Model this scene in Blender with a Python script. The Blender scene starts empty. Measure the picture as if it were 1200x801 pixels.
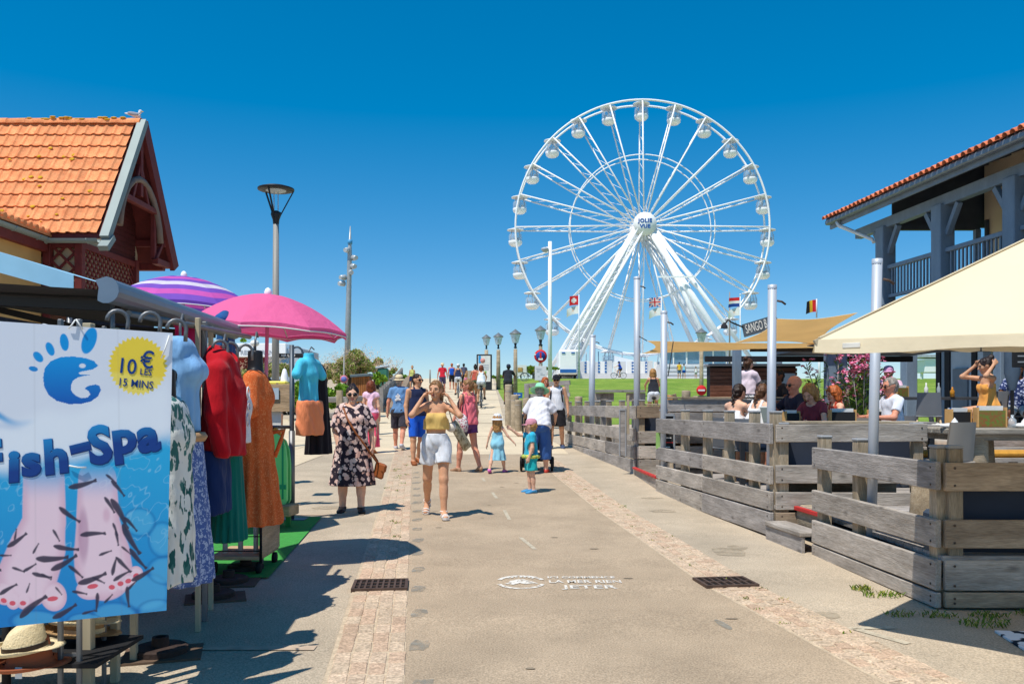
import bpy, bmesh, math, random
import numpy as np
from mathutils import Vector, Matrix
random.seed(7); np.random.seed(7)
SC = bpy.context.scene
COL = SC.collection
R_ = math.radians

# ------------------------------------------------------------------ camera, sky, sun
CAMZ = 1.5
cd = bpy.data.cameras.new('camera'); cam = bpy.data.objects.new('camera', cd); COL.objects.link(cam)
cam.location = (0, 0, CAMZ); cam.rotation_euler = (R_(90), 0, 0)
cd.sensor_width = 36; cd.lens = 30; cd.shift_y = 0.0621; cd.clip_start = 0.1; cd.clip_end = 9000
SC.camera = cam
SUN = Vector((0.29, 0.36, -1.0)).normalized()
EL = math.asin(-SUN.z); AZ = math.atan2(-SUN.x, -SUN.y)
W = bpy.data.worlds.new('World'); SC.world = W; W.use_nodes = True
nt = W.node_tree; bg = nt.nodes['Background']
sky = nt.nodes.new('ShaderNodeTexSky'); sky.sky_type = 'NISHITA'; sky.sun_disc = False
sky.sun_elevation = EL; sky.sun_rotation = AZ % (2*math.pi); sky.altitude = 0; sky.air_density = 0.9
sky.dust_density = 0.0; sky.ozone_density = 8.0
hs = nt.nodes.new('ShaderNodeHueSaturation'); hs.inputs['Saturation'].default_value = 1.33
hs.inputs['Hue'].default_value = 0.499; hs.inputs['Value'].default_value = 1.26
nt.links.new(sky.outputs[0], hs.inputs['Color']); gn = nt.nodes.new('ShaderNodeGamma'); gn.inputs[1].default_value = 0.8; nt.links.new(hs.outputs[0], gn.inputs[0]); nt.links.new(gn.outputs[0], bg.inputs['Color'])
bg.inputs['Strength'].default_value = 0.15
sl = bpy.data.lights.new('sun', 'SUN'); sl.energy = 4.6; sl.angle = R_(0.53); sl.color = (1, 0.95, 0.87)
so = bpy.data.objects.new('sun', sl); COL.objects.link(so); so.rotation_euler = SUN.to_track_quat('-Z', 'Y').to_euler()
so.location = (0, 0, 60)
SC.view_settings.view_transform = 'Standard'; SC.view_settings.look = 'None'
SC.view_settings.exposure = 0.0; SC.view_settings.gamma = 1.0
SC.render.engine = 'CYCLES'
SC.cycles.max_bounces = 6; SC.cycles.transparent_max_bounces = 12

def at(x, y, Y):                      # a point of the street seen at photo pixel x, y and Y metres away
    return Vector(((x-600)*Y/1000, Y, CAMZ+(475-y)*Y/1000))

# ------------------------------------------------------------------ materials
def lin(v):
    v /= 255.0
    return v/12.92 if v <= .04045 else ((v+.055)/1.055)**2.4
def C(r, g, b): return (lin(r), lin(g), lin(b))
MATS = {}
def mat(name, col, rough=.7, var=.1, vs=5.0, bump=0.0, bs=50.0, metal=0.0, spec=.35, stretch=None, rnd=0.0,
        col2=None, trans=0.0, alpha=1.0, sheen=0.0, emit=None, fine=0.0, transl=0.0, stain=0.0, bd=.01):
    if name in MATS: return MATS[name]
    m = bpy.data.materials.new(name); m.use_nodes = True; MATS[name] = m
    n = m.node_tree.nodes; l = m.node_tree.links; p = n['Principled BSDF']
    p.inputs['Roughness'].default_value = rough; p.inputs['Metallic'].default_value = metal
    p.inputs['Specular IOR Level'].default_value = spec
    if trans: p.inputs['Transmission Weight'].default_value = trans
    if alpha < 1: p.inputs['Alpha'].default_value = alpha
    if sheen: p.inputs['Sheen Weight'].default_value = sheen
    if emit: p.inputs['Emission Color'].default_value = (*col, 1); p.inputs['Emission Strength'].default_value = emit
    tc = n.new('ShaderNodeTexCoord'); mp = n.new('ShaderNodeMapping'); l.new(tc.outputs['Object'], mp.inputs['Vector'])
    if stretch: mp.inputs['Scale'].default_value = stretch
    oi = None
    if rnd:
        oi = n.new('ShaderNodeObjectInfo'); mu = n.new('ShaderNodeMath'); mu.operation = 'MULTIPLY'; mu.inputs[1].default_value = 37
        l.new(oi.outputs['Random'], mu.inputs[0]); cb = n.new('ShaderNodeCombineXYZ')
        for i in range(3): l.new(mu.outputs[0], cb.inputs[i])
        l.new(cb.outputs[0], mp.inputs['Location'])
    nz = n.new('ShaderNodeTexNoise'); nz.inputs['Scale'].default_value = vs; nz.inputs['Detail'].default_value = 5
    l.new(mp.outputs[0], nz.inputs['Vector'])
    mx = n.new('ShaderNodeMix'); mx.data_type = 'RGBA'
    rm = n.new('ShaderNodeMapRange'); rm.inputs[1].default_value = .3; rm.inputs[2].default_value = .7
    l.new(nz.outputs['Fac'], rm.inputs[0]); l.new(rm.outputs[0], mx.inputs[0])
    a = [min(1, max(0, x*(1-var))) for x in col]; b = [min(1, x*(1+var)) for x in (col2 or col)]
    if col2: a = list(col); b = list(col2)
    mx.inputs[6].default_value = (*a, 1); mx.inputs[7].default_value = (*b, 1)
    out = mx.outputs[2]
    if fine:
        n2 = n.new('ShaderNodeTexNoise'); n2.inputs['Scale'].default_value = bs; n2.inputs['Detail'].default_value = 3
        l.new(mp.outputs[0], n2.inputs['Vector'])
        r2 = n.new('ShaderNodeMapRange'); r2.inputs[1].default_value = .3; r2.inputs[2].default_value = .7
        r2.inputs[3].default_value = 1-fine; r2.inputs[4].default_value = 1+fine; l.new(n2.outputs['Fac'], r2.inputs[0])
        vm = n.new('ShaderNodeVectorMath'); vm.operation = 'SCALE'; l.new(out, vm.inputs[0]); l.new(r2.outputs[0], vm.inputs['Scale']); out = vm.outputs[0]
    if stain:
        n4 = n.new('ShaderNodeTexNoise'); n4.inputs['Scale'].default_value = 1.7; n4.inputs['Detail'].default_value = 9; n4.inputs['Roughness'].default_value = .65; l.new(tc.outputs['Object'], n4.inputs['Vector'])
        r4 = n.new('ShaderNodeMapRange'); r4.inputs[1].default_value = .35; r4.inputs[2].default_value = .62; r4.inputs[3].default_value = 1-stain; r4.inputs[4].default_value = 1+stain*.5; l.new(n4.outputs['Fac'], r4.inputs[0])
        vm = n.new('ShaderNodeVectorMath'); vm.operation = 'SCALE'; l.new(out, vm.inputs[0]); l.new(r4.outputs[0], vm.inputs['Scale']); out = vm.outputs[0]
    if rnd:
        r3 = n.new('ShaderNodeMapRange'); r3.inputs[3].default_value = 1-rnd; r3.inputs[4].default_value = 1+rnd
        l.new(oi.outputs['Random'], r3.inputs[0])
        vm = n.new('ShaderNodeVectorMath'); vm.operation = 'SCALE'; l.new(out, vm.inputs[0]); l.new(r3.outputs[0], vm.inputs['Scale']); out = vm.outputs[0]
    l.new(out, p.inputs['Base Color'])
    if bump:
        n3 = n.new('ShaderNodeTexNoise'); n3.inputs['Scale'].default_value = bs; n3.inputs['Detail'].default_value = 4
        l.new(mp.outputs[0], n3.inputs['Vector'])
        bp = n.new('ShaderNodeBump'); bp.inputs['Strength'].default_value = bump; bp.inputs['Distance'].default_value = bd
        l.new(n3.outputs['Fac'], bp.inputs['Height']); l.new(bp.outputs[0], p.inputs['Normal'])
    if transl:
        tb = n.new('ShaderNodeBsdfTranslucent'); ms = n.new('ShaderNodeMixShader'); ms.inputs[0].default_value = transl; l.new(out, tb.inputs[0]); l.new(p.outputs[0], ms.inputs[1]); l.new(tb.outputs[0], ms.inputs[2]); l.new(ms.outputs[0], n['Material Output'].inputs[0])
    return m
def cloth(name, col, var=.12, bump=.7, vs=9, **k): return mat(name, col, rough=.9, var=var, vs=vs, bump=bump, bs=13, spec=.1, sheen=.1, stretch=(1, 1, .3), bd=.03, **k)
def pattern(name, base, spots, scale=14, thr=.45, base2=None, kind='F1', rough=.85, stretch=None, mix2=None):
    """printed fabric: blossoms / leaves / flecks by Voronoi cells"""
    if name in MATS: return MATS[name]
    m = mat(name, base, rough=rough, var=.1, vs=10, bump=.6, bs=12, spec=.1, stretch=stretch or (1, 1, .3), bd=.03)
    n = m.node_tree.nodes; l = m.node_tree.links; p = n['Principled BSDF']
    old = p.inputs['Base Color'].links[0].from_socket
    tc = n.new('ShaderNodeTexCoord'); mp = n.new('ShaderNodeMapping'); l.new(tc.outputs['Object'], mp.inputs['Vector'])
    if stretch: mp.inputs['Scale'].default_value = stretch
    nz = n.new('ShaderNodeTexNoise'); nz.inputs['Scale'].default_value = scale*1.5
    l.new(mp.outputs[0], nz.inputs['Vector'])
    ad = n.new('ShaderNodeMix'); ad.data_type = 'VECTOR'; ad.inputs[0].default_value = .06; l.new(mp.outputs[0], ad.inputs[4]); l.new(nz.outputs['Color'], ad.inputs[5])
    vo = n.new('ShaderNodeTexVoronoi'); vo.inputs['Scale'].default_value = scale; l.new(ad.outputs[1], vo.inputs['Vector'])
    ls = n.new('ShaderNodeMapRange'); ls.inputs[1].default_value = thr+.05; ls.inputs[2].default_value = thr-.03
    l.new(vo.outputs['Distance'], ls.inputs[0])
    mx = n.new('ShaderNodeMix'); mx.data_type = 'RGBA'; l.new(ls.outputs[0], mx.inputs[0]); l.new(old, mx.inputs[6])
    sp = n.new('ShaderNodeMix'); sp.data_type = 'RGBA'; sx = n.new('ShaderNodeSeparateColor'); l.new(vo.outputs['Color'], sx.inputs[0]); l.new(sx.outputs[0], sp.inputs[0])
    sp.inputs[6].default_value = (*spots, 1); sp.inputs[7].default_value = (*(mix2 or spots), 1)
    l.new(sp.outputs[2], mx.inputs[7]); l.new(mx.outputs[2], p.inputs['Base Color'])
    return m

# ------------------------------------------------------------------ objects
def tag(o, label=None, cat=None, group=None, kind=None):
    if label: o['label'] = label
    if cat: o['category'] = cat
    if group: o['group'] = group
    if kind: o['kind'] = kind
    return o
def wm(o):
    m = o.matrix_basis.copy()
    return wm(o.parent) @ m if o.parent else m
def thing(name, label, cat, loc=(0, 0, 0), rz=0.0, group=None):
    o = bpy.data.objects.new(name, None); o.empty_display_size = .2; COL.objects.link(o)
    o.location = loc; o.rotation_euler = (0, 0, rz)
    return tag(o, label, cat, group)
def link(name, me, parent=None, M=None, kind=None):
    o = bpy.data.objects.new(name, me); COL.objects.link(o)
    if parent is not None: o.parent = parent
    if M is not None: o.matrix_basis = (wm(parent).inverted() @ M) if parent is not None else M
    if kind: o['kind'] = kind
    return o
def tree_copy(o, parent=None):
    c = o.copy(); COL.objects.link(c)
    if parent is not None: c.parent = parent
    for ch in list(o.children): tree_copy(ch, c)
    return c
def mesh_np(V, F, mats=(), mi=None, smooth=False, name='m'):
    """V (n,3), F (m,3|4) arrays"""
    me = bpy.data.meshes.new(name); V = np.asarray(V, np.float32); F = np.asarray(F, np.int32); k = F.shape[1]
    me.vertices.add(len(V)); me.vertices.foreach_set('co', V.ravel())
    me.loops.add(F.size); me.loops.foreach_set('vertex_index', F.ravel())
    me.polygons.add(len(F)); me.polygons.foreach_set('loop_start', np.arange(0, F.size, k, dtype=np.int32))
    try: me.polygons.foreach_set('loop_total', np.full(len(F), k, np.int32))
    except Exception: pass
    for m in mats: me.materials.append(m)
    if mi is not None: me.polygons.foreach_set('material_index', np.asarray(mi, np.int32))
    me.polygons.foreach_set('use_smooth', np.full(len(F), bool(smooth)))
    me.update(calc_edges=True); return me
def frame(d, up=(0, 0, 1)):
    """rotation whose x axis is d, z as near to up as can be"""
    x = Vector(d).normalized(); u = Vector(up)
    y = u.cross(x)
    if y.length < 1e-4: y = Vector((0, 1, 0)).cross(x)
    y.normalize(); z = x.cross(y)
    return Matrix((x, y, z)).transposed()
def rotz(a): return Matrix.Rotation(a, 3, 'Z')
def M4(loc, R=None): return Matrix.Translation(Vector(loc)) @ (R.to_4x4() if R is not None else Matrix.Identity(4))

class MB:
    """collects shapes into one mesh"""
    def __init__(s): s.v = []; s.f = []; s.m = []; s.sm = []
    def add(s, V, F, mi=0, smooth=False):
        b = len(s.v); s.v += [tuple(v) for v in V]; s.f += [tuple(i+b for i in f) for f in F]
        s.m += [mi]*len(F); s.sm += [smooth]*len(F); return s
    def box(s, c, size, R=None, mi=0, bev=0.0, taper=1.0):
        hx, hy, hz = [x/2 for x in size]; c = Vector(c); V = []
        if bev:
            bm = bmesh.new(); bmesh.ops.create_cube(bm, size=1)
            for v in bm.verts: v.co = Vector((v.co.x*size[0], v.co.y*size[1], v.co.z*size[2]))
            bmesh.ops.bevel(bm, geom=bm.edges[:], offset=bev, segments=1, affect='EDGES')
            V = [v.co.copy() for v in bm.verts]; F = [[v.index for v in f.verts] for f in bm.faces]; bm.free()
        else:
            for z, t in ((-hz, 1), (hz, taper)):
                for x, y in ((-hx, -hy), (hx, -hy), (hx, hy), (-hx, hy)): V.append(Vector((x*t, y*t, z)))
            F = [(3, 2, 1, 0), (4, 5, 6, 7), (0, 1, 5, 4), (1, 2, 6, 5), (2, 3, 7, 6), (3, 0, 4, 7)]
        if R is not None: V = [R @ v for v in V]
        return s.add([v+c for v in V], F, mi)
    def bar(s, a, b, w, h, mi=0, up=(0, 0, 1), bev=0.0):
        a = Vector(a); b = Vector(b); return s.box((a+b)/2, ((b-a).length, w, h), frame(b-a, up), mi, bev)
    def tube(s, pts, r, n=8, mi=0, cap=True, smooth=True, closed=False):
        pts = [Vector(p) for p in pts]; N = len(pts); rs = r if isinstance(r, (list, tuple)) else [r]*N
        V = []; F = []; prev = None
        for i, p in enumerate(pts):
            if closed: d = pts[(i+1) % N]-pts[i-1]
            else: d = pts[min(i+1, N-1)]-pts[max(i-1, 0)]
            d.normalize()
            if prev is None:
                u = d.cross(Vector((0, 0, 1)));
                if u.length < 1e-3: u = d.cross(Vector((1, 0, 0)))
            else: u = prev-d*prev.dot(d)
            u.normalize(); prev = u; w = d.cross(u)
            for k in range(n):
                a = 2*math.pi*k/n; V.append(p+(u*math.cos(a)+w*math.sin(a))*rs[i])
        for i in range(N if closed else N-1):
            j = (i+1) % N
            for k in range(n):
                k2 = (k+1) % n; F.append((i*n+k, i*n+k2, j*n+k2, j*n+k))
        s.add(V, F, mi, smooth)
        if cap and not closed:
            b = len(s.v)-len(V); s.f += [tuple(b+k for k in range(n-1, -1, -1)), tuple(b+(N-1)*n+k for k in range(n))]; s.m += [mi]*2; s.sm += [False]*2
        return s
    def lathe(s, prof, c=(0, 0, 0), n=16, mi=0, R=None, sx=1.0, sy=1.0, smooth=True, fold=None):
        """prof: (r, z) list"""
        V = []; F = []; c = Vector(c)
        for i, (r, z) in enumerate(prof):
            for k in range(n):
                a = 2*math.pi*k/n; rr = r
                if fold: rr = r*(1+fold[1]*math.cos(fold[0]*a)*(i/(len(prof)-1)))
                v = Vector((rr*math.cos(a)*sx, rr*math.sin(a)*sy, z)); V.append((R @ v if R is not None else v)+c)
        for i in range(len(prof)-1):
            for k in range(n):
                k2 = (k+1) % n; F.append((i*n+k, i*n+k2, (i+1)*n+k2, (i+1)*n+k))
        return s.add(V, F, mi, smooth)
    def ell(s, c, r, R=None, n=10, mi=0):
        pr = [(math.sin(math.pi*i/n), -math.cos(math.pi*i/n)) for i in range(n+1)]
        V = []; F = []; c = Vector(c); m = n+2
        for (a, z) in pr:
            for k in range(m):
                t = 2*math.pi*k/m; v = Vector((a*math.cos(t)*r[0], a*math.sin(t)*r[1], z*r[2])); V.append((R @ v if R is not None else v)+c)
        for i in range(n):
            for k in range(m):
                k2 = (k+1) % m; F.append((i*m+k, i*m+k2, (i+1)*m+k2, (i+1)*m+k))
        return s.add(V, F, mi, True)
    def prism(s, poly, a, b, mi=0):
        """poly: list of 3D points extruded by vector b-a"""
        d = Vector(b)-Vector(a); P = [Vector(p) for p in poly]; n = len(P)
        V = P+[p+d for p in P]; F = [tuple(range(n-1, -1, -1)), tuple(range(n, 2*n))]+[(i, (i+1) % n, n+(i+1) % n, n+i) for i in range(n)]
        return s.add(V, F, mi)
    def sheet(s, rows, mi=0, smooth=True):
        """rows of points -> grid"""
        n = len(rows[0]); V = [p for r in rows for p in r]
        F = [(i*n+k, i*n+k+1, (i+1)*n+k+1, (i+1)*n+k) for i in range(len(rows)-1) for k in range(n-1)]
        return s.add(V, F, mi, smooth)
    def mesh(s, mats, off=None, Mi=None):
        me = bpy.data.meshes.new('m')
        V = s.v
        if Mi is not None: V = [tuple(Mi @ Vector(v)) for v in V]
        me.from_pydata(V, [], s.f)
        for m in (mats if isinstance(mats, (list, tuple)) else [mats]): me.materials.append(m)
        me.polygons.foreach_set('material_index', s.m); me.polygons.foreach_set('use_smooth', s.sm); me.update(); return me
    def build(s, name, mats, parent=None, kind=None, label=None, local=False):
        """vertices in world coordinates (or the parent's own when local)"""
        if parent is not None:
            me = s.mesh(mats, Mi=None if local else wm(parent).inverted()); o = link(name, me, parent)
        else:
            V = np.array(s.v); lo = V.min(0); hi = V.max(0); c = Vector(((lo[0]+hi[0])/2, (lo[1]+hi[1])/2, lo[2]))
            if kind in ('structure',): c = Vector((0, 0, 0))
            me = s.mesh(mats, Mi=Matrix.Translation(-c)); o = link(name, me); o.location = c
        if kind: o['kind'] = kind
        if label: o['label'] = label
        return o
_box = {}
def piece(name, a, b, w, h, m, parent=None, up=(0, 0, 1), bev=.004, jit=0.0):
    """a board from a to b: own local frame, length on x, shared mesh for equal sizes"""
    a = Vector(a); b = Vector(b); L = (b-a).length; key = (round(L, 3), round(w, 4), round(h, 4), m.name, bev)
    if key not in _box: _box[key] = MB().box((0, 0, 0), (L, w, h), bev=bev).mesh(m)
    R = frame(b-a, up)
    if jit: R = R @ Matrix.Rotation(random.uniform(-jit, jit), 3, 'X') @ Matrix.Rotation(random.uniform(-jit, jit)*.3, 3, 'Z')
    return link(name, _box[key], parent, M4((a+b)/2, R))
def text(body, size, Mw, m, parent, name='lettering', depth=.002, bold=0.0, shear=0.0, ax='CENTER', ay='CENTER', space=1.0, sx=1.0, label=None, kind=None):
    cu = bpy.data.curves.new('t', 'FONT'); cu.body = body; cu.size = size; cu.extrude = depth; cu.offset = bold; cu.shear = shear
    cu.align_x = ax; cu.align_y = ay; cu.space_character = space; cu.resolution_u = 3
    o = bpy.data.objects.new('t', cu); COL.objects.link(o); me = bpy.data.meshes.new_from_object(o); bpy.data.objects.remove(o); bpy.data.curves.remove(cu)
    if sx != 1:
        for v in me.vertices: v.co.x *= sx
    me.materials.clear(); me.materials.append(m)
    r = link(name, me, parent, Mw)
    if label: r['label'] = label
    if kind: r['kind'] = kind
    return r

# ------------------------------------------------------------------ ground profile: the street is level, then climbs to the bluff
GP = [(-60, .05), (0, .05), (5, .08), (8, .11), (11, .14), (14, .24), (17, .34), (20, .42), (22, .5), (26, .76), (30, 1.0), (40, 1.56), (50, 2.12), (56, 2.45), (64, 3.05), (72, 3.72), (80, 3.98), (95, 4.5), (110, 4.7), (135, 4.75)]
def g(Y): return float(np.interp(Y, [p[0] for p in GP], [p[1] for p in GP]))
def G(x, y, dz=0.0): return Vector((x, y, g(y)+dz))
def on(x, Y): return Vector(((x-600)*Y/1000, Y, g(Y)))          # foot of something seen at column x, Y metres away
# ------------------------------------------------------------------ figures: one continuous skin per body, grown from a distance field
class Field:
    def __init__(s, lo, hi, h):
        s.lo = np.array(lo, float); s.h = h; n = np.ceil((np.array(hi)-s.lo)/h).astype(int)+1; s.n = n
        s.ax = [s.lo[i]+h*np.arange(n[i]) for i in range(3)]; s.f = np.full(n, 9.0, np.float32)
    def sl(s, a, b, pad):
        lo = np.minimum(a, b)-pad; hi = np.maximum(a, b)+pad
        i0 = np.clip(np.floor((lo-s.lo)/s.h).astype(int), 0, s.n); i1 = np.clip(np.ceil((hi-s.lo)/s.h).astype(int)+1, 0, s.n)
        return tuple(slice(i0[i], i1[i]) for i in range(3))
    def pts(s, q): return np.stack(np.meshgrid(*[s.ax[i][q[i]] for i in range(3)], indexing='ij'), -1)
    def dist(s, q, a, b, r1, r2, flat, R, fold=None):
        P = s.pts(q); ab = b-a; L = ab @ ab
        d = P-a
        t = np.clip((d @ ab)/L, 0, 1) if L > 1e-9 else np.zeros(P.shape[:3])
        d = d-t[..., None]*ab
        if R is not None: d = d @ R
        if flat is not None: d = d/np.array(flat)
        rr = r1+(r2-r1)*t
        if fold is not None:
            th = np.arctan2(d[..., 1], d[..., 0]); rr = rr+fold[1]*t*np.cos(fold[0]*th+fold[2])
        return (np.sqrt((d*d).sum(-1))-rr)*(min(flat) if flat is not None else 1)
    def add(s, a, b, r1, r2=None, k=.02, flat=None, R=None, fold=None):
        a = np.array(a, float); b = np.array(b, float); r2 = r1 if r2 is None else r2
        fm = max(flat) if flat is not None else 1
        q = s.sl(a, b, max(r1, r2)*fm*1.1+k+2.5*s.h+(fold[1] if fold else 0))
        if any(x.stop <= x.start for x in q): return s
        d = s.dist(q, a, b, r1, r2, flat, R, fold); f = s.f[q]
        hh = np.maximum(k-np.abs(f-d), 0)/k; s.f[q] = np.minimum(f, d)-hh*hh*k*.25
        return s
    def cut(s, a, b, r1, r2=None, flat=None, R=None):
        a = np.array(a, float); b = np.array(b, float); r2 = r1 if r2 is None else r2
        fm = max(flat) if flat is not None else 1
        q = s.sl(a, b, max(r1, r2)*fm*1.1+3*s.h)
        if any(x.stop <= x.start for x in q): return s
        s.f[q] = np.maximum(s.f[q], -s.dist(q, a, b, r1, r2, flat, R)); return s
    def clip(s, p, n):           # keep the side the normal points away from
        P = s.pts((slice(None),)*3); s.f = np.maximum(s.f, ((P-np.array(p)) @ np.array(n)).astype(np.float32)); return s
    def wave(s, amp, sc, seed=0):
        P = s.pts((slice(None),)*3)*sc; x, y, z = P[..., 0], P[..., 1], P[..., 2]
        s.f = s.f+amp*(np.sin(x*1.3+z*.7+seed)*np.sin(y*1.1-z*.5+seed*2)+.5*np.sin(x*2.7-y*1.9+z*1.7+seed)); return s
    def net(s):
        f = s.f; n = np.array(f.shape)-1; sg = f < 0
        cs = np.zeros(n, np.int8)
        for dx in (0, 1):
            for dy in (0, 1):
                for dz in (0, 1): cs += sg[dx:dx+n[0], dy:dy+n[1], dz:dz+n[2]]
        I = np.argwhere((cs > 0) & (cs < 8))
        if len(I) == 0: return np.zeros((0, 3)), np.zeros((0, 4), int)
        co = [(x, y, z) for x in (0, 1) for y in (0, 1) for z in (0, 1)]
        val = np.stack([f[I[:, 0]+c[0], I[:, 1]+c[1], I[:, 2]+c[2]] for c in co], 1)
        acc = np.zeros((len(I), 3)); cnt = np.zeros(len(I))
        for i in range(8):
            for j in range(i+1, 8):
                d = np.abs(np.array(co[i])-co[j])
                if d.sum() != 1: continue
                a = val[:, i]; b = val[:, j]; m = (a < 0) != (b < 0)
                t = np.where(m, a/np.where(m, a-b, 1), 0)
                acc += np.where(m[:, None], np.array(co[i])+t[:, None]*(np.array(co[j])-co[i]), 0); cnt += m
        V = s.lo+s.h*(I+acc/cnt[:, None])
        idx = np.full(n, -1, np.int64); idx[I[:, 0], I[:, 1], I[:, 2]] = np.arange(len(I))
        Q = []
        for ax in range(3):
            u, w = (ax+1) % 3, (ax+2) % 3
            A = [slice(None)]*3; B = [slice(None)]*3; A[ax] = slice(0, -1); B[ax] = slice(1, None)
            ch = sg[tuple(A)] != sg[tuple(B)]; E = np.argwhere(ch)
            ok = (E[:, u] > 0) & (E[:, w] > 0) & (E[:, u] < n[u]) & (E[:, w] < n[w]); E = E[ok]
            def cell(du, dw):
                e = E.copy(); e[:, u] -= du; e[:, w] -= dw; return idx[e[:, 0], e[:, 1], e[:, 2]]
            q = np.stack([cell(1, 1), cell(0, 1), cell(0, 0), cell(1, 0)], 1)
            ins = sg[E[:, 0], E[:, 1], E[:, 2]]
            q[~ins] = q[~ins][:, ::-1]; Q.append(q)
        Q = np.concatenate(Q); Q = Q[(Q >= 0).all(1)]
        return V, Q
    def mesh(s, m, name='m'):
        V, Q = s.net(); return mesh_np(V, Q, [m], None, True)

SKIN = {'light': C(226, 178, 150), 'tan': C(214, 160, 124), 'pale': C(232, 190, 168), 'dark': C(120, 76, 52), 'red': C(218, 150, 122)}
def skin_mat(k):
    n = 'skin_'+k
    if n in MATS: return MATS[n]
    m = mat(n, SKIN[k], rough=.6, var=.09, vs=9, bump=.15, bs=40, spec=.25, fine=.06)
    p = m.node_tree.nodes['Principled BSDF']; p.inputs['Subsurface Weight'].default_value = .12
    p.inputs['Subsurface Radius'].default_value = (.02, .008, .005); return m
EYEW = mat('eye_white', C(196, 184, 174), rough=.4); DARK = mat('eye_dark', C(45, 32, 25), rough=.4)
LIPS = mat('lips', C(178, 98, 90), rough=.45); LENS = mat('dark_lens', C(16, 15, 17), rough=.3, spec=.4, var=0)
HAIRC = {'brown': C(84, 54, 34), 'dark': C(42, 28, 22), 'blond': C(176, 130, 76), 'auburn': C(120, 58, 30), 'black': C(24, 20, 20),
         'light': C(170, 124, 70), 'grey': C(150, 140, 130), 'ginger': C(176, 92, 40), 'darkblond': C(140, 100, 60)}
def hair_mat(k): return mat('hair_'+k, HAIRC[k], rough=.5, var=.45, vs=45, bump=.9, bs=45, spec=.35, stretch=(1, 1, .25))

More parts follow.
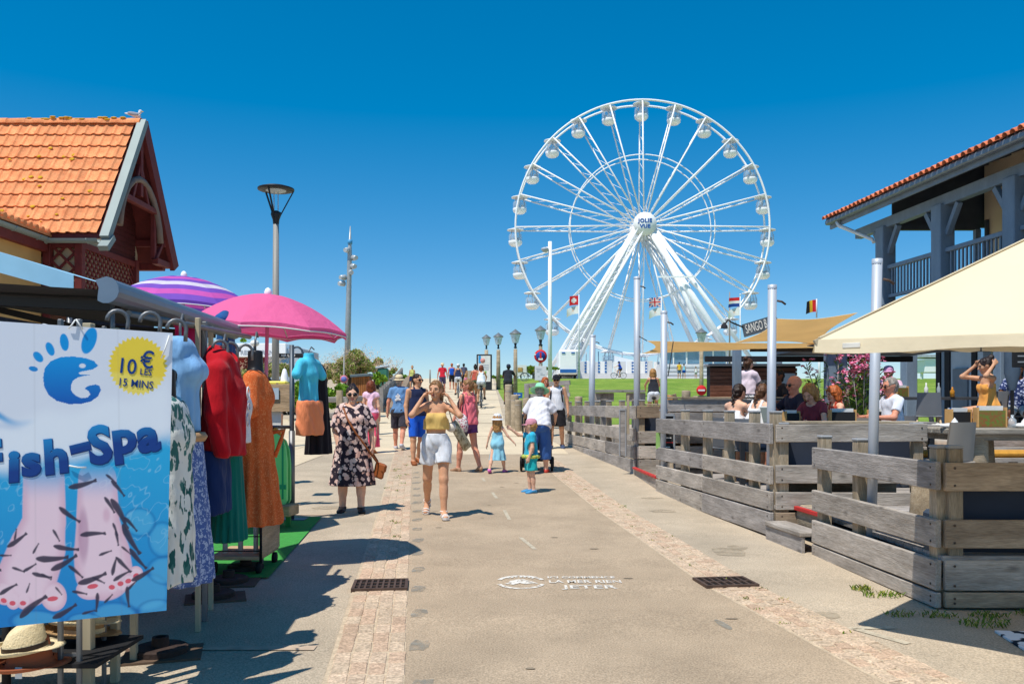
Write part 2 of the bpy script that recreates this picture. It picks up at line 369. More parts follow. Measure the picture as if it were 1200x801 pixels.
class Person:
    def __init__(s, loc, rz, label, H=1.7, fem=False, w=1.0, kid=0.0, skin='light', legs=((0, 3, 0), (0, 3, 0)), arms=None, lean=0, twist=0,
                 hyaw=0, hpitch=0, h=.012, seat=None, group='people on the street', curl=.5, face=True, footpitch=(0, 0), heel=0.0, roll=0, spread=1.0):
        s.h = h; s.w = w; s.fem = fem; s.k = H/1.7; k = s.k; s.hs = 1+.32*kid; s.face = face and h < .02
        V = lambda *a: np.array(a, float)
        s.leg = 1-.12*kid; hipz = .90*s.leg; tors = 1-.06*kid
        rx = lambda a: np.array(Matrix.Rotation(R_(a), 3, 'X')); rzm = lambda a: np.array(Matrix.Rotation(R_(a), 3, 'Z'))
        ry = lambda a: np.array(Matrix.Rotation(R_(a), 3, 'Y'))
        s.Rt = rzm(twist) @ rx(lean) @ ry(roll); s.hip0 = V(0, 0, hipz)*k
        s.T = lambda x, y, z: s.hip0+s.Rt @ (V(x, y, (z-.90)*tors)*k)
        sw = (.145 if fem else .172)*(1+.25*(w-1)); s.sw = sw
        J = s.J = {}
        for i, sg in ((0, -1), (1, 1)):
            f, o, kn = legs[i]; hp = s.hip0+V(sg*.088*(1+.5*(w-1)), 0, 0)*k
            d = rx(0) @ V(math.sin(R_(o))*sg, -math.sin(R_(f)), -math.cos(R_(f))); d /= np.linalg.norm(d)
            f2 = f-kn; d2 = V(math.sin(R_(o))*sg*.4, -math.sin(R_(f2)), -math.cos(R_(f2))); d2 /= np.linalg.norm(d2)
            kp = hp+d*.425*s.leg*k; ap = kp+d2*.405*s.leg*k
            fp = f2*.55-footpitch[i]
            fd = V(.16*sg*spread, -math.cos(R_(fp)), math.sin(R_(fp)) if f2 < 0 or footpitch[i] else .0); fd /= np.linalg.norm(fd)
            J['hp', i] = hp; J['kn', i] = kp; J['an', i] = ap; J['fd', i] = fd; J['sd', i] = d2
            sh = s.T(sg*sw, .01, 1.385); u, fo = (arms or ((V(-.18, 0, -1), V(-.05, -.2, -1)), (V(.18, 0, -1), V(.05, -.2, -1))))[i]
            u = np.array(u, float); u /= np.linalg.norm(u); fo = np.array(fo, float); fo /= np.linalg.norm(fo)
            al = 1-.1*kid
            J['sh', i] = sh; J['el', i] = sh+u*.285*al*k; J['wr', i] = J['el', i]+fo*.245*al*k; J['fo', i] = fo; J['up', i] = u
        s.Rh = s.Rt @ rzm(hyaw) @ rx(hpitch); s.np_ = s.T(0, .01, 1.49)
        s.HD = lambda x, y, z: s.np_+s.Rh @ (V(x, y-.01, z-1.49)*k*s.hs)
        low = min((J['an', i][2]-.062*k) for i in (0, 1))
        dz = -low if seat is None else seat-(s.hip0[2]-.095*k)
        off = V(0, 0, dz+heel)
        for q in list(J):
            if q[0] in ('hp', 'kn', 'an', 'sh', 'el', 'wr'): J[q] = J[q]+off
        s.hip0 = s.hip0+off; s.np_ = s.np_+off
        T0 = s.T; HD0 = s.HD
        # rebuild with shifted origin (closures read s.hip0 / s.np_)
        allp = [J[q] for q in J if q[0] in ('hp', 'kn', 'an', 'sh', 'el', 'wr')]+[s.HD(0, 0, 1.72)]
        s.lo = np.min(allp, 0)-.26*max(1, w); s.hi = np.max(allp, 0)+.26*max(1, w); s.lo[2] = min(s.lo[2], -.02)
        s.body(skin, curl)
        s.o = link('person', s.me, None, M4(loc, rotz(rz))); tag(s.o, label, 'person', group)
        s.loc = Vector(loc); s.rz = rz
    def fld(s, h=None): return Field(s.lo, s.hi, h or s.h)
    def torso(s, F, e=0.0, lo=.8, k=.045):
        w = s.w*s.k; fem = s.fem; T = s.T; R = s.Rt; kk = s.k
        F.add(T(-.06*s.w, .012, .93), T(.06*s.w, .012, .93), .104*w+e, k=k*kk, flat=(1, .92, 1), R=R)
        for sx in (-1, 1): F.add(T(.058*sx*s.w, .05, .895), T(.058*sx*s.w, .05, .895), .088*w+e, k=k*kk)
        F.add(T(0, 0, .98), T(0, 0, 1.14), (.122 if fem else .125)*w+e, (.098 if fem else .116)*w+e, k=k*kk, flat=(1.1, .82, 1), R=R)
        if s.w > 1.2: F.add(T(0, -.035, 1.02), T(0, -.035, 1.08), .115*w+e, k=k*kk, flat=(1.15, .9, 1), R=R)
        F.add(T(0, 0, 1.14), T(0, .0, 1.31), (.1 if fem else .116)*w+e, (.108 if fem else .124)*w+e, k=k*kk, flat=(1.18, .82, 1), R=R)
        F.add(T(-s.sw*.82, .012, 1.385), T(s.sw*.82, .012, 1.385), .05*kk+e, k=.05*kk)
        F.add(T(-s.sw*.4, .015, 1.40), T(s.sw*.4, .015, 1.40), .055*kk+e, k=.05*kk)
        if fem and s.hs < 1.1:
            for sx in (-1, 1): F.add(T(.066*sx*s.w, -.058*s.w, 1.245), T(.066*sx*s.w, -.058*s.w, 1.245), .058*w+e, k=.04*kk)
    def legp(s, F, i, e=0.0, t0=0.0, t1=2.0, wide=0.0, k=.03):
        J = s.J; w = (.5+.5*s.w)*s.k if s.w < 1.2 else .92*s.w*s.k; kk = s.k
        a, b, c = J['hp', i], J['kn', i], J['an', i]
        t = min(t1, 1); F.add(a, a+(b-a)*t, .086*w+e, (.086+(.054-.086)*t)*w+e+wide*t, k=k*kk)
        if t1 > 1:
            t = t1-1; F.add(b, b+(c-b)*t, .054*w+e+wide, (.054+(.036-.054)*t)*w+e+wide, k=k*kk)
            if t > .5:
                back = np.cross(J['sd', i], (1, 0, 0)); back = back*(1 if back[1] > 0 else -1)
                cp = b+(c-b)*.3+back*.012*kk; F.add(cp, b+(c-b)*.5+back*.008*kk, .05*w+e+wide, .046*w+e+wide, k=k*kk)
    def armp(s, F, i, e=0.0, t1=2.0, wide=0.0, k=.025):
        J = s.J; w = (.55+.45*s.w)*s.k*(.9 if s.fem else 1.05); a, b, c = J['sh', i], J['el', i], J['wr', i]
        t = min(t1, 1); F.add(a, a+(b-a)*t, .046*w+e, (.046+(.037-.046)*t)*w+e+wide*t, k=k*s.k)
        if t1 > 1: t = t1-1; F.add(b, b+(c-b)*t, .038*w+e+wide, (.038+(.025-.038)*t)*w+e+wide, k=k*s.k)
    def foot(s, F, i, e=0.0, k=.02, sole=False):
        J = s.J; kk = s.k; an = J['an', i]; fd = J['fd', i]; dn = np.array((0, 0, -1.0)); dn = dn-fd*(dn @ fd); dn /= np.linalg.norm(dn)
        heel = an-fd*.03*kk+dn*.032*kk; ball = an+fd*.115*kk+dn*.04*kk; toe = an+fd*.165*kk+dn*.042*kk
        F.add(an, heel, .034*kk+e, .03*kk+e, k=k*kk); F.add(an+dn*.005, ball, .033*kk+e, .024*kk+e, k=k*kk, flat=(1.25, 1, 1))
        F.add(ball, toe, .026*kk+e, .02*kk+e, k=k*kk, flat=(1.5, 1, .8))
        return heel, ball, toe, dn
    def hand(s, F, i, curl):
        J = s.J; kk = s.k*.95; d = J['fo', i]; wr = J['wr', i]; inw = np.array((1.0 if i == 0 else -1.0, .15, 0))
        n = inw-d*(inw @ d)
        if np.linalg.norm(n) < .2: n = np.array((0, 0, 1.0))-d*d[2]
        n /= np.linalg.norm(n); sd = np.cross(d, n); fwd = np.array((0, -1.0, .2))
        if sd @ fwd < 0: sd = -sd           # thumb side faces forward
        J['hand', i] = wr+d*.08*kk+n*.02; J['pn', i] = n
        for q in (-.02, 0, .02): F.add(wr+sd*q*.5*kk, wr+d*.085*kk+sd*q*1.35*kk, .018*kk, .014*kk, k=.012)
        L = (.066, .076, .072, .055)
        for j in range(4):
            q = (.0285-.019*j)*kk; base = wr+d*.085*kk+sd*q; c1 = curl*(.6+.12*j); c2 = c1+curl*.8
            p1 = base+(d*math.cos(c1)+n*math.sin(c1)+sd*(.10-.07*j))*L[j]*.52*kk; p2 = p1+(d*math.cos(c2)+n*math.sin(c2))*L[j]*.5*kk
            F.add(base, p1, .0095*kk, .0085*kk, k=.004); F.add(p1, p2, .0085*kk, .007*kk, k=.004)
        b0 = wr+d*.025*kk+sd*.026*kk; t1 = b0+(d*.75+sd*.6+n*.25)*.042*kk; t2 = t1+(d*.95+sd*.15+n*.35)*.033*kk
        F.add(b0, t1, .0125*kk, .0105*kk, k=.006); F.add(t1, t2, .0105*kk, .008*kk, k=.004)
    def body(s, skin, curl):
        F = s.fld(); kk = s.k; HD = s.HD; hk = kk*s.hs
        s.torso(F, -.004)
        for i in (0, 1): s.legp(F, i); s.armp(F, i); s.foot(F, i); s.hand(F, i, curl)
        F.add(s.T(0, .015, 1.40), s.HD(0, .002, 1.535), .056*kk, .047*kk*(.5+.5*s.hs)*(1 if not s.fem else .92), k=.03*kk)
        R = s.Rh
        F.add(HD(0, .018, 1.612), HD(0, .004, 1.612), .09*hk, k=.02*hk, flat=(.86, 1, 1), R=R)
        F.add(HD(0, -.025, 1.575), HD(0, -.048, 1.508), .066*hk, .04*hk, k=.03*hk, flat=(.98, .95, 1), R=R)
        F.add(HD(0, -.062, 1.492), HD(0, -.062, 1.492), .021*hk, k=.022*hk)
        F.add(HD(-.035, -.075, 1.603), HD(.035, -.075, 1.603), .013*hk, k=.02*hk)
        F.add(HD(0, -.092, 1.592), HD(0, -.112, 1.556), .0085*hk, .0135*hk, k=.012*hk)
        for sx in (-1, 1):
            F.add(HD(sx*.042, -.062, 1.56), HD(sx*.042, -.062, 1.56), .024*hk, k=.02*hk)
            F.add(HD(sx*.078, .012, 1.595), HD(sx*.073, .006, 1.556), .0165*hk, .012*hk, k=.006*hk, flat=(.5, 1, 1), R=R)
        V, Q = F.net(); mi = np.zeros(len(Q), int)
        if s.face:
            mb = MB(); Rm = Matrix(s.Rh.tolist())
            for sx in (-1, 1):
                mb.ell(HD(sx*.033, -.083, 1.584), (.0115*hk, .0065*hk, .0052*hk), Rm, 6, 1); mb.ell(HD(sx*.033, -.0895, 1.584), (.0055*hk, .003*hk, .0055*hk), Rm, 5, 2)
                mb.tube([HD(sx*.016, -.094, 1.606), HD(sx*.034, -.093, 1.611), HD(sx*.052, -.079, 1.605)], .0036*hk, 5, 2)
                mb.tube([HD(sx*.019, -.0895, 1.5905), HD(sx*.034, -.092, 1.594), HD(sx*.048, -.082, 1.589)], .0022*hk, 4, 2)
            mb.ell(HD(0, -.0915, 1.5265), (.022*hk, .008*hk, .0052*hk), Rm, 6, 3); mb.ell(HD(0, -.0895, 1.518), (.019*hk, .008*hk, .0058*hk), Rm, 6, 3)
            q4 = [(tuple(f) if len(f) == 4 else None) for f in mb.f]
            Q2 = [f for f in q4 if f]; m2 = [m for f, m in zip(q4, mb.m) if f]
            V = np.vstack([V, np.array(mb.v)]); Q = np.vstack([Q, np.array(Q2)+len(V)-len(mb.v)]); mi = np.concatenate([mi, m2])
        s.me = mesh_np(V, Q, [skin_mat(skin), EYEW, DARK, LIPS], mi, True)
    # ---------------- clothes
    def child(s, name, F, m): 
        me = F.mesh(m) if isinstance(F, Field) else F.mesh([m] if not isinstance(m, (list, tuple)) else m)
        o = link(name, me, s.o); return o
    def top(s, m, hem=.90, sleeve=.55, e=.014, loose=.01, neck=.075, name='shirt', armwide=.012, vneck=0, collar=False, fold=.004):
        F = s.fld(); s.torso(F, e, k=.06); T = s.T
        F.add(T(0, .004, 1.16), T(0, .004, hem), .118*s.w*s.k+e, .132*s.w*s.k+e+loose, k=.05, flat=(1.12, .86, 1), R=s.Rt, fold=(9, fold*1.2, s.w*3))
        if sleeve > 0:
            for i in (0, 1): s.armp(F, i, e*.8, sleeve, armwide)
        up = s.Rt @ np.array((0, 0, 1.0)); F.wave(fold, 22, hem*7)
        F.clip(T(0, 0, hem), -up)
        for i in (0, 1):
            if sleeve > 0 and sleeve < 1: pass
        if neck: F.cut(T(0, -.02, 1.465), T(0, -.02, 1.465), neck*s.k, flat=(1.15, 1, 1), R=s.Rt)
        if vneck: F.cut(T(0, -.12, 1.44), T(0, -.15, 1.44-vneck), .045*s.k, .01)
        if sleeve > 0:
            for i in (0, 1):
                J = s.J
                if sleeve <= 1: p = J['sh', i]+(J['el', i]-J['sh', i])*sleeve; u = J['up', i]; F.cut(p+u*.16*s.k, p+u*.16*s.k, .155*s.k)
        return s.child(name, F, m)
    def tank(s, m, hem=.90, top=1.36, e=.012, loose=.012, straps=True, name='vest', back=1.36, fold=.003):
        F = s.fld(); s.torso(F, e, k=.06); T = s.T
        F.add(T(0, .004, 1.16), T(0, .004, hem), .115*s.w*s.k+e, .13*s.w*s.k+e+loose, k=.05, flat=(1.12, .86, 1), R=s.Rt, fold=(9, fold*1.5, 1))
        up = s.Rt @ np.array((0, 0, 1.0)); F.wave(fold, 24, 3)
        F.clip(T(0, 0, hem), -up); F.clip(T(0, 0, top), up)
        for i, sx in ((0, -1), (1, 1)): F.cut(T(sx*(s.sw+.02), 0, 1.37), T(sx*(s.sw+.01), 0, 1.28), .062*s.k, .05*s.k, flat=(1, 2, 1), R=s.Rt)
        if straps:
            for sx in (-1, 1):
                for ys in (-1, 1): F.add(T(sx*.075, .015+ys*.045, 1.448), T(sx*.08, .01+ys*.088, 1.30), .012+e*.5, k=.01)
                F.add(T(sx*.076, .06, 1.446), T(sx*.076, -.03, 1.446), .011+e*.5, k=.01)
        return s.child(name, F, m)
    def pants(s, m, t1=.6, waist=1.0, e=.014, wide=.02, name='shorts', fold=.004):
        F = s.fld(); T = s.T; w = s.w*s.k
        F.add(T(-.06*s.w, .012, .93), T(.06*s.w, .012, .93), .104*w+e, k=.04, flat=(1, .92, 1), R=s.Rt)
        for sx in (-1, 1): F.add(T(.058*sx*s.w, .05, .895), T(.058*sx*s.w, .05, .895), .088*w+e, k=.04)
        F.add(T(0, 0, .97), T(0, 0, waist+.03), .122*w+e, .112*w+e, k=.04, flat=(1.1, .85, 1), R=s.Rt)
        for i in (0, 1): s.legp(F, i, e, 0, t1, wide, .012)
        F.wave(fold, 26, t1*9); up = s.Rt @ np.array((0, 0, 1.0)); F.clip(T(0, 0, waist), up)
        for i in (0, 1):
            J = s.J
            if t1 <= 1: a, b = J['hp', i], J['kn', i]; p = a+(b-a)*t1
            else: a, b = J['kn', i], J['an', i]; p = a+(b-a)*(t1-1)
            u = (b-a)/np.linalg.norm(b-a); F.cut(p+u*.2*s.k, p+u*.2*s.k, .2*s.k)
        return s.child(name, F, m)
    def skirt(s, m, z0=1.02, z1=.5, r0=.125, r1=.2, name='skirt', fold=(11, .014), flat=(1.1, .85, 1), sway=(0, 0), bodice=None, sleeve=0, e=.016, vneck=0, neck=.08, armwide=.02):
        F = s.fld(); T = s.T
        zs = s.leg; a = T(0, .005, z0); b = np.array((a[0]+sway[0], a[1]+sway[1], s.hip0[2]+(z1-.90)*s.k*(1 if z1 > .9 else s.leg)))
        F.add(a, b, r0*s.w*s.k, r1*s.w*s.k, k=.03, flat=flat, fold=(fold[0], fold[1], 1.0))
        F.add(T(-.06*s.w, .012, .93), T(.06*s.w, .012, .93), .104*s.w*s.k+e, k=.06)
        for sx in (-1, 1): F.add(T(.058*sx*s.w, .05, .895), T(.058*sx*s.w, .05, .895), .09*s.w*s.k*(.8 if s.hs > 1.1 else 1)+e, k=.05)
        if bodice:
            s.torso(F, e, k=.05)
            if sleeve:
                for i in (0, 1): s.armp(F, i, e, sleeve, armwide)
            up = s.Rt @ np.array((0, 0, 1.0))
            if bodice < 1.39:
                F.clip(T(0, 0, bodice), up)
                for i, sx in ((0, -1), (1, 1)): F.cut(T(sx*(s.sw+.02), 0, 1.4), T(sx*(s.sw+.01), 0, 1.27), .06*s.k, .05*s.k, flat=(1, 2, 1))
            elif neck: F.cut(T(0, -.02, 1.465), T(0, -.02, 1.465), neck*s.k, flat=(1.15, 1, 1), R=s.Rt)
            if vneck: F.cut(T(0, -.13*s.w, 1.45), T(0, -.15*s.w, 1.45-vneck), .05*s.k, .012)
            if sleeve and sleeve <= 1:
                for i in (0, 1):
                    J = s.J; p = J['sh', i]+(J['el', i]-J['sh', i])*sleeve; u = J['up', i]; F.cut(p+u*.16*s.k, p+u*.16*s.k, .155*s.k)
        else:
            F.clip(T(0, 0, z0), s.Rt @ np.array((0, 0, 1.0)))
        F.wave(.004, 20, 2); F.clip(b, (0, 0, -1.0))
        return s.child(name, F, m)
    def shoes(s, m, sole=None, e=.008, name='shoe', sandal=False):
        for i in (0, 1):
            J = s.J; kk = s.k; F = Field(J['an', i]-.24*kk, J['an', i]+.24*kk, min(s.h, .009))
            if not sandal:
                hl, bl, te, dn = s.foot(F, i, e); F.clip(J['an', i]-dn*.012*kk, -dn); o = link(name, F.mesh(m), s.o)
            fd = J['fd', i]; dn = np.array((0, 0, -1.0)); dn -= fd*(dn @ fd); dn /= np.linalg.norm(dn); an = J['an', i]; sd = np.cross(fd, dn)
            mb = MB(); c = an+fd*.062*kk+dn*.066*kk; Rm = Matrix((fd.tolist(), sd.tolist(), (-dn).tolist())).transposed()
            th = .028 if sandal else .018
            poly = [(-.085, -.03), (-.098, 0), (-.085, .03), (0, .036), (.07, .046), (.115, .036), (.13, 0), (.115, -.036), (.07, -.046), (0, -.036)]
            lift = .0 if not sandal else .006
            mb.prism([Vector(c)+Rm @ Vector((x*kk, y*kk, -th*.5*kk+lift)) for x, y in poly], (0, 0, 0), Rm @ Vector((0, 0, th*kk)))
            if sandal:
                for (x, hh) in ((-.02, .052), (.06, .04), (.095, .03)):
                    pts = []
                    for q in range(9):
                        a_ = math.pi*q/8; pts.append(Vector(c)+Rm @ Vector((x*kk, math.cos(a_)*.043*kk, (math.sin(a_)*hh+.012)*kk)))
                    mb.tube(pts, .0095*kk, 5)
                pts = [Vector(an)+Rm @ Vector((math.cos(t)*.042*kk-.004, math.sin(t)*.042*kk, .012*kk)) for t in np.linspace(0, 2*math.pi, 13)[:-1]]
                mb.tube(pts, .009*kk, 5, closed=True)
                mb.build(name, [sole or m], s.o, local=True)
            else: mb.build('sole', [sole or m], o, local=True)
    def hair(s, kind, style='short', m=None):
        hk = s.k*s.hs; HD = s.HD; R = s.Rh; F = Field(np.array(HD(0, .02, 1.5))-.34*hk, np.array(HD(0, .02, 1.5))+.30*hk, max(.008, s.h*.8) if s.h < .02 else s.h*.8)
        vol = {'short': .006, 'crop': .003, 'bob': .018, 'long': .012, 'pony': .007, 'bun': .008, 'braid': .008, 'curly': .022}[style]
        F.add(HD(0, .022, 1.617), HD(0, .008, 1.617), .091*hk+vol*hk, k=.02*hk, flat=(.88, 1, 1), R=R)
        F.add(HD(0, .045, 1.57), HD(0, .05, 1.535), .075*hk+vol*hk, .05*hk+vol*hk, k=.02*hk)
        if style in ('bob', 'long', 'curly'):
            for sx in (-1, 1): F.add(HD(sx*.068, .012, 1.61), HD(sx*.078, .01, 1.5 if style != 'long' else 1.42), .036*hk, .04*hk, k=.02*hk)
            F.add(HD(0, .06, 1.58), HD(0, .065, 1.49 if style != 'long' else 1.38), .085*hk, .075*hk, k=.02*hk, flat=(1.1, .7, 1), R=R)
        if style == 'pony': F.add(HD(0, .10, 1.63), HD(0, .15, 1.58), .03*hk, .04*hk, k=.02*hk); F.add(HD(0, .15, 1.58), HD(.02, .16, 1.45), .04*hk, .02*hk, k=.02*hk)
        if style == 'bun': F.add(HD(0, .09, 1.69), HD(0, .105, 1.7), .045*hk, k=.012*hk); F.add(HD(0, .1, 1.6), HD(0, .09, 1.56), .045*hk, k=.02*hk)
        if style == 'braid':
            for q in range(8): t = q/7; F.add(HD(.01*(-1)**q, .105+.012*math.sin(t*3), 1.60-.22*t), HD(.01*(-1)**q, .105, 1.595-.22*t), .027*hk*(1-.4*t), k=.008*hk)
        # the face stays free
        F.cut(HD(0, -.115, 1.555), HD(0, -.105, 1.595), .085*hk, .07*hk, flat=(.86, 1, 1), R=R)
        if style in ('short', 'crop', 'pony', 'bun', 'braid'):
            for sx in (-1, 1): F.cut(HD(sx*.085, -.02, 1.545), HD(sx*.085, .0, 1.575), .04*hk)
        F.wave(.0045*hk, 70/hk, 1)
        return link('hair', F.mesh(m or hair_mat(kind)), s.o)
    def sunglasses(s):
        hk = s.k*s.hs; mb = MB(); Rm = Matrix(s.Rh.tolist()); HD = s.HD
        for sx in (-1, 1):
            mb.ell(HD(sx*.034, -.096, 1.582), (.029*hk, .008*hk, .021*hk), Rm, 8); mb.bar(HD(sx*.058, -.092, 1.59), HD(sx*.078, .01, 1.588), .005*hk, .007*hk)
        mb.bar(HD(-.015, -.104, 1.59), HD(.015, -.104, 1.59), .005*hk, .005*hk)
        mb.build('sunglasses', LENS, s.o, local=True)
    def hat(s, m, brim=.15, crown=.115, ch=.1, z=1.635, tilt=8, name='sun_hat', band=None, droop=.015, oval=.9):
        hk = s.k*s.hs; mb = MB(); Rm = Matrix((s.Rh @ np.array(Matrix.Rotation(R_(tilt), 3, 'X'))).tolist()); c = Vector(s.HD(0, .01, z))
        prof = [(brim, -droop-.003), (brim+.002, -droop), (brim*.8, -.003), (crown+.008, .0), (crown, .012), (crown*.97, ch*.5), (crown*.86, ch*.85), (crown*.5, ch*1.0), (.001, ch*1.0)]
        mb.lathe([(r*hk, zz*hk) for r, zz in prof], c, 24, 0, Rm, oval, 1.0)
        mb.lathe([(brim*hk, (-droop-.003)*hk), (crown*.9*hk, -.006*hk)], c, 24, 0, Rm, oval, 1.0)
        o = mb.build(name, m, s.o, local=True)
        if band:
            b = MB(); b.lathe([((crown+.003)*hk, .008*hk), ((crown+.001)*hk, .034*hk)], c, 24, 0, Rm, oval, 1.0); b.build('hat_band', band, o, local=True)
        return o
    def cap(s, m, peak=True, name='cap', bucket=False):
        hk = s.k*s.hs; mb = MB(); Rm = Matrix(s.Rh.tolist()); c = Vector(s.HD(0, .012, 1.625))
        mb.lathe([(r*hk, z*hk) for r, z in ((.104, -.008), (.103, .03), (.09, .068), (.055, .09), (.001, .098))], c, 20, 0, Rm, .88, 1.02)
        if peak:
            V = []
            for i in range(2):
                for q in range(9):
                    a = R_(200+140*q/8); r = (.1 if i == 0 else .1+.075*math.sin(math.pi*q/8)**.6)
                    V.append([r*math.cos(a)*.9, r*math.sin(a)-(0 if i == 0 else .01), -.002 if i == 0 else -.018])
            pts = [c+Rm @ (Vector(p)*hk) for p in V]; F = [(q, q+1, 9+q+1, 9+q) for q in range(8)]
            mb.add(pts, F, 0, True); mb.add([p+Rm @ Vector((0, 0, -.005*hk)) for p in pts], [tuple(reversed(f)) for f in F], 0, True)
        if bucket:
            mb.lathe([(r*hk, z*hk) for r, z in ((.102, .0), (.15, -.045), (.152, -.05), (.10, -.008))], c, 20, 0, Rm, .92, 1.02)
        return mb.build(name, m, s.o, local=True)
    def world(s, p): return M4(s.loc, rotz(s.rz)) @ Vector(p)
    def held(s, mb, name, mats, label, cat, parts=None):
        """a thing carried by the figure, standing on its own at top level"""
        Mw = M4(s.loc, rotz(s.rz)); V = np.array(mb.v); c = Vector(V.min(0)*.5+V.max(0)*.5)
        me = mb.mesh(mats, Mi=Matrix.Translation(-c)); o = link(name, me, None, Mw @ Matrix.Translation(c)); tag(o, label, cat); return o
# ------------------------------------------------------------------ ground sheets
YS = [-60, -30, -10, 0] + [round(2+.5*i, 2) for i in range(0, 77)] + list(range(42, 112, 2)) + [120, 135]
YS = sorted(set(YS) | {p[0] for p in GP})
def strip_sheet(name, xl, xr, y0, y1, dz, m, nx=1, kind='structure', wob=0.0):
    ys = [y0]+[y for y in YS if y0 < y < y1]+[y1]; rows = []
    for y in ys:
        a, b = xl(y), xr(y); rows.append([G(a+(b-a)*i/nx+(random.uniform(-wob, wob) if wob and i in (0, nx) else 0), y, dz) for i in range(nx+1)])
    return MB().sheet(rows).build(name, m, None, kind)
asph = mat('tan_pavement', C(187, 171, 148), rough=.95, var=.12, vs=.9, bump=.6, bs=95, spec=.12, fine=.3, stain=.10)
roadm = mat('grey_tan_asphalt', C(178, 158, 133), rough=.95, var=.10, vs=.7, bump=.6, bs=95, spec=.12, fine=.3, stain=.12)
pathm = mat('pale_path', C(214, 196, 166), rough=.95, var=.08, vs=.5, bump=.3, bs=60, spec=.15, fine=.14, stain=.1)
lawnm = mat('lawn_green', C(106, 138, 50), rough=.95, var=.3, vs=.35, bump=1.0, bs=30, spec=.1, col2=C(140, 160, 70), fine=.4, stain=.2)
bluffm = mat('bluff_soil', C(150, 140, 110), rough=.95, var=.2, vs=.3)
white_paint = mat('road_paint', C(225, 220, 208), rough=.8, var=.12, vs=12)
worn_paint = mat('worn_paint', C(198, 186, 162), rough=.9, var=.1, vs=14)
bluegrey = mat('bluegrey_mark', C(152, 148, 136), rough=.95, var=.2, vs=10)
patchm = mat('grey_patch', C(180, 165, 141), rough=.95, var=.12, vs=5, fine=.15, bs=80)
def worn(m, sc, a, b, lo, hi):
    n = m.node_tree.nodes; l = m.node_tree.links; z = n.new('ShaderNodeTexNoise'); z.inputs['Scale'].default_value = sc; z.inputs['Detail'].default_value = 6; r = n.new('ShaderNodeMapRange')
    for i, v in enumerate((a, b, lo, hi)): r.inputs[i+1].default_value = v
    t = n.new('ShaderNodeTexCoord'); l.new(t.outputs['Object'], z.inputs['Vector']); l.new(z.outputs['Fac'], r.inputs[0]); l.new(r.outputs[0], n['Principled BSDF'].inputs['Alpha'])
worn(bluegrey, 16, .35, .65, .1, .75); worn(worn_paint, 20, .3, .6, .6, 1); worn(patchm, 9, .35, .6, .15, .8)
gs = []
for y in YS: gs.append([G(x, y) for x in (-500, -60, -20, -8, 0, 8, 20, 60, 500)])
gs.append([Vector((x, 150, -12)) for x in (-500, -60, -20, -8, 0, 8, 20, 60, 500)]); gs.append([Vector((x, 700, -16)) for x in (-500, -60, -20, -8, 0, 8, 20, 60, 500)])
MB().sheet(gs).build('ground', asph, None, 'structure')
seam = mat('sea_water', C(20, 70, 105), rough=.15, var=.2, vs=.05, bump=.3, bs=.4)
MB().sheet([[Vector((x, y, -9)) for x in (-7000, 0, 7000)] for y in (140, 900, 7500)]).build('sea', seam, None, 'structure')
xl0 = lambda y: -.98-.114*(y-4.45)                       # left edge of the left sett strip
RX = [(-5, 2.6), (3, 2.15), (4.6, 1.86), (6.7, 1.49), (8.25, 1.36), (14.9, .75), (19, .42), (22, .2), (30, -.3)]
xr0 = lambda y: float(np.interp(y, [p[0] for p in RX], [p[1] for p in RX]))
strip_sheet('road', lambda y: xl0(y)+.42, xr0, -5, 19.3, .004, roadm, 3)
strip_sheet('path', lambda y: float(np.interp(y, [19, 35, 72, 110], [-6, -5.4, -9.4, -13])), lambda y: float(np.interp(y, [19, 22, 30, 50, 72, 95], [1.3, 1.2, -.3, -.85, -1.6, -2.2])), 19.3, 100, .004, pathm, 3)
strip_sheet('plaza', lambda y: -12, lambda y: -4.2 if y < 19.3 else -5.2, 13, 30, .008, pathm, 3)
strip_sheet('lawn', lambda y: float(np.interp(y, [28, 30, 50, 72, 97], [.4, .1, -.7, -1.4, -2.0])), lambda y: 90, 28, 97, .006, lawnm, 8)
# joints across the far path
jm = mat('path_joint', C(150, 132, 106), rough=.95)
for y in (24, 28.5, 33, 38, 44, 51, 60): strip_sheet('paving_joint', lambda q: -5.3 if y < 40 else -6, lambda q: -.4 if y > 28 else .6, y, y+.05*y/24, .009, jm)
for y, xa, xb in ((13.2, -8.5, -3.6), (16.2, -9, -4.2), (4.95, -3.6, -1.15), (10.6, -5, -1.85)):
    strip_sheet('paving_joint', lambda q: xa, lambda q: xb, y, y+.09, .0055, mat('setts_pink_flat', C(190, 168, 144), rough=.95, var=.15, vs=14))

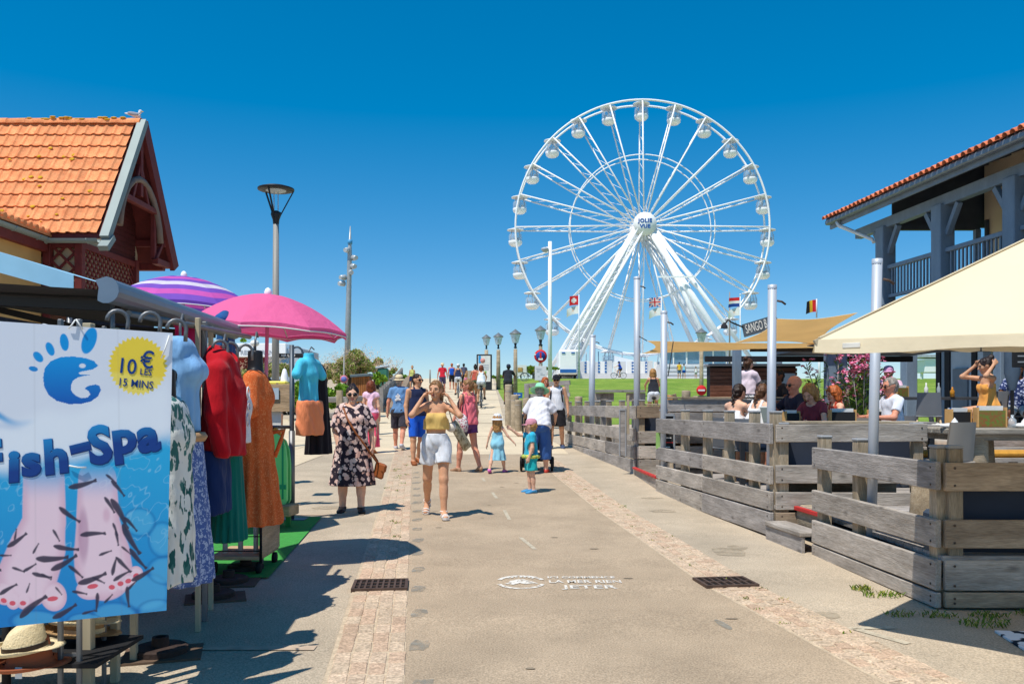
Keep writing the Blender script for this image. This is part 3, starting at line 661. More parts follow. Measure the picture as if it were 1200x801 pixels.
# granite setts, laid in four rows on the left, more loosely on the right
sett = [mat('pink_sett_%s' % n, C(*c_), rough=.9, var=.16, vs=18, bump=.6, bs=60, spec=.2, rnd=.09, fine=.34) for n, c_ in (('rose', (200, 176, 150)), ('buff', (196, 174, 148)), ('clay', (194, 166, 140)))]
mortar = mat('pale_mortar', C(196, 176, 148), rough=.95, var=.15, vs=15, fine=.15)
LS = strip_sheet('left_sett_strip', xl0, lambda y: xl0(y)+.42, 2.5, 21, .005, mortar)
RS = strip_sheet('right_sett_strip', xr0, lambda y: xr0(y)+.42, 2.5, 21, .005, mortar)
def sett_mesh(l, w, m, seed):
    rnd = random.Random(seed); bm = bmesh.new(); bmesh.ops.create_cube(bm, size=1)
    for v in bm.verts: v.co = Vector((v.co.x*w, v.co.y*l, v.co.z*.03))
    bmesh.ops.bevel(bm, geom=[e for e in bm.edges if all(v.co.z > 0 for v in e.verts) or abs(e.verts[0].co.z-e.verts[1].co.z) > .01], offset=.007, segments=1, affect='EDGES')
    for v in bm.verts: v.co += Vector((rnd.uniform(-.004, .004), rnd.uniform(-.005, .005), rnd.uniform(-.002, .002)))
    me = bpy.data.meshes.new('sett'); bm.to_mesh(me); bm.free(); me.materials.append(m); return me
lm = [sett_mesh(.195, .097, sett[i % 3], i) for i in range(6)]; rmh = [sett_mesh(.118, .092, sett[i % 3], 20+i) for i in range(8)]
def lay(parent, x0, n, pitch, pw, meshes, y0, y1, ymax, stag):
    y = y0; mbv = MB(); k = 0; ang = .114
    while y < y1:
        for i in range(n):
            yy = y+(pitch*.5 if (i % 2 and stag) else 0)+random.uniform(-.008, .008); x = x0(yy)+.02+pw*(i+.5)+random.uniform(-.004, .004)
            p = G(x, yy, -.0055+random.uniform(-.001, .002)); sl = math.atan((g(yy+.1)-g(yy-.1))/.2)
            if yy < ymax: link('sett', random.choice(meshes), parent, M4(p, rotz(.11+random.uniform(-.03, .03)) @ Matrix.Rotation(sl, 3, 'X')))
            else:
                mbv.box(p, (pw*.92, pitch*.94, .028), rotz(.11+random.uniform(-.04, .04)) @ Matrix.Rotation(sl, 3, 'X'), random.randrange(3))
        y += pitch
    if mbv.v: o = mbv.build('far_setts', sett, parent, 'stuff')
lay(LS, xl0, 4, .2, .1, lm, 3.4, 20.5, 14.5, False)
lay(RS, xr0, 4, .125, .1, rmh, 4.2, 20.5, 12.6, True)

# painted marks on the road
def mark(name, poly, m, dz=.0078):
    MB().add([G(x, y, dz) for x, y in poly], [tuple(range(len(poly)))]).build(name, m, None, 'structure')
for i, yy in enumerate([4.3+.74*k for k in range(16)]):
    x = xl0(yy)+.5; a = .05+random.uniform(-.008, .008)
    b = MB(); P = []
    for q in range(10):
        t = 2*math.pi*(q+.37)/10; r = a*1.15/max(abs(math.cos(t)), abs(math.sin(t)))*(1+random.uniform(-.16, .1)); P.append(G(x+r*math.cos(t), yy+r*2.0*math.sin(t), .0078))
    b.add(P, [tuple(range(10))]).build('road_stud_mark', bluegrey, None, 'structure')
for (xa, ya, xb, yb) in ((610, 630, 627, 644), (591, 598, 597, 609), (577, 577, 582, 584), (565, 560, 568, 564)):
    def gp(x, y):
        Y = 10.0
        for _ in range(20): Y = (CAMZ-g(Y))*1000/(y-475)
        return ((x-600)*Y/1000, Y)
    A, B = gp(xa, ya), gp(xb, yb); w = .022
    mark('lane_dash', [(A[0]-w, A[1]), (A[0]+w, A[1]), (B[0]+w, B[1]), (B[0]-w, B[1])][::-1], worn_paint)
for x, yy, a in ((1.36, 5.5, .13),):
    P = [G(x+.03*math.cos(t)-.08*math.sin(t)*.25, yy+a*math.sin(t), .0078) for t in np.linspace(0, 2*math.pi, 11)[:-1]]
    MB().add(P, [tuple(range(10))]).build('road_stud_mark', bluegrey, None, 'structure')
# stencil: round emblem and three lines of capitals
St = thing('road_stencil', 'white worn stencil with round emblem and three lines of capitals on the road', 'road marking', G(.0, 6.75))
sm = mat('stencil_white', C(226, 220, 208), rough=.9, var=.08, vs=30)
worn(sm, 34, .36, .5, .15, 1)
def flat(cx, cy): return M4(G(cx, cy, .0085), rotz(.0))
ring = MB()
for q in range(2):
    for a0, a1 in ((20+180*q, 160+180*q),):
        P = [];
        for t in np.linspace(a0, a1, 14): P.append((R_(t), .185))
        rows = [[Vector((r*math.cos(t)*1.0, r*1.25*math.sin(t), 0)) for t, _ in P] for r in (.20, .165)]
        ring.sheet([[G(.07+v.x, 6.76+v.y, .0085) for v in r] for r in rows])
ring.build('emblem_ring', sm, St)
star = [(.12*math.cos(t), .14*math.sin(t)) for t in np.linspace(0, 2*math.pi, 9)[:-1]]
fish = [(-.13, -.07), (-.10, -.02), (-.08, .05), (-.03, .09), (.02, .1), (.07, .06), (.1, .0), (.14, -.06), (.08, -.05), (.04, -.08), (-.01, -.04), (-.06, -.1)]
MB().add([G(.07+x, 6.76+y, .0085) for x, y in fish], [tuple(range(len(fish)))]).build('emblem_figure', sm, St)
sp = MB()
for q in range(7):
    a = R_(50+80*q/6); sp.bar(G(.07+.14*math.cos(a), 6.76+.17*math.sin(a), .009), G(.07+.165*math.cos(a), 6.76+.2*math.sin(a), .009), .02, .002)
sp.build('emblem_rays', sm, St)
for tline, yy, sz, x0, sx in (('ICI COMMENCE', 6.93, .1, .56, .78), ("LA MER RIEN", 6.77, .15, .58, .68), ('JETER', 6.58, .17, .6, .98)):
    text(tline, sz, flat(x0, yy), sm, St, depth=.0003, bold=.003, sx=sx, ay='CENTER')
arrow = thing('arrow_mark', 'faded pale chevron arrow painted on the pavement by the corner fence', 'road marking', G(2.33, 5.3))
for (a, b) in (((1.95, 5.32), (2.17, 5.42)), ((2.17, 5.42), (2.36, 5.08)), ((2.17, 5.42), (2.45, 5.44))):
    d = Vector((b[0]-a[0], b[1]-a[1])).normalized()*.03; n = (-d.y, d.x)
    MB().add([G(a[0]+n[0], a[1]+n[1], .005), G(a[0]-n[0], a[1]-n[1], .005), G(b[0]-n[0], b[1]-n[1], .005), G(b[0]+n[0], b[1]+n[1], .005)], [(0, 1, 2, 3)]).build('arrow_stroke', worn_paint, arrow)
# repair patches
for (x, y, w, d) in ((2.05, 8.1, .34, .5), (2.2, 8.35, .2, .3), (2.1, 5.75, .26, .22), (1.95, 11.0, .35, .3), (-2.4, 6.8, .4, .25), (2.0, 12.2, .3, .2), (-2.4, 11.3, .5, .35)):
    P = [G(x+w/2*math.cos(t)*(1+random.uniform(-.2, .2)), y+d/2*math.sin(t)*(1+random.uniform(-.2, .2)), .0045) for t in np.linspace(0, 2*math.pi, 9)[:-1]]
    MB().add(P, [tuple(range(8))]).build('repair_patch', patchm, None, 'structure')
# small stains and chips scattered on the asphalt
st = MB()
for _ in range(16):
    y = random.uniform(4.6, 16); x = random.uniform(xl0(y)+.6, xr0(y)-.1); w = random.uniform(.02, .05); d = random.uniform(.008, .02)
    st.add([G(x+w*math.cos(t)*random.uniform(.7, 1.2), y+d*math.sin(t), .0085) for t in np.linspace(0, 2*math.pi, 7)[:-1]], [tuple(range(6))])
st.build('asphalt_chips', mat('chip_dark', C(140, 126, 106), rough=.95), None, 'stuff')
# drain grates
iron = mat('rusty_iron', C(92, 74, 64), rough=.7, var=.25, vs=20, bump=.4, bs=60, metal=.3)
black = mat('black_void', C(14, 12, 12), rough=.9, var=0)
def grate(c, rz, label, nx, ny, w, d):
    t = thing('drain_grate', label, 'drain grate', c, rz); Rz = rotz(rz)
    f = MB()
    for sx in (-1, 1): f.box((sx*w/2, 0, .012), (.024, d+.024, .03))
    for sy in (-1, 1): f.box((0, sy*d/2, .012), (w-.024, .024, .03))
    f.build('frame', iron, t, local=True); MB().box((0, 0, .012), (w-.03, d-.03, .006)).build('pit', black, t, local=True)
    for i in range(1, nx):
        b = MB().box((-w/2+w*i/nx, 0, .018), (.016, d-.03, .016)).build('bar', iron, t, local=True)
    for j in range(1, ny): MB().box((0, -d/2+d*j/ny, .0155), (w-.03, .02, .015)).build('cross_bar', iron, t, local=True)
grate(G(-1.02, 6.62), .1, 'rusty iron drain grate set in the left sett strip', 9, 3, .4, .34)
grate(G(1.68, 6.72), .13, 'brown iron drain grate in the right sett strip', 7, 2, .4, .3)
# weeds by the fence foot and in the joints
gm = mat('weed_green', C(96, 122, 30), rough=.8, var=.25, vs=8); gm2 = mat('weed_straw', C(168, 160, 80), rough=.8, var=.2, vs=8)
def tuft(x, y, r, n, h):
    b = MB()
    for _ in range(n):
        a = random.uniform(0, 6.28); q = r*math.sqrt(random.random()); px, py = x+q*math.cos(a)*1.7, y+q*math.sin(a); hh = h*random.uniform(.5, 1.2); t = random.uniform(0, 6.28); w = .004
        p = G(px, py, .004); d = Vector((math.cos(t), math.sin(t), 0)); s_ = Vector((-d.y, d.x, 0))*w
        b.add([p-s_, p+s_, p+d*hh*.3+s_*.8+Vector((0, 0, hh*.7)), p+d*hh*.8+Vector((0, 0, hh))], [(0, 1, 2), (0, 2, 3)], 0 if random.random() < .75 else 1)
    return b
b = MB()
for x, y, r, n, h in ((2.74, 6.3, .09, 110, .032), (2.66, 6.5, .05, 70, .04), (2.86, 5.72, .08, 70, .03), (2.6, 5.75, .07, 60, .03), (3.2, 5.72, .08, 70, .03), (3.5, 5.76, .06, 50, .03), (3.05, 5.5, .1, 80, .04), (3.8, 5.7, .1, 50, .03)):
    q = tuft(x, y, r, n, h); b.add(q.v, q.f); b.m[-len(q.f):] = q.m
for _ in range(46):
    y = random.uniform(5, 19); x = xr0(y)+random.uniform(.02, .4); q = tuft(x, y, .03, 10, .02); b.add(q.v, q.f); b.m[-len(q.f):] = q.m
for _ in range(14):
    y = random.uniform(8, 19); x = xl0(y)+random.uniform(.02, .4); q = tuft(x, y, .03, 14, .028); b.add(q.v, q.f); b.m[-len(q.f):] = q.m
b.build('weeds', [gm, gm2], None, 'stuff')
# ------------------------------------------------------------------ the big wheel on the bluff
wht = mat('white_steel', C(250, 250, 250), rough=.5, var=.03, vs=1, spec=.4)
offw = mat('offwhite_panel', C(222, 224, 228), rough=.5, var=.04, vs=1)
bluep = mat('blue_stripe', C(40, 104, 176), rough=.5)
glass = mat('gondola_glass', C(214, 228, 240), rough=.1, spec=.6, alpha=.3, var=.02)
greyw = mat('pale_grey_metal', C(176, 182, 190), rough=.45)
WY = 108.0; WC = at(751.5, 268, WY); WR = 147.5*WY/1000; BZ = g(108)
wheel = thing('ferris_wheel', 'giant white ferris wheel with clear gondolas on the grassy bluff', 'ferris wheel', (WC.x, WY, BZ))
HALF = 1.1
def wp(r, a, dy): return Vector((WC.x+r*math.sin(a), WY+dy, WC.z+r*math.cos(a)))
for dy in (-HALF, HALF):
    MB().tube([wp(WR, 2*math.pi*i/120, dy) for i in range(120)], .13, 6, closed=True).build('rim', wht, wheel)
    MB().tube([wp(WR*.57, 2*math.pi*i/72, dy) for i in range(72)], .075, 5, closed=True).build('inner_ring', wht, wheel)
sp_me = None; go = None
for k in range(24):
    a = 2*math.pi*k/24
    b = MB()
    for dy in (-HALF, HALF):
        b.tube([wp(.6, a, dy*1.9), wp(WR, a, dy)], .10, 5)
    n = 9
    for i in range(1, n):
        r0 = WR*i/n; r1 = WR*(i+1)/n; y0 = HALF*(1.9-.9*i/n); b.tube([wp(r0, a, -y0), wp(min(r1, WR), a, y0*.95)], .03, 4)
    b.tube([wp(WR, a, -HALF), wp(WR, a, HALF)], .07, 5)
    b.build('spoke', wht, wheel)
MB().tube([Vector((WC.x, WY-2.7, WC.z)), Vector((WC.x, WY+2.7, WC.z))], .8, 20).build('axle', wht, wheel)
for dy in (-2.1, 2.1): MB().lathe([(.001, -.15), (1.3, -.15), (1.3, .15), (.001, .15)], (WC.x, WY+dy, WC.z), 24, 0, Matrix.Rotation(R_(90), 3, 'X')).build('hub_flange', wht, wheel)
disk = MB().lathe([(.001, -.12), (1.42, -.12), (1.42, .12), (.001, .12)], (WC.x, WY-3.0, WC.z), 32, 0, Matrix.Rotation(R_(90), 3, 'X')).build('hub_sign', wht, wheel)
RX90 = Matrix.Rotation(R_(90), 3, 'X')
blue_l = mat('blue_lettering', C(28, 92, 168), rough=.5)
for tl, dz in (('JOLIE', .36), ('VUE', -.34)): text(tl, .66, M4((WC.x, WY-3.15, WC.z+dz), RX90), blue_l, disk, bold=.03, depth=.01, space=1.12)
def gondola(k):
    a = 2*math.pi*k/24; p = wp(WR, a, 0); t = bpy.data.objects.new('gondola', None); COL.objects.link(t); t.parent = wheel; t.matrix_basis = wm(wheel).inverted() @ M4(p); return t
def gparts(t):
    MB().lathe([(.001, .3), (.5, .26), (1.05, .1), (1.08, .03), (1.0, .0), (.001, .02)], (0, 0, -.25), 20).build('gondola_roof', wht, t, local=True)
    MB().lathe([(.001, -2.25), (.55, -2.2), (.83, -1.95), (.88, -1.6), (.86, -1.55), (.8, -1.9), (.001, -1.95)], (0, 0, -.02), 20).build('gondola_tub', wht, t, local=True)
    MB().lathe([(.87, -1.55), (.88, -1.0), (.8, -.62)], (0, 0, 0), 20).build('gondola_glazing', glass, t, local=True)
    b = MB()
    for q in range(4): an = R_(45+90*q); b.tube([(.84*math.cos(an), .84*math.sin(an), -1.6), (.86*math.cos(an), .86*math.sin(an), -1.0), (.6*math.cos(an), .6*math.sin(an), -.24)], .035, 5)
    b.tube([(0, 0, -1.9), (0, 0, .1)], .05, 6); b.box((.35, 0, -1.45), (.3, .9, .5)); b.box((-.35, 0, -1.45), (.3, .9, .5))
    b.build('gondola_frame', greyw, t, local=True)
g0 = gondola(0); gparts(g0)
for k in range(1, 24):
    t = gondola(k)
    for ch in g0.children: c = ch.copy(); COL.objects.link(c); c.parent = t
def beam(name, a, b, w, parent=wheel):
    m = MB(); a = Vector(a); b = Vector(b); R = frame(b-a, (0, 1, 0)); L = (b-a).length
    for sy in (-1, 1):
        for sz in (-1, 1):
            o = R @ Vector((0, sy*w/2, sz*w/2)); m.tube([a+o, b+o], w*.22, 6)
    n = int(L/(w*1.3))
    for i in range(n):
        p = a+(b-a)*(i/n); q = a+(b-a)*((i+1)/n)
        for sy in (-1, 1): m.bar(p+R @ Vector((0, sy*w/2, -w/2)), q+R @ Vector((0, sy*w/2, w/2)), w*.14, w*.14)
        for sz in (-1, 1): m.bar(p+R @ Vector((0, -w/2, sz*w/2)), q+R @ Vector((0, w/2, sz*w/2)), w*.14, w*.14)
    m.bar(a, b, w*.5, w*.3, up=(0, 1, 0)); m.build(name, wht, parent)
for dy, f in ((-2.6, -5.2), (2.6, 5.2)):
    hubp = Vector((WC.x, WY+dy, WC.z))
    for sx, fx in ((-1, -11.0), (1, 12.0)):
        foot_ = Vector((WC.x+fx, WY+f*.8, BZ+.3))
        if sx < 0: beam('support_leg', hubp+Vector((sx*.5, 0, -.6)), foot_, .72)
        else: MB().tube([hubp+Vector((.5, 0, -.5)), foot_], .4, 10).build('support_leg', wht, wheel)
        MB().tube([hubp+Vector((sx*.9, 0, -.3)), foot_+Vector((sx*-(1.9 if sx < 0 else 2.6), 0, 0))], .28, 8).build('support_strut', wht, wheel)
        if sx > 0 or dy < 0: MB().tube([hubp+Vector((sx*1.0, 0, -.2)), foot_+Vector((sx*(1.3 if sx < 0 else 2.2), f*.1, 0))], .26, 8).build('support_strut', wht, wheel)
        MB().box(foot_+Vector((sx*-.4, 0, -.15)), (4.2, 1.6, .5), bev=.05).build('foot_pad', offw, wheel)
MB().bar((WC.x+1.4, WY-4.0, BZ+12.5), (WC.x+6.0, WY-4.0, BZ+12.5), .18, .18).build('tie_bar', wht, wheel)
# platform with the striped boarding fence
plat = MB(); x0, x1 = (672-600)*.101, (880-600)*.101; PY = 101.0; PZ = g(PY)
plat.box(((x0+x1)/2, PY+6, PZ+.4), (x1-x0, 9, .9), bev=.03); plat.build('boarding_platform', offw, wheel)
nb = 26
for i in range(nb):
    xa = x0+(x1-x0)*i/nb; w = (x1-x0)/nb
    if i in (9,): continue
    MB().box((xa+w/2, PY+1.55, PZ+1.5), (w*.86, .08, 1.35+.12*(i % 3)), bev=.01).build('fence_panel', offw if i % 2 else wht, wheel)
    if i % 2 == 0 or i < 5:
        for q in range(4): MB().box((xa+w*.93, PY+1.5, PZ+.98+.36*q), (.24, .1, .2)).build('stripe_block', bluep, wheel)
for i in range(14):
    xa = x0+(x1-x0)*(i+.3)/14; MB().tube([(xa, PY+4+random.uniform(0, 3), PZ+.8), (xa, PY+5, PZ+3.4+random.uniform(0, .5))], .06, 5).build('railing_post', greyw, wheel)
bx = at(480, 0, 1)
rp = MB(); rp.prism([(x0+5.2, PY+3, PZ+.8), (x0+9.8, PY+3, PZ+.8), (x0+9.8, PY+3, PZ+1.9), (x0+5.2, PY+3, PZ+3.0)], (0, 0, 0), (0, .15, 0)); rp.build('access_ramp', wht, wheel)
# ticket booth
bxx = (812-600)*.1; tb = thing('ticket_booth', 'white glazed ticket booth beside the wheel platform', 'booth', (bxx, 100, g(100)))
MB().box((bxx, 101, g(100)+.9), (7.8, 2.6, 1.7), bev=.05).build('counter_wall', offw, tb)
MB().box((bxx, 101, g(100)+3.55), (8.4, 3.2, .3), bev=.05).build('roof', wht, tb)
bg_glass = mat('booth_glass', C(120, 160, 190), rough=.06, spec=.7, alpha=.75)
for i in range(5):
    MB().box((bxx-3.1+1.55*i, 99.85, g(100)+2.55), (1.35, .05, 1.5)).build('pane', bg_glass, tb)
for i in range(6): MB().box((bxx-3.87+1.55*i, 99.8, g(100)+2.55), (.14, .14, 1.7)).build('mullion', wht, tb)
for q in range(3): MB().box((bxx, 99.68, g(100)+.5+.45*q), (7.6, .04, .1)).build('trim_band', greyw, tb)
# generator lorry seen from behind
lx = (665-600)*.1; lo = thing('white_lorry', 'white lorry seen from behind with blue band at the foot of the wheel', 'lorry', (lx, 99, g(99)))
MB().box((lx, 101.2, g(99)+1.95), (2.2, 5, 2.9), bev=.18).build('box_body', wht, lo)
MB().box((lx, 98.66, g(99)+.95), (1.9, .06, .38)).build('tail_band', bluep, lo)
for sx in (-.55, .55): MB().box((lx+sx, 98.66, g(99)+3.05), (.4, .06, .14)).build('marker_light', bluep, lo)
blk = mat('black_rubber', C(28, 28, 30), rough=.8)
MB().box((lx, 99.0, g(99)+.48), (2.1, .3, .2), bev=.02).build('bumper', blk, lo)
for sx in (-.85, .85): MB().lathe([(.001, -.14), (.42, -.14), (.42, .14), (.001, .14)], (lx+sx, 100, g(99)+.42), 14, 0, Matrix.Rotation(R_(90), 3, 'Y')).build('wheel', blk, lo)
# flags on their poles
redm = mat('flag_red', C(214, 40, 44), rough=.8); whm = mat('flag_white', C(236, 234, 230), rough=.8, vs=2); navy = mat('flag_blue', C(28, 70, 150), rough=.8); blackf = mat('flag_black', C(28, 26, 28), rough=.8); yelf = mat('flag_yellow', C(240, 200, 50), rough=.8); orf = mat('flag_emblem', C(226, 170, 120), rough=.8)
polem = mat('flagpole_white', C(226, 228, 232), rough=.4)
def flag_sheet(c, w, h, fn, mats, name, parent, lean=0, n=14):
    """waving cloth, colours by fn(u, v) -> material index"""
    b = MB(); V = []
    for j in range(n+1):
        for i in range(n+1):
            u, v = i/n, j/n; V.append(Vector((c[0]+w*u, c[1]+.22*abs(w)*math.sin(u*5+v*1.5)*u, c[2]-h*v-lean*u*u*h)))
    for j in range(n):
        for i in range(n): b.add([V[j*(n+1)+i], V[j*(n+1)+i+1], V[(j+1)*(n+1)+i+1], V[(j+1)*(n+1)+i]], [(0, 1, 2, 3)], fn((i+.5)/n, (j+.5)/n), True)
    return b.build(name, mats, parent)
def swiss(u, v): return 1 if (abs(u-.5) < .12 and abs(v-.5) < .32) or (abs(v-.5) < .12 and abs(u-.5) < .32) else 0
def union(u, v):
    d1, d2 = abs(u-v), abs(u+v-1)
    if abs(u-.5) < .08 or abs(v-.5) < .1: return 0
    if abs(u-.5) < .14 or abs(v-.5) < .17: return 1
    if d1 < .05 or d2 < .05: return 0
    if d1 < .13 or d2 < .13: return 1
    return 2
def dutch(u, v): return 0 if v < .34 else (1 if v < .67 else 2)
def emblem(u, v): return 1 if .35 < u < .6 and .3 < v < .65 and (u*7+v*9) % 1 < .55 else 0
def belg(u, v): return 0 if u < .34 else (1 if u < .67 else 2)
for px, top_, y0, kindf, mats_, lab, dirn, wid in ((678.5, 344, 443, swiss, [redm, whm], 'white flagpole with a red flag bearing a white cross', -1, .95), (775, 346, 443, union, [redm, whm, navy], 'white flagpole flying a red white and blue crossed union flag', -1, 1.25), (867.5, 346, 443, dutch, [redm, whm, navy], 'white flagpole flying a red white blue striped flag', -1, 1.2)):
    Y = 92.0; f = Vector(((px-600)*Y/1000, Y, g(Y))); fp = thing('flagpole', lab, 'flagpole', f, 0, 'flagpoles in front of the wheel')
    zt = at(px, top_, Y).z
    MB().tube([f, (f.x, f.y, zt)], [.09, .05], 8).build('pole', polem, fp); MB().ell((f.x, f.y, zt+.08), (.1, .1, .1)).build('finial', polem, fp)
    flag_sheet((f.x+dirn*.08, Y, zt-.2), dirn*wid, 1.0, kindf, mats_, 'flag', fp, .12)
    flag_sheet((f.x+dirn*.08, Y, zt-1.3), dirn*1.25, .85, emblem, [whm, orf], 'lower_flag', fp, .5)
rp_ = thing('mast', 'thin orange red mast behind the boarding fence', 'mast', ((746-600)*.1, 100, g(100))); MB().tube([((746-600)*.1, 100, g(100)), ((746-600)*.1, 100, at(0, 408, 100).z)], .09, 6).build('pole', mat('coral_paint', C(226, 140, 120), rough=.6), rp_)
gp_ = thing('mast', 'thin brown grey mast right of the wheel behind the striped flag', 'mast', ((855-600)*.098, 98, g(98))); MB().tube([((855-600)*.098, 98, g(98)), ((855-600)*.098, 98, at(0, 342, 98).z)], [.13, .05], 6).build('pole', mat('mast_grey', C(150, 140, 134), rough=.6), gp_)
# ------------------------------------------------------------------ left house with the orange tiled gable roof
tile = mat('orange_tile', C(226, 136, 84), rough=.85, var=.14, vs=6, bump=.4, bs=40, rnd=.17, col2=C(240, 160, 106), fine=.2, stain=.12)
lichen = mat('yellow_lichen', C(206, 160, 40), rough=.95, var=.2, vs=20)
zinc = mat('pale_zinc', C(138, 150, 148), rough=.6, var=.06, vs=2, metal=.2)
maroon = mat('maroon_timber', C(112, 44, 42), rough=.65, var=.15, vs=6, bump=.2, stretch=(1, 1, 1))
darkred = mat('dark_red_board', C(84, 32, 30), rough=.75, var=.15, vs=5)
plaster = mat('beige_plaster', C(204, 186, 156), rough=.95, var=.08, vs=2, bump=.4, bs=30)
ochre = mat('ochre_wall', C(206, 162, 100), rough=.95, var=.1, vs=2, bump=.3, bs=30)
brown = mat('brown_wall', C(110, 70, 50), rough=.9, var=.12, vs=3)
HX = -7.8; RY = 18.0; EY = 16.4; BY = 19.55; RZ = 7.42; EZ = 4.8
H = thing('tiled_house', 'old house with orange tiled gable roof and maroon lattice gallery behind the stalls', 'house', (-10, 18, g(18)))
dsl = Vector((0, RY-EY, RZ-EZ)); SLn = dsl.length; dsl.normalize(); nrm = Vector((1, 0, 0)).cross(dsl)
Rt_ = Matrix((Vector((1, 0, 0)), dsl, nrm)).transposed()
NX = 9
def tile_mesh(seed):
    rnd = random.Random(seed); prof = [(-.105, .012), (-.075, .03), (-.04, .034), (-.01, .012), (.03, .006), (.07, .006), (.1, .012)]; V = []; F = []
    rows = [(-.19, .034, .0), (-.19, .034, 1), (.19, .0, 1)]
    for (y, dz, up) in rows:
        for (x, z) in prof: V.append((x, y, (z if up else z-.018)+dz+rnd.uniform(-.001, .001)))
    n = len(prof)
    for r in range(2):
        for i in range(n-1): F.append((r*n+i, r*n+i+1, (r+1)*n+i+1, (r+1)*n+i))
    m = MB().add(V, F, 0, False); return m.mesh(tile)
tms = [tile_mesh(i) for i in range(4)]
rowh = SLn/9
for r in range(9):
    for c in range(21):
        p = Vector((HX-.25-.2*c+(.1 if r % 2 else 0)*0, EY, EZ))+dsl*(rowh*(r+.5))+nrm*.02
        o = link('roof_tile', random.choice(tms), H, M4(p, Rt_ @ rotz(random.uniform(-.02, .02)) @ Matrix.Rotation(random.uniform(-.03, .03), 3, 'X')))
b = MB()
P0 = Vector((0, EY, EZ)); P1 = Vector((0, RY, RZ)); P2 = Vector((0, BY, EZ))
for (A_, B_) in ((P0, P1), (P1, P2)):
    b.prism([Vector((-13, 0, 0))+A_, Vector((HX, 0, 0))+A_, Vector((HX, 0, 0))+B_, Vector((-13, 0, 0))+B_], (0, 0, 0), Vector((0, 0, -.09)))
b.build('roof_deck', maroon, H)
for i in range(11):
    x = HX-.12-.4*i; pr = []
    seg = [(.12*math.cos(t), .1*math.sin(t)+.0) for t in np.linspace(-.3, math.pi+.3, 8)]
    m = MB(); rows = [[(dx, y, z+.006*(1 if dx > 0 else 0)) for y, z in seg] for dx in (-.21, .21)]
    m.sheet(rows); o = link('ridge_tile', m.mesh(tile), H, M4((x-.1, RY, RZ+.03), rotz(random.uniform(-.02, .02))))
li = MB()
for _ in range(26):
    x = HX-.3-random.random()*2.2; t = random.random(); li.ell(Vector((x, RY-.06-random.random()*.06, RZ+.1+random.uniform(-.03, .03))), (.07, .03, .02), None, 5)
for _ in range(22):
    p = Vector((HX-.3-random.random()*3.4, EY, EZ))+dsl*(SLn*random.random()**1.3)+nrm*.07; w = random.uniform(.02, .07); li.ell(p, (w, w*.7, .012), Rt_, 5)
li.build('lichen_patches', lichen, H, 'stuff')
# verge boards, gutter
m = MB().bar(Vector((HX+.02, EY-.08, EZ-.10)), Vector((HX+.02, RY, RZ+.06)), .17, .14); m.build('verge_board', zinc, H)
MB().bar(Vector((HX+.05, EY-.22, EZ-.32)), Vector((HX+.05, EY+.06, EZ-.06)), .19, .11).build('verge_foot', zinc, H)
MB().bar(Vector((HX+.02, RY, RZ+.04)), Vector((HX+.02, BY+.12, EZ-.14)), .1, .3).build('rear_verge_board', maroon, H)
MB().bar(Vector((HX-.02, RY, RZ-.1)), Vector((HX-.02, EY, EZ-.14)), .09, .2).build('barge_board', maroon, H)
def gutter(name, a, b, r, par):
    a = Vector(a); b = Vector(b); Rg = frame(b-a); L = (b-a).length; seg = [(r*math.cos(t), r*math.sin(t)) for t in np.linspace(math.pi, 2*math.pi, 9)]
    m = MB(); m.sheet([[a+Rg @ Vector((x, y, z)) for y, z in seg] for x in (0, L)]); m.sheet([[a+Rg @ Vector((x, y*.86, z*.86)) for y, z in reversed(seg)] for x in (0, L)])
    for q in range(int(L/.8)+1): m.tube([a+Rg @ Vector((q*.8, r*1.05*math.cos(t), r*1.05*math.sin(t))) for t in np.linspace(math.pi, 2*math.pi, 7)], .012, 5)
    m.build(name, zinc, par)
gutter('gutter', (-8.9, EY-.1, EZ-.12), (HX-.1, EY-.1, EZ-.12), .08, H)
gutter('gutter', (-8.9, 12.8, EZ-.1), (-8.9, EY-.06, EZ-.1), .08, H)
# gable wall and its timber
GX = -8.45
MB().prism([(GX, EY+.25, g(17)), (GX, BY-.3, g(17)), (GX, BY-.3, 4.9), (GX, RY, RZ-.25), (GX, EY+.25, 4.9)], (0, 0, 0), (-4, 0, 0)).build('gable_wall', plaster, H)
for i in range(15):
    z = 4.75+.115*i; hw = min(.62, (RZ-.55-z)*.55)
    if hw < .08: break
    MB().box((GX+.03, RY+.42, z), (.04, hw*2, .108), bev=.006).build('board', darkred, H)
for (a, b_, w) in (((HX-.05, RY, RZ-.12), (HX-.05, RY, 5.9), .11), ((HX-.05, RY-1.05, 5.75), (HX-.05, RY+1.0, 5.75), .12), ((HX-.05, BY-.3, 4.62), (GX, BY-.3, 4.62), .16),
                   ((HX-.05, BY-.1, 4.68), (HX-.05, RY+.75, 4.68), .14), ((HX-.1, RY+.8, 4.7), (HX-.1, RY+.8, 5.8), .1), ((HX-.05, RY+.75, 4.68), (HX-.05, BY-.35, 5.2), .08), ((HX-.05, RY-.4, 5.75), (HX-.05, RY, 6.6), .08), ((HX-.05, RY+.4, 5.75), (HX-.05, RY, 6.6), .08)):
    MB().bar(a, b_, w, w, bev=.01).build('gable_timber', maroon, H)
arc = [Vector((HX-.02, RY+1.0*math.cos(t), 4.9+1.35*math.sin(t))) for t in np.linspace(.15, math.pi-.15, 12)]
MB().tube(arc, .07, 6).build('arch_brace', mat('grey_timber', C(128, 112, 104), rough=.8), H)
for yy in (16.75, RY, 19.2): MB().bar((GX, yy, 4.55+(RZ-EZ)*(1-abs(yy-RY)/1.6)*.9), (HX, yy, 4.55+(RZ-EZ)*(1-abs(yy-RY)/1.6)*.9), .14, .14).build('purlin', maroon, H)
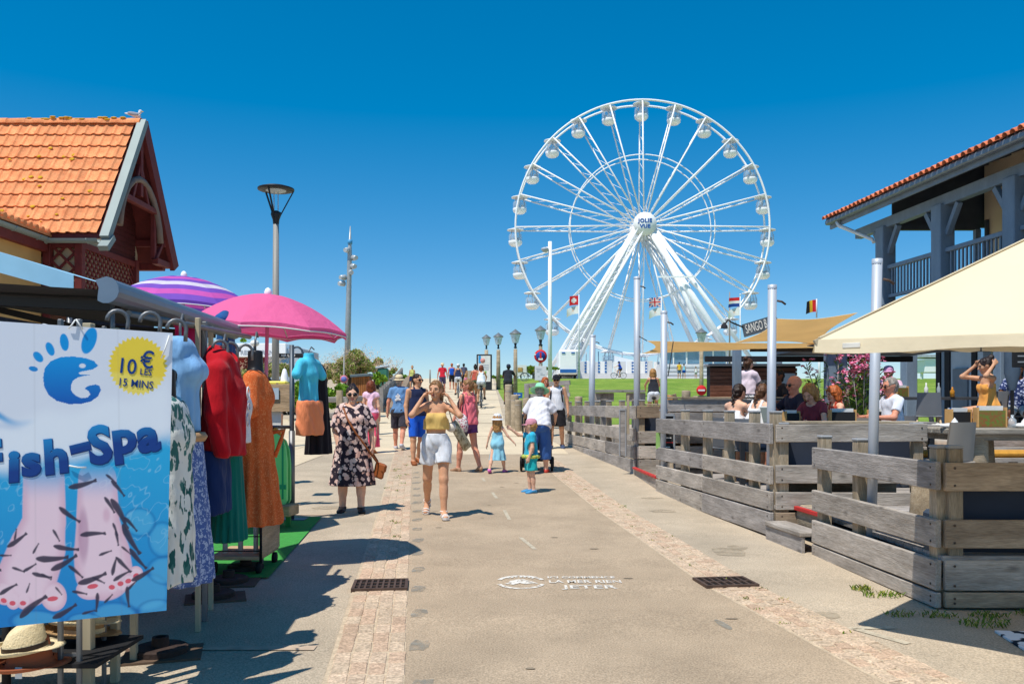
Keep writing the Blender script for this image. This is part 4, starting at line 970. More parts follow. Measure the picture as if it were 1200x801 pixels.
# lattice gallery below
FY = 16.55; CX = -8.38
for p in ((CX, FY), (CX, 18.95), (-9.6, FY), (-9.0, FY)):
    MB().bar((p[0], p[1], 3.0), (p[0], p[1], 4.72), .15, .15, bev=.01).build('gallery_post', maroon, H)
for z in (4.62, 3.4):
    MB().bar((CX, FY+.08, z), (CX, 18.87, z), .1, .12).build('gallery_rail', maroon, H); MB().bar((-8.46, FY, z), (-10.5, FY, z), .1, .12).build('gallery_rail', maroon, H)
def lattice(a, b, z0, z1, pitch, par, m, w=.035):
    a = Vector(a); b = Vector(b); L = (b-a).length; d = (b-a)/L; h = z1-z0; s = -h
    nrm_ = d.cross(Vector((0, 0, 1)))
    while s < L:
        for sgn in (0, 1):
            x0, x1 = s, s+h
            u0, u1 = max(0, x0), min(L, x1)
            if u1-u0 < .06: continue
            f = lambda u: (z0+(u-x0)) if sgn == 0 else (z1-(u-x0))
            piece('lattice_slat', a+d*u0+Vector((0, 0, f(u0)))+nrm_*.012*(1 if sgn else -1), a+d*u1+Vector((0, 0, f(u1)))+nrm_*.012*(1 if sgn else -1), .02, w, m, par, bev=0)
        s += pitch
lattice((CX, FY+.1, 0), (CX, 18.85, 0), 3.46, 4.57, .17, H, maroon)
lattice((-9.58, FY, 0), (-8.46, FY, 0), 3.46, 4.57, .3, H, maroon, .05)
MB().box((-9.7, 17.4, 3.8), (2.2, 1.3, 1.6)).build('gallery_back', ochre, H)
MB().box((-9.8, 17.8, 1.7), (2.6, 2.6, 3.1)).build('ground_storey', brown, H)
# wing towards the street, ochre wall
MB().box((-11.0, 14.6, 2.5), (3.9, 3.6, 4.5)).build('wing_wall', ochre, H)
MB().bar((-8.98, 12.8, EZ-.22), (-8.98, EY, EZ-.22), .12, .25).build('fascia', maroon, H)
MB().prism([(-8.85, 12.8, EZ-.06), (-8.85, EY, EZ-.06), (-13, EY, EZ+.1), (-13, 12.8, EZ+.1)], (0, 0, 0), (0, 0, .05)).build('wing_roof', tile, H)
for i in range(18): MB().tube([(-8.84, 12.9+.2*i, EZ+.02), (-9.2, 12.9+.2*i, EZ+.05)], .06, 6).build('wing_eave_tile', tile, H)
# gull on the ridge
gl = Vector((HX-.12, RY, RZ+.15)); gull = MB(); gw = mat('gull_white', C(222, 222, 224), rough=.8); gg = mat('gull_grey', C(150, 156, 166), rough=.8)
gull.ell(gl+Vector((0, 0, .1)), (.2, .09, .085), Matrix.Rotation(R_(12), 3, 'Y'), 8); gull.ell(gl+Vector((.17, 0, .22)), (.065, .05, .055), None, 7)
gull.tube([gl+Vector((.12, 0, .13)), gl+Vector((.17, 0, .2))], .05, 8); gull.tube([gl+Vector((-.15, 0, .13)), gl+Vector((-.36, 0, .16))], [.06, .015], 6)
G_ = gull.build('gull', gw); tag(G_, 'small pale gull perched on the orange roof ridge', 'bird')
wg = MB()
for sy in (-1, 1): wg.ell(gl+Vector((-.05, .075*sy, .12)), (.2, .03, .065), Matrix.Rotation(R_(10), 3, 'Y'), 7)
wg.build('wing', gg, G_); MB().tube([gl+Vector((.22, 0, .215)), gl+Vector((.29, 0, .2))], [.018, .006], 5).build('beak', yelf, G_)
lg = MB()
for sy in (-1, 1): lg.tube([gl+Vector((.02, .03*sy, .04)), gl+Vector((.03, .03*sy, -.02))], .008, 4)
lg.build('leg', yelf, G_)
G_.scale = (.62, .62, .62); G_.location.z -= .01

# ------------------------------------------------------------------ right building with the blue grey balcony
bgw = mat('bluegrey_timber', C(122, 138, 154), rough=.6, var=.12, vs=4, bump=.2, stretch=(1, 1, .3), fine=.06)
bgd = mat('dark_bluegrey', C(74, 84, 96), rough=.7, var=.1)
cream = mat('cream_wall', C(240, 226, 196), rough=.95, var=.05, vs=2, bump=.2)
dark = mat('dark_interior', C(38, 38, 42), rough=.8, var=.1)
pale = mat('pale_panel', C(178, 190, 200), rough=.6, var=.05)
rust = mat('roof_clay', C(212, 118, 78), rough=.85, var=.16, vs=6, rnd=.14, col2=C(222, 128, 88))
RB = thing('balcony_house', 'house with blue grey timber balcony and clay tile eaves above the terrace', 'house', (11, 18, .4))
dB = Vector((-.109, 1, 0)).normalized()
def Bp(t, off=0.0, z=0.0): return Vector((10+.109*t+off, 22.85-t, z))
UZ = 4.2
for t in (0, 2.5, 5, 7.5, 10):
    MB().bar(Bp(t, 0, UZ-.1), Bp(t, 0, 6.28), .38, .38, bev=.02, up=dB).build('balcony_post', bgw, RB)
    for sg in (-1, 1):
        if t == 0 and sg < 0: MB().bar(Bp(t-.15, 0, 5.75), Bp(t-.5, 0, 6.22), .12, .12).build('brace', bgw, RB); continue
        MB().bar(Bp(t+.19*sg, 0, 5.55), Bp(t+.62*sg, 0, 6.2), .12, .12).build('brace', bgw, RB)
    if t < 10:
        t2 = t+2.5
        MB().bar(Bp(t+.19, 0, 5.17), Bp(t2-.19, 0, 5.17), .14, .1, bev=.01).build('handrail', bgw, RB)
        MB().bar(Bp(t+.19, 0, 4.4), Bp(t2-.19, 0, 4.4), .1, .08).build('bottom_rail', bgw, RB)
        for i in range(1, 15):
            q = t+.19+2.12*i/15; piece('baluster', Bp(q, 0, 4.44), Bp(q, 0, 5.12), .04, .045, bgw, RB, up=dB, bev=0)
MB().bar(Bp(-1.4, 0, 6.36), Bp(12, 0, 6.36), .2, .26).build('wall_plate', bgw, RB)
MB().bar(Bp(-1.55, -.72, 6.66), Bp(12, -.72, 6.66), .05, .26).build('fascia_board', bgw, RB)
# eaves gutter, pale downpipe
gm_ = MB().bar(Bp(-1.5, -.84, 6.7), Bp(12, -.84, 6.7), .16, .14, bev=.03); gm_.build('gutter', mat('grey_gutter', C(120, 130, 140), rough=.45, metal=.3), RB)
MB().tube([Bp(-.95, -.84, 6.62), Bp(-.9, -.8, 6.5), Bp(-.25, -.22, 6.0), Bp(-.2, -.2, 5.9)], .05, 8).build('downpipe', mat('white_pipe', C(226, 228, 228), rough=.4), RB)
rise = .36
MB().prism([Bp(-1.55, -.85, 6.78), Bp(12, -.85, 6.78), Bp(12, 5.5, 6.78+6.35*rise), Bp(-1.55, 5.5, 6.78+6.35*rise)], (0, 0, 0), (0, 0, .05)).build('roof_deck', dark, RB)
MB().prism([Bp(12, 5.5, 6.78+6.35*rise), Bp(-1.55, 5.5, 6.78+6.35*rise), Bp(-1.55, 11.5, 6.9), Bp(12, 11.5, 6.9)], (0, 0, 0), (0, 0, .05)).build('rear_roof', rust, RB)
# barrel tiles along the eave; two courses up the slope
Rsl = Matrix((Vector((1, 0, rise)).normalized(), dB, Vector((-rise, 0, 1)).normalized())).transposed()
seg = [(.085*math.cos(t), .085*math.sin(t)) for t in np.linspace(0, math.pi, 7)]
m_ = MB(); m_.sheet([[(x, y, z) for y, z in seg] for x in (-.21, .21)]); m_.sheet([[(x, y*.84, z*.84) for y, z in reversed(seg)] for x in (-.21, .21)])
for k in range(6): a0, a1 = seg[k], seg[k+1]; m_.add([(-.21, a0[0], a0[1]), (-.21, a1[0], a1[1]), (-.21, a1[0]*.84, a1[1]*.84), (-.21, a0[0]*.84, a0[1]*.84)], [(0, 1, 2, 3)])
ems = m_.mesh(rust)
nt_ = int(13.5/.215)
for c in range(nt_):
    for r in range(2):
        p = Bp(-1.45+.215*c, -.78+.36*r, 6.86+.36*r*rise+.01*r); link('eave_tile', ems, RB, M4(p+Vector((0, 0, random.uniform(-.006, .006))), Rsl @ rotz(random.uniform(-.03, .03))))
far = MB()
for c in range(nt_):
    a = Bp(-1.45+.215*c, .1, 6.86+.88*rise); b_ = Bp(-1.45+.215*c, 5.5, 6.84+6.28*rise); far.tube([a, b_], .085, 6, cap=False)
far.build('upper_tile_rows', rust, RB, 'stuff')
# loggia: boarded end panel, ceiling, wall with shutter, floor
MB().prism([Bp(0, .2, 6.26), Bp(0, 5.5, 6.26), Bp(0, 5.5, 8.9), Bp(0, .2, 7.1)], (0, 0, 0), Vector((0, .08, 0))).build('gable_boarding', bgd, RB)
MB().bar(Bp(0, .2, 6.27), Bp(0, 2.5, 6.27), .14, .16).build('tie_beam', bgd, RB)
MB().bar(Bp(.05, 2.42, UZ), Bp(.05, 2.42, 6.2), .14, .14).build('end_post', bgw, RB)
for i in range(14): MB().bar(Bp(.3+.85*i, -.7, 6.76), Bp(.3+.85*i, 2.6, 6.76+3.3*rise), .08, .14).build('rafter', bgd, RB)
MB().prism([Bp(.15, 2.55, .9), Bp(12, 2.55, .9), Bp(12, 2.55, 7.9), Bp(.15, 2.55, 7.9)], (0, 0, 0), Vector((5, 0, 0))).build('upper_wall', cream, RB)
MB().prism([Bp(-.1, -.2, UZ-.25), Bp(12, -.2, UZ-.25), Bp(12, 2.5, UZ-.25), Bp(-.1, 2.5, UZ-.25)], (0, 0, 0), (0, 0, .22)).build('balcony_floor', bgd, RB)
for t in (1.35, 3.8): MB().bar(Bp(t-.3, 2.5, 4.9+.35), Bp(t+.3, 2.5, 4.9+.35), .06, 1.1, bev=.01).build('shutter', mat('grey_shutter', C(112, 116, 118), rough=.7), RB)
MB().bar(Bp(0.32, 2.5, 4.25), Bp(0.32, 2.5, 6.4), .08, .08).build('wall_lamp_post', bgd, RB)
# ground floor under the balcony
for (t, off, m, w) in ((1.0, .05, bgw, .3), (5.0, -.3, bgw, .24), (7.5, -.3, bgw, .26)):
    MB().bar(Bp(t, off, .85), Bp(t, off, UZ-.3), w, w, bev=.015, up=dB).build('ground_post', m, RB)
GO = 1.45
def panel(t0, t1, m, nm, z0=.85, z1=UZ-.26, dy=0.0, th=.1): MB().bar(Bp((t0), GO+dy, (z0+z1)/2), Bp((t1), GO+dy, (z0+z1)/2), th, z1-z0).build(nm, m, RB)
panel(-.05, .14, dark, 'door_frame', th=.16); panel(.18, .3, bgw, 'door_frame', th=.13); panel(.34, .54, dark, 'door_frame', th=.16)
panel(.56, 1.4, pale, 'wall_panel'); panel(.72, 1.3, mat('grey_door', C(116, 126, 136), rough=.6), 'door', .85, 2.45, -.08, .05)
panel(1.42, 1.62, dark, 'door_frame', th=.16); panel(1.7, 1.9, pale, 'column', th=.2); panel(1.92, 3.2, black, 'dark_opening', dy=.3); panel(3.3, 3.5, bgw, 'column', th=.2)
panel(3.5, 4.6, dark, 'window_frame', dy=.05, z0=.85, z1=1.5); panel(3.5, 4.6, dark, 'window_frame', dy=.05, z0=2.8); panel(3.55, 4.55, mat('shop_glass', C(150, 190, 205), rough=.08, spec=.7), 'window_pane', 1.5, 2.8, .12, .03)
panel(4.7, 12, dark, 'ground_wall')
MB().box((13.7, 15, UZ-.15), (2.2, 12, .1)).build('ceiling', bgd, RB)
# ------------------------------------------------------------------ timber terraces on the right
def woodmat(name, c1, c2, rnd=.16, scale=4, grain=(1.2, 16, 16), rough=.85):
    if name in MATS: return MATS[name]
    m = mat(name, c1, rough=rough, col2=c2, vs=scale, bump=.5, bs=14, stretch=grain, rnd=rnd, fine=.22, spec=.2)
    # knots: dark rings here and there
    n = m.node_tree.nodes; l = m.node_tree.links; p = n['Principled BSDF']; old = p.inputs['Base Color'].links[0].from_socket
    mp = [x for x in n if x.type == 'MAPPING'][0]
    tc = n.new('ShaderNodeTexCoord'); m2 = n.new('ShaderNodeMapping'); m2.inputs['Scale'].default_value = (2.6, 5, 5); l.new(tc.outputs['Object'], m2.inputs['Vector'])
    oi = [x for x in n if x.type == 'COMBXYZ']
    if oi: l.new(oi[0].outputs[0], m2.inputs['Location'])
    v = n.new('ShaderNodeTexVoronoi'); v.inputs['Scale'].default_value = 1.0; l.new(m2.outputs[0], v.inputs['Vector'])
    r = n.new('ShaderNodeMapRange'); r.inputs[1].default_value = .03; r.inputs[2].default_value = .16; r.inputs[3].default_value = .5; r.inputs[4].default_value = 1
    l.new(v.outputs['Distance'], r.inputs[0])
    # long weathering streaks and blotches
    m3 = n.new('ShaderNodeMapping'); m3.inputs['Scale'].default_value = (.9, 3, 3); l.new(tc.outputs['Object'], m3.inputs['Vector'])
    if oi: l.new(oi[0].outputs[0], m3.inputs['Location'])
    z = n.new('ShaderNodeTexNoise'); z.inputs['Scale'].default_value = 2.2; z.inputs['Detail'].default_value = 6; l.new(m3.outputs[0], z.inputs['Vector'])
    r2 = n.new('ShaderNodeMapRange'); r2.inputs[1].default_value = .35; r2.inputs[2].default_value = .62; r2.inputs[3].default_value = .72; r2.inputs[4].default_value = 1.1; l.new(z.outputs['Fac'], r2.inputs[0])
    mu = n.new('ShaderNodeMath'); mu.operation = 'MULTIPLY'; l.new(r.outputs[0], mu.inputs[0]); l.new(r2.outputs[0], mu.inputs[1])
    s = n.new('ShaderNodeVectorMath'); s.operation = 'SCALE'; l.new(old, s.inputs[0]); l.new(mu.outputs[0], s.inputs['Scale']); l.new(s.outputs[0], p.inputs['Base Color'])
    return m
wood = woodmat('weathered_board', C(168, 157, 144), C(196, 187, 176))
woodg = woodmat('grey_board', C(148, 141, 134), C(180, 173, 167))
woodb = woodmat('brown_board', C(152, 132, 110), C(176, 156, 132))
woodp = woodmat('pale_post', C(164, 146, 120), C(186, 170, 146), grain=(1.2, 12, 12))
screw = mat('screw_head', C(96, 84, 74), rough=.5, metal=.6, var=0)
capm = mat('post_cap_grey', C(150, 152, 154), rough=.6)
steel = mat('galvanised_pole', C(186, 192, 200), rough=.5, var=.08, vs=6, metal=.2, stretch=(1, 1, .2))
redp = mat('red_paint', C(196, 52, 48), rough=.6, var=.12)
panelm = mat('dark_blue_panel', C(48, 56, 72), rough=.7, var=.08)
cush = mat('slate_cushion', C(62, 74, 90), rough=.85, var=.08, bump=.2)
def fence(name, label, a, b, bands, posts, mats, top, inward, splits=1, group='timber terrace fences', thick=.045, zf=None):
    a = Vector((a[0], a[1], 0)); b = Vector((b[0], b[1], 0)); d = (b-a).normalized(); L = (b-a).length; inn = Vector((inward[0], inward[1], 0)).normalized()
    t = thing(name, label, 'fence', (a.x, a.y, g(a.y)), 0, group)
    for k, (z1, z0) in enumerate(bands):
        for s in range(splits):
            u0 = L*s/splits+.004; u1 = L*(s+1)/splits-.004
            p = piece('board', a+d*u0+Vector((0, 0, (z0+z1)/2+random.uniform(-.004, .004))), a+d*u1+Vector((0, 0, (z0+z1)/2+random.uniform(-.005, .005))), thick, z1-z0-.006, mats[(k+s) % len(mats)], t, bev=.006, jit=.012)
            sc = MB()
            for u in (u0+.06, u1-.06):
                for zz in (z0+.04, z1-.04): sc.lathe([(.001, -.003), (.008, -.003), (.009, .003), (.001, .004)], a+d*u-inn*(thick/2)+Vector((0, 0, zz)), 6, 0, frame(-inn).to_3x3() @ Matrix.Rotation(R_(90), 3, 'Y'))
            sc.build('screw', screw, p)
    for u in posts:
        p = a+d*u+inn*(.075); z0 = g(p.y)
        po = piece('post', p+Vector((0, 0, z0)), p+Vector((0, 0, top)), .1, .1, woodp, t, up=d, bev=.006)
        MB().box(p+Vector((0, 0, top+.012)), (.112, .112, .024), frame(d), bev=.008).build('post_cap', capm, po)
    return t
B1 = [(1.11, .91), (.715, .515), (.435, .22), (.212, .10)]
fence('terrace_fence', 'weathered board fence of the nearest terrace, side facing the street', (2.83, 8.0), (2.95, 5.9), B1, (.06, .78, 1.98), [woodg, wood, wood, wood], 1.2, (1, 0))
fence('terrace_fence', 'nearest board fence facing the viewer, in the shade of the big parasol', (2.985, 5.9), (6.3, 5.85), B1, (.1, 1.4, 2.8), [woodb, woodb, wood, woodb], 1.2, (0, 1))
B2 = [(1.31, 1.09), (.875, .68), (.60, .40), (.385, .135)]
fence('terrace_fence', 'weathered board fence of the middle terrace, long side along the street', (2.21, 13.0), (2.71, 8.9), B2, (.08, 1.1, 2.0, 2.75, 3.5, 4.05), [woodg, woodg, wood, wood], 1.42, (1, 0), 2)
fence('terrace_fence', 'board fence of the middle terrace facing the viewer beside the wooden step', (2.745, 8.9), (4.32, 8.88), [(1.31, 1.12), (.885, .69), (.6, .41), (.39, .19)], (.1, 1.5), [wood, wood, wood, woodb], 1.3, (0, 1))
B3 = [(1.5, 1.26), (1.1, .86), (.78, .55), (.54, .22)]
fence('terrace_fence', 'grey board fence of the third terrace running far along the street', (1.39, 22.0), (2.19, 15.2), B3, (.1, 1.2, 2.3, 3.4, 4.5, 5.6, 6.7), [woodg, woodg, wood, wood], 1.58, (1, 0), 3)
fence('terrace_fence', 'short board fence end of the third terrace facing the viewer', (2.22, 15.2), (4.2, 15.18), [(1.5, 1.28), (1.05, .83), (.78, .55), (.54, .28)], (.1, 1.9), [woodb, wood, wood, wood], 1.58, (0, 1))
# decks: plank by plank near the street
DZ = .46
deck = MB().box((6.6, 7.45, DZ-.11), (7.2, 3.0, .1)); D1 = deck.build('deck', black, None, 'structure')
for i in range(20):
    y = 5.98+.148*i; piece('plank', (2.98+(.0 if y < 8 else .0), y, DZ-.02), (7.0, y, DZ-.02), .138, .04, woodg, D1, bev=.005)
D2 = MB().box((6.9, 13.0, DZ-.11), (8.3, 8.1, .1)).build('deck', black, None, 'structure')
for i in range(28):
    y = 8.98+.148*i; x0 = 2.75-.122*(y-8.9); piece('plank', (x0, y, DZ-.02), (8.0, y, DZ-.02), .138, .04, woodg, D2, bev=.005)
MB().box((7.5, 14.9, DZ-.01), (7, 3.8, .03)).build('far_deck_floor', woodg, None, 'structure')
MB().box((7.1, 19.6, .55), (9, 7.4, .4)).build('deck', wood, None, 'structure')
D4 = MB().box((10.4, 17.3, .66), (9.4, 8.4, .4)).build('deck', wood, None, 'structure')
stp = thing('wooden_step', 'weathered wooden step between two terrace fences with red edged landing above', 'step', (2.86, 8.45, .1))
piece('tread', (2.735, 8.86, .285), (2.83, 8.04, .285), .24, .045, wood, stp, bev=.008); piece('riser', (2.65, 8.86, .18), (2.745, 8.04, .18), .035, .16, woodg, stp)
piece('landing_edge', (2.95, 8.86, .44), (3.02, 8.04, .44), .05, .04, redp, stp); piece('landing_riser', (2.97, 8.86, .35), (3.04, 8.04, .35), .03, .14, woodp, stp)
piece('landing_board', (3.1, 8.86, .457), (3.17, 8.04, .457), .22, .03, woodp, stp)
st2 = thing('wooden_step', 'red edged wooden step at the gap before the far fence', 'step', (2.2, 14.1, .24))
piece('landing_edge', (2.16, 15.1, .4), (2.22, 13.1, .4), .06, .035, redp, st2); piece('riser', (2.18, 15.1, .3), (2.24, 13.1, .3), .03, .16, wood, st2)
# bench backs with slate cushions
def bench(label, a, b, z, d, group='slate cushioned terrace benches'):
    a = Vector((*a, 0)); b = Vector((*b, 0)); inn = Vector((*d, 0)); t = thing('terrace_bench', label, 'bench', (a.x, a.y, z), 0, group)
    piece('back_cap', a+inn*.12+Vector((0, 0, z+.86)), b+inn*.12+Vector((0, 0, z+.86)), .17, .03, woodp, t); piece('back_panel', a+inn*.1+Vector((0, 0, z+.52)), b+inn*.1+Vector((0, 0, z+.52)), .03, .6, panelm, t)
    piece('seat_board', a+inn*.36+Vector((0, 0, z+.4)), b+inn*.36+Vector((0, 0, z+.4)), .46, .04, woodb, t); piece('seat_cushion', a+inn*.38+Vector((0, 0, z+.46)), b+inn*.38+Vector((0, 0, z+.46)), .42, .08, cush, t, bev=.025)
    piece('seat_front', a+inn*.58+Vector((0, 0, z+.19)), b+inn*.58+Vector((0, 0, z+.19)), .04, .36, woodb, t); return t
bench('bench with dark slate back panel behind the shaded near fence', (3.15, 5.98), (6.2, 5.95), DZ-.25, (0, 1))
bench('bench with slate back behind the middle fence, left of the pink oleanders', (2.9, 9.0), (4.3, 8.98), DZ, (0, 1))
bench('bench with slate back behind the far short fence', (2.35, 15.3), (4.1, 15.28), DZ+.2, (0, 1))
# sail poles
for (x, Y, yt, lab, xo) in ((1028, 7.1, 305, 'galvanised sail pole through the nearest terrace fence', -.028), (905, 9.1, 335, 'galvanised sail pole at the corner of the middle fence', -.01), (778, 12.8, 365, 'galvanised sail pole behind the menu stand of the middle fence', 0),
                            (746.5, 15.3, 325, 'tall galvanised sail pole at the end of the third fence', 0), (694.5, 21.0, 393, 'short galvanised sail pole on the third fence beside the picnic table', -.02)):
    top_ = at(x, yt, Y); p = thing('sail_pole', lab, 'pole', (top_.x+xo*1.5, Y, g(Y)), 0, 'galvanised sail poles'); r = {7.1: .041, 9.1: .046, 12.8: .05, 15.3: .058}.get(Y, .075)
    MB().tube([(top_.x+xo*2.0, Y, g(Y)), top_], r, 14).build('pole', steel, p); MB().lathe([(.001, .012), (r*1.04, .012), (r*1.06, -.03)], top_, 14).build('pole_cap', steel, p)
    hk = MB(); hk.tube([top_+Vector((r, -.02, -.16)), top_+Vector((r+.05, -.02, -.17)), top_+Vector((r+.09, -.02, -.2))], .012, 5); hk.build('shackle', iron, p)
# sails
sailm = mat('sand_sailcloth', C(240, 216, 172), rough=.8, var=.05, vs=1.5, bump=.15, bs=8, transl=.65)
def sail(name, label, c, n=14, sag=.35, bow=.16):
    """four cornered shade sail with hollow edges"""
    c = [Vector(q) for q in c]; cen = sum(c, Vector())/4; rows = []
    for j in range(n+1):
        v = j/n; row = []
        for i in range(n+1):
            u = i/n; p = (c[0]*(1-u)+c[1]*u)*(1-v)+(c[3]*(1-u)+c[2]*u)*v
            e = 4*(u-.5)**2*(4*v*(1-v))+4*(v-.5)**2*(4*u*(1-u)); p = p+(cen-p)*bow*e; p.z -= sag*(u*(1-u)*v*(1-v))*4*.25; row.append(p)
        rows.append(row)
    m = MB(); m.sheet(rows); m.sheet([[p-Vector((0, 0, .004)) for p in reversed(r)] for r in rows]); t = m.build(name, sailm); tag(t, label, 'shade sail', 'sand coloured shade sails'); return t
def cord(parent, a, b, r=.008): MB().tube([a, b], r, 5).build('tie_cord', blk, parent)
s1 = sail('shade_sail', 'sand shade sail stretched left from the bar roof to the tall pole', (at(758, 399, 14.6), at(962, 402, 13.0), at(960, 407, 14.8), at(752, 414, 16.2)), bow=.14)
cord(s1, at(758, 399, 14.6), at(749, 394, 15.2)); cord(s1, at(789, 400, 14.3), at(783, 440, 12.7))
s2 = sail('shade_sail', 'sand shade sail rising to the right behind the middle pole', (at(862, 401, 12.2), at(910, 373, 9.3), at(1005, 366, 10.2), at(960, 403, 13.6)), bow=.2)
cord(s2, at(910, 373, 9.3), at(906, 366, 9.1))
# big square cream parasol: rotated 45 degrees, tilted a little
para = mat('cream_canvas', C(240, 224, 190), rough=.85, var=.03, vs=1.6, bump=.4, bs=3.5, bd=.04, transl=.18)
paru = mat('tan_valance', C(206, 156, 104), rough=.85, var=.08, vs=2, bump=.2, bs=8)
PT = thing('cream_parasol', 'huge cream square parasol overhanging the near terrace from the right', 'parasol', (3.86, 4.9, .1))
cor = [Vector((1.74, 4.9, 1.875)), Vector((3.86, 2.78, 1.80)), Vector((5.98, 4.9, 1.9)), Vector((3.86, 7.02, 2.02))]; apex = Vector((3.86, 4.9, 2.89))
cp = MB(); vl = MB()
for q in range(4):
    a, b = cor[q], cor[(q+1) % 4]; n = 12; rows = []
    for j in range(n+1):
        v = j/n; row = []
        for i in range(n+1):
            u = i/n; p = (a*(1-u)+b*u)*(1-v)+apex*v; p.z -= .05*math.sin(math.pi*u)*(1-v)*math.sin(math.pi*min(1, v*1.2+.05)) ; row.append(p)
        rows.append(row)
    cp.sheet(rows)
    e = [a*(1-i/n)+b*i/n for i in range(n+1)]; out = ((a+b)/2-Vector((apex.x, apex.y, (a.z+b.z)/2))).normalized()*.004
    vl.sheet([[p+Vector((0, 0, .004)) for p in e], [p+out*(2+2*math.sin(i*1.7))+Vector((0, 0, -.07-.012*math.sin(i*1.3))) for i, p in enumerate(e)], ])
cp.build('canopy', para, PT)
for q in range(4):
    MB().bar(cor[q]*.99+apex*.01+Vector((0, 0, .004)), apex+Vector((0, 0, .004)), .03, .006).build('seam', para, PT); e_ = (cor[q]-cor[(q+1) % 4]).normalized(); md_ = (cor[q]+cor[(q+1) % 4])/2; pass
vl.build('valance', para, PT)
for q in range(4): MB().bar(cor[q]+Vector((0, 0, -.02)), apex+Vector((0, 0, -.07)), .03, .04).build('rib', mat('parasol_rib', C(190, 176, 150), rough=.6), PT)
for q in range(4):
    mdp = (cor[q]+cor[(q+1) % 4])/2; MB().bar(mdp+Vector((0, 0, -.03)), apex+Vector((0, 0, -.12)), .025, .035).build('rib', mat('parasol_rib', C(190, 176, 150)), PT)
MB().tube([(3.86, 4.9, .1), (3.86, 4.9, 2.9)], .04, 10).build('pole', steel, PT)
pb = MB(); pb.box((3.86, 4.9, .13), (.7, .7, .1), bev=.02); pb.build('base', capm, PT)
MB().box(cor[0]*.93+cor[1]*.07+Vector((-.004, -.012, -.035)), (.1, .006, .028), rotz(R_(-45)), bev=.002).build('white_patch', white_paint, PT)
# bar pavilion behind the terraces
PV = thing('bar_pavilion', 'dark framed bar pavilion with white sign letters behind the sails', 'pavilion', (5, 15.5, .5))
pv = [at(863.5, 400, 16.0), at(912, 400, 13.6), at(979, 400, 15.0)]
for (x, Y, w) in ((863.5, 16.0, .11), (911, 19.0, .13), (979, 15.0, .17)):
    p = at(x, 408, Y); MB().bar((p.x, Y, .5), (p.x, Y, 2.55), w*2 if w > .15 else w*1.3, w*1.3, bev=.01).build('post', bgw, PV)
MB().box((7.1, 17.2, 2.64), (3.0, 2.5, .14), bev=.01).build('flat_roof', bgd, PV)
for Y in (14.85, 18.35): MB().bar((4.15, Y, 2.5), (8.6, Y, 2.5), .1, .12).build('beam', dark, PV)
sg = at(873, 387, 13.3); s_e = at(905, 377.5, 13.0); dd = (s_e-sg).normalized()
bdR = frame(dd); 
bd = MB().bar(sg-dd*.03, s_e+dd*.06, .03, .2).build('sign_board', mat('sign_slate', C(84, 92, 98), rough=.6), PV)
R3 = Matrix((dd, bdR @ Vector((0, 0, 1)), -(bdR @ Vector((0, 1, 0))))).transposed()
text('SANGO BA', .2, M4(sg+(s_e-sg)*.5-(bdR @ Vector((0, 1, 0)))*.02, R3), white_paint, bd, sx=.42, bold=.0005, ay='CENTER')
lamp_ = MB(); p = sg+Vector((-.22, -.05, .12)); lamp_.tube([sg+Vector((-.03, 0, .05)), p, p+Vector((-.08, -.1, .03)), p+Vector((-.14, -.1, -.05))], .012, 6); lamp_.lathe([(.01, .05), (.05, .0), (.055, -.04)], p+Vector((-.14, -.1, -.06)), 8); lamp_.build('sign_lamp', dark, PV)
# slatted bar counter
slat = woodmat('slat_brown', C(112, 70, 52), C(136, 90, 70), rnd=.1); tanb = woodmat('tan_board', C(196, 146, 88), C(210, 164, 104), rnd=.06)
BC = thing('slatted_counter', 'brown slatted bar counter with tan kickboard behind the seated guests', 'counter', (5.2, 18.5, .75))
ax_, bx_ = at(832, 0, 18.5).x, at(934, 0, 18.5).x
for i in range(8): piece('slat', (ax_, 18.5, 1.68+.085*i), (bx_, 18.5, 1.68+.085*i), .03, .075, slat, BC, bev=.004)
MB().box(((ax_+bx_)/2, 18.7, 2.0), (bx_-ax_-.02, .3, .74)).build('carcass', dark, BC); MB().box(((ax_+bx_)/2, 18.66, 2.38), (bx_-ax_+.1, .5, .05), bev=.01).build('worktop', capm, BC)
MB().box((ax_+1.2, 18.42, 1.42), (2.6, .06, .45), bev=.01).build('kickboard', tanb, BC)
for xx in (910, 925): MB().box((at(xx, 0, 18.4).x, 18.46, 1.95), (.3, .03, .5), bev=.01).build('glass_panel', pale, BC)
BX = thing('rail_bench', 'grey plank bench rail below the bar counter', 'bench', (4.6, 16.5, .7))
for i, z in enumerate((1.3, 1.55)): piece('plank', (at(800, 0, 16.5).x, 16.5, z), (at(905, 0, 16.5).x, 16.5, z), .05, .2, woodg, BX)
piece('seat', (at(800, 0, 16.5).x, 16.75, 1.15), (at(905, 0, 16.5).x, 16.75, 1.15), .4, .05, woodg, BX)
for xx in (802, 850, 900): piece('leg', (at(xx, 0, 16.5).x, 16.6, .75), (at(xx, 0, 16.5).x, 16.6, 1.66), .08, .08, woodg, BX, up=(0, 1, 0))
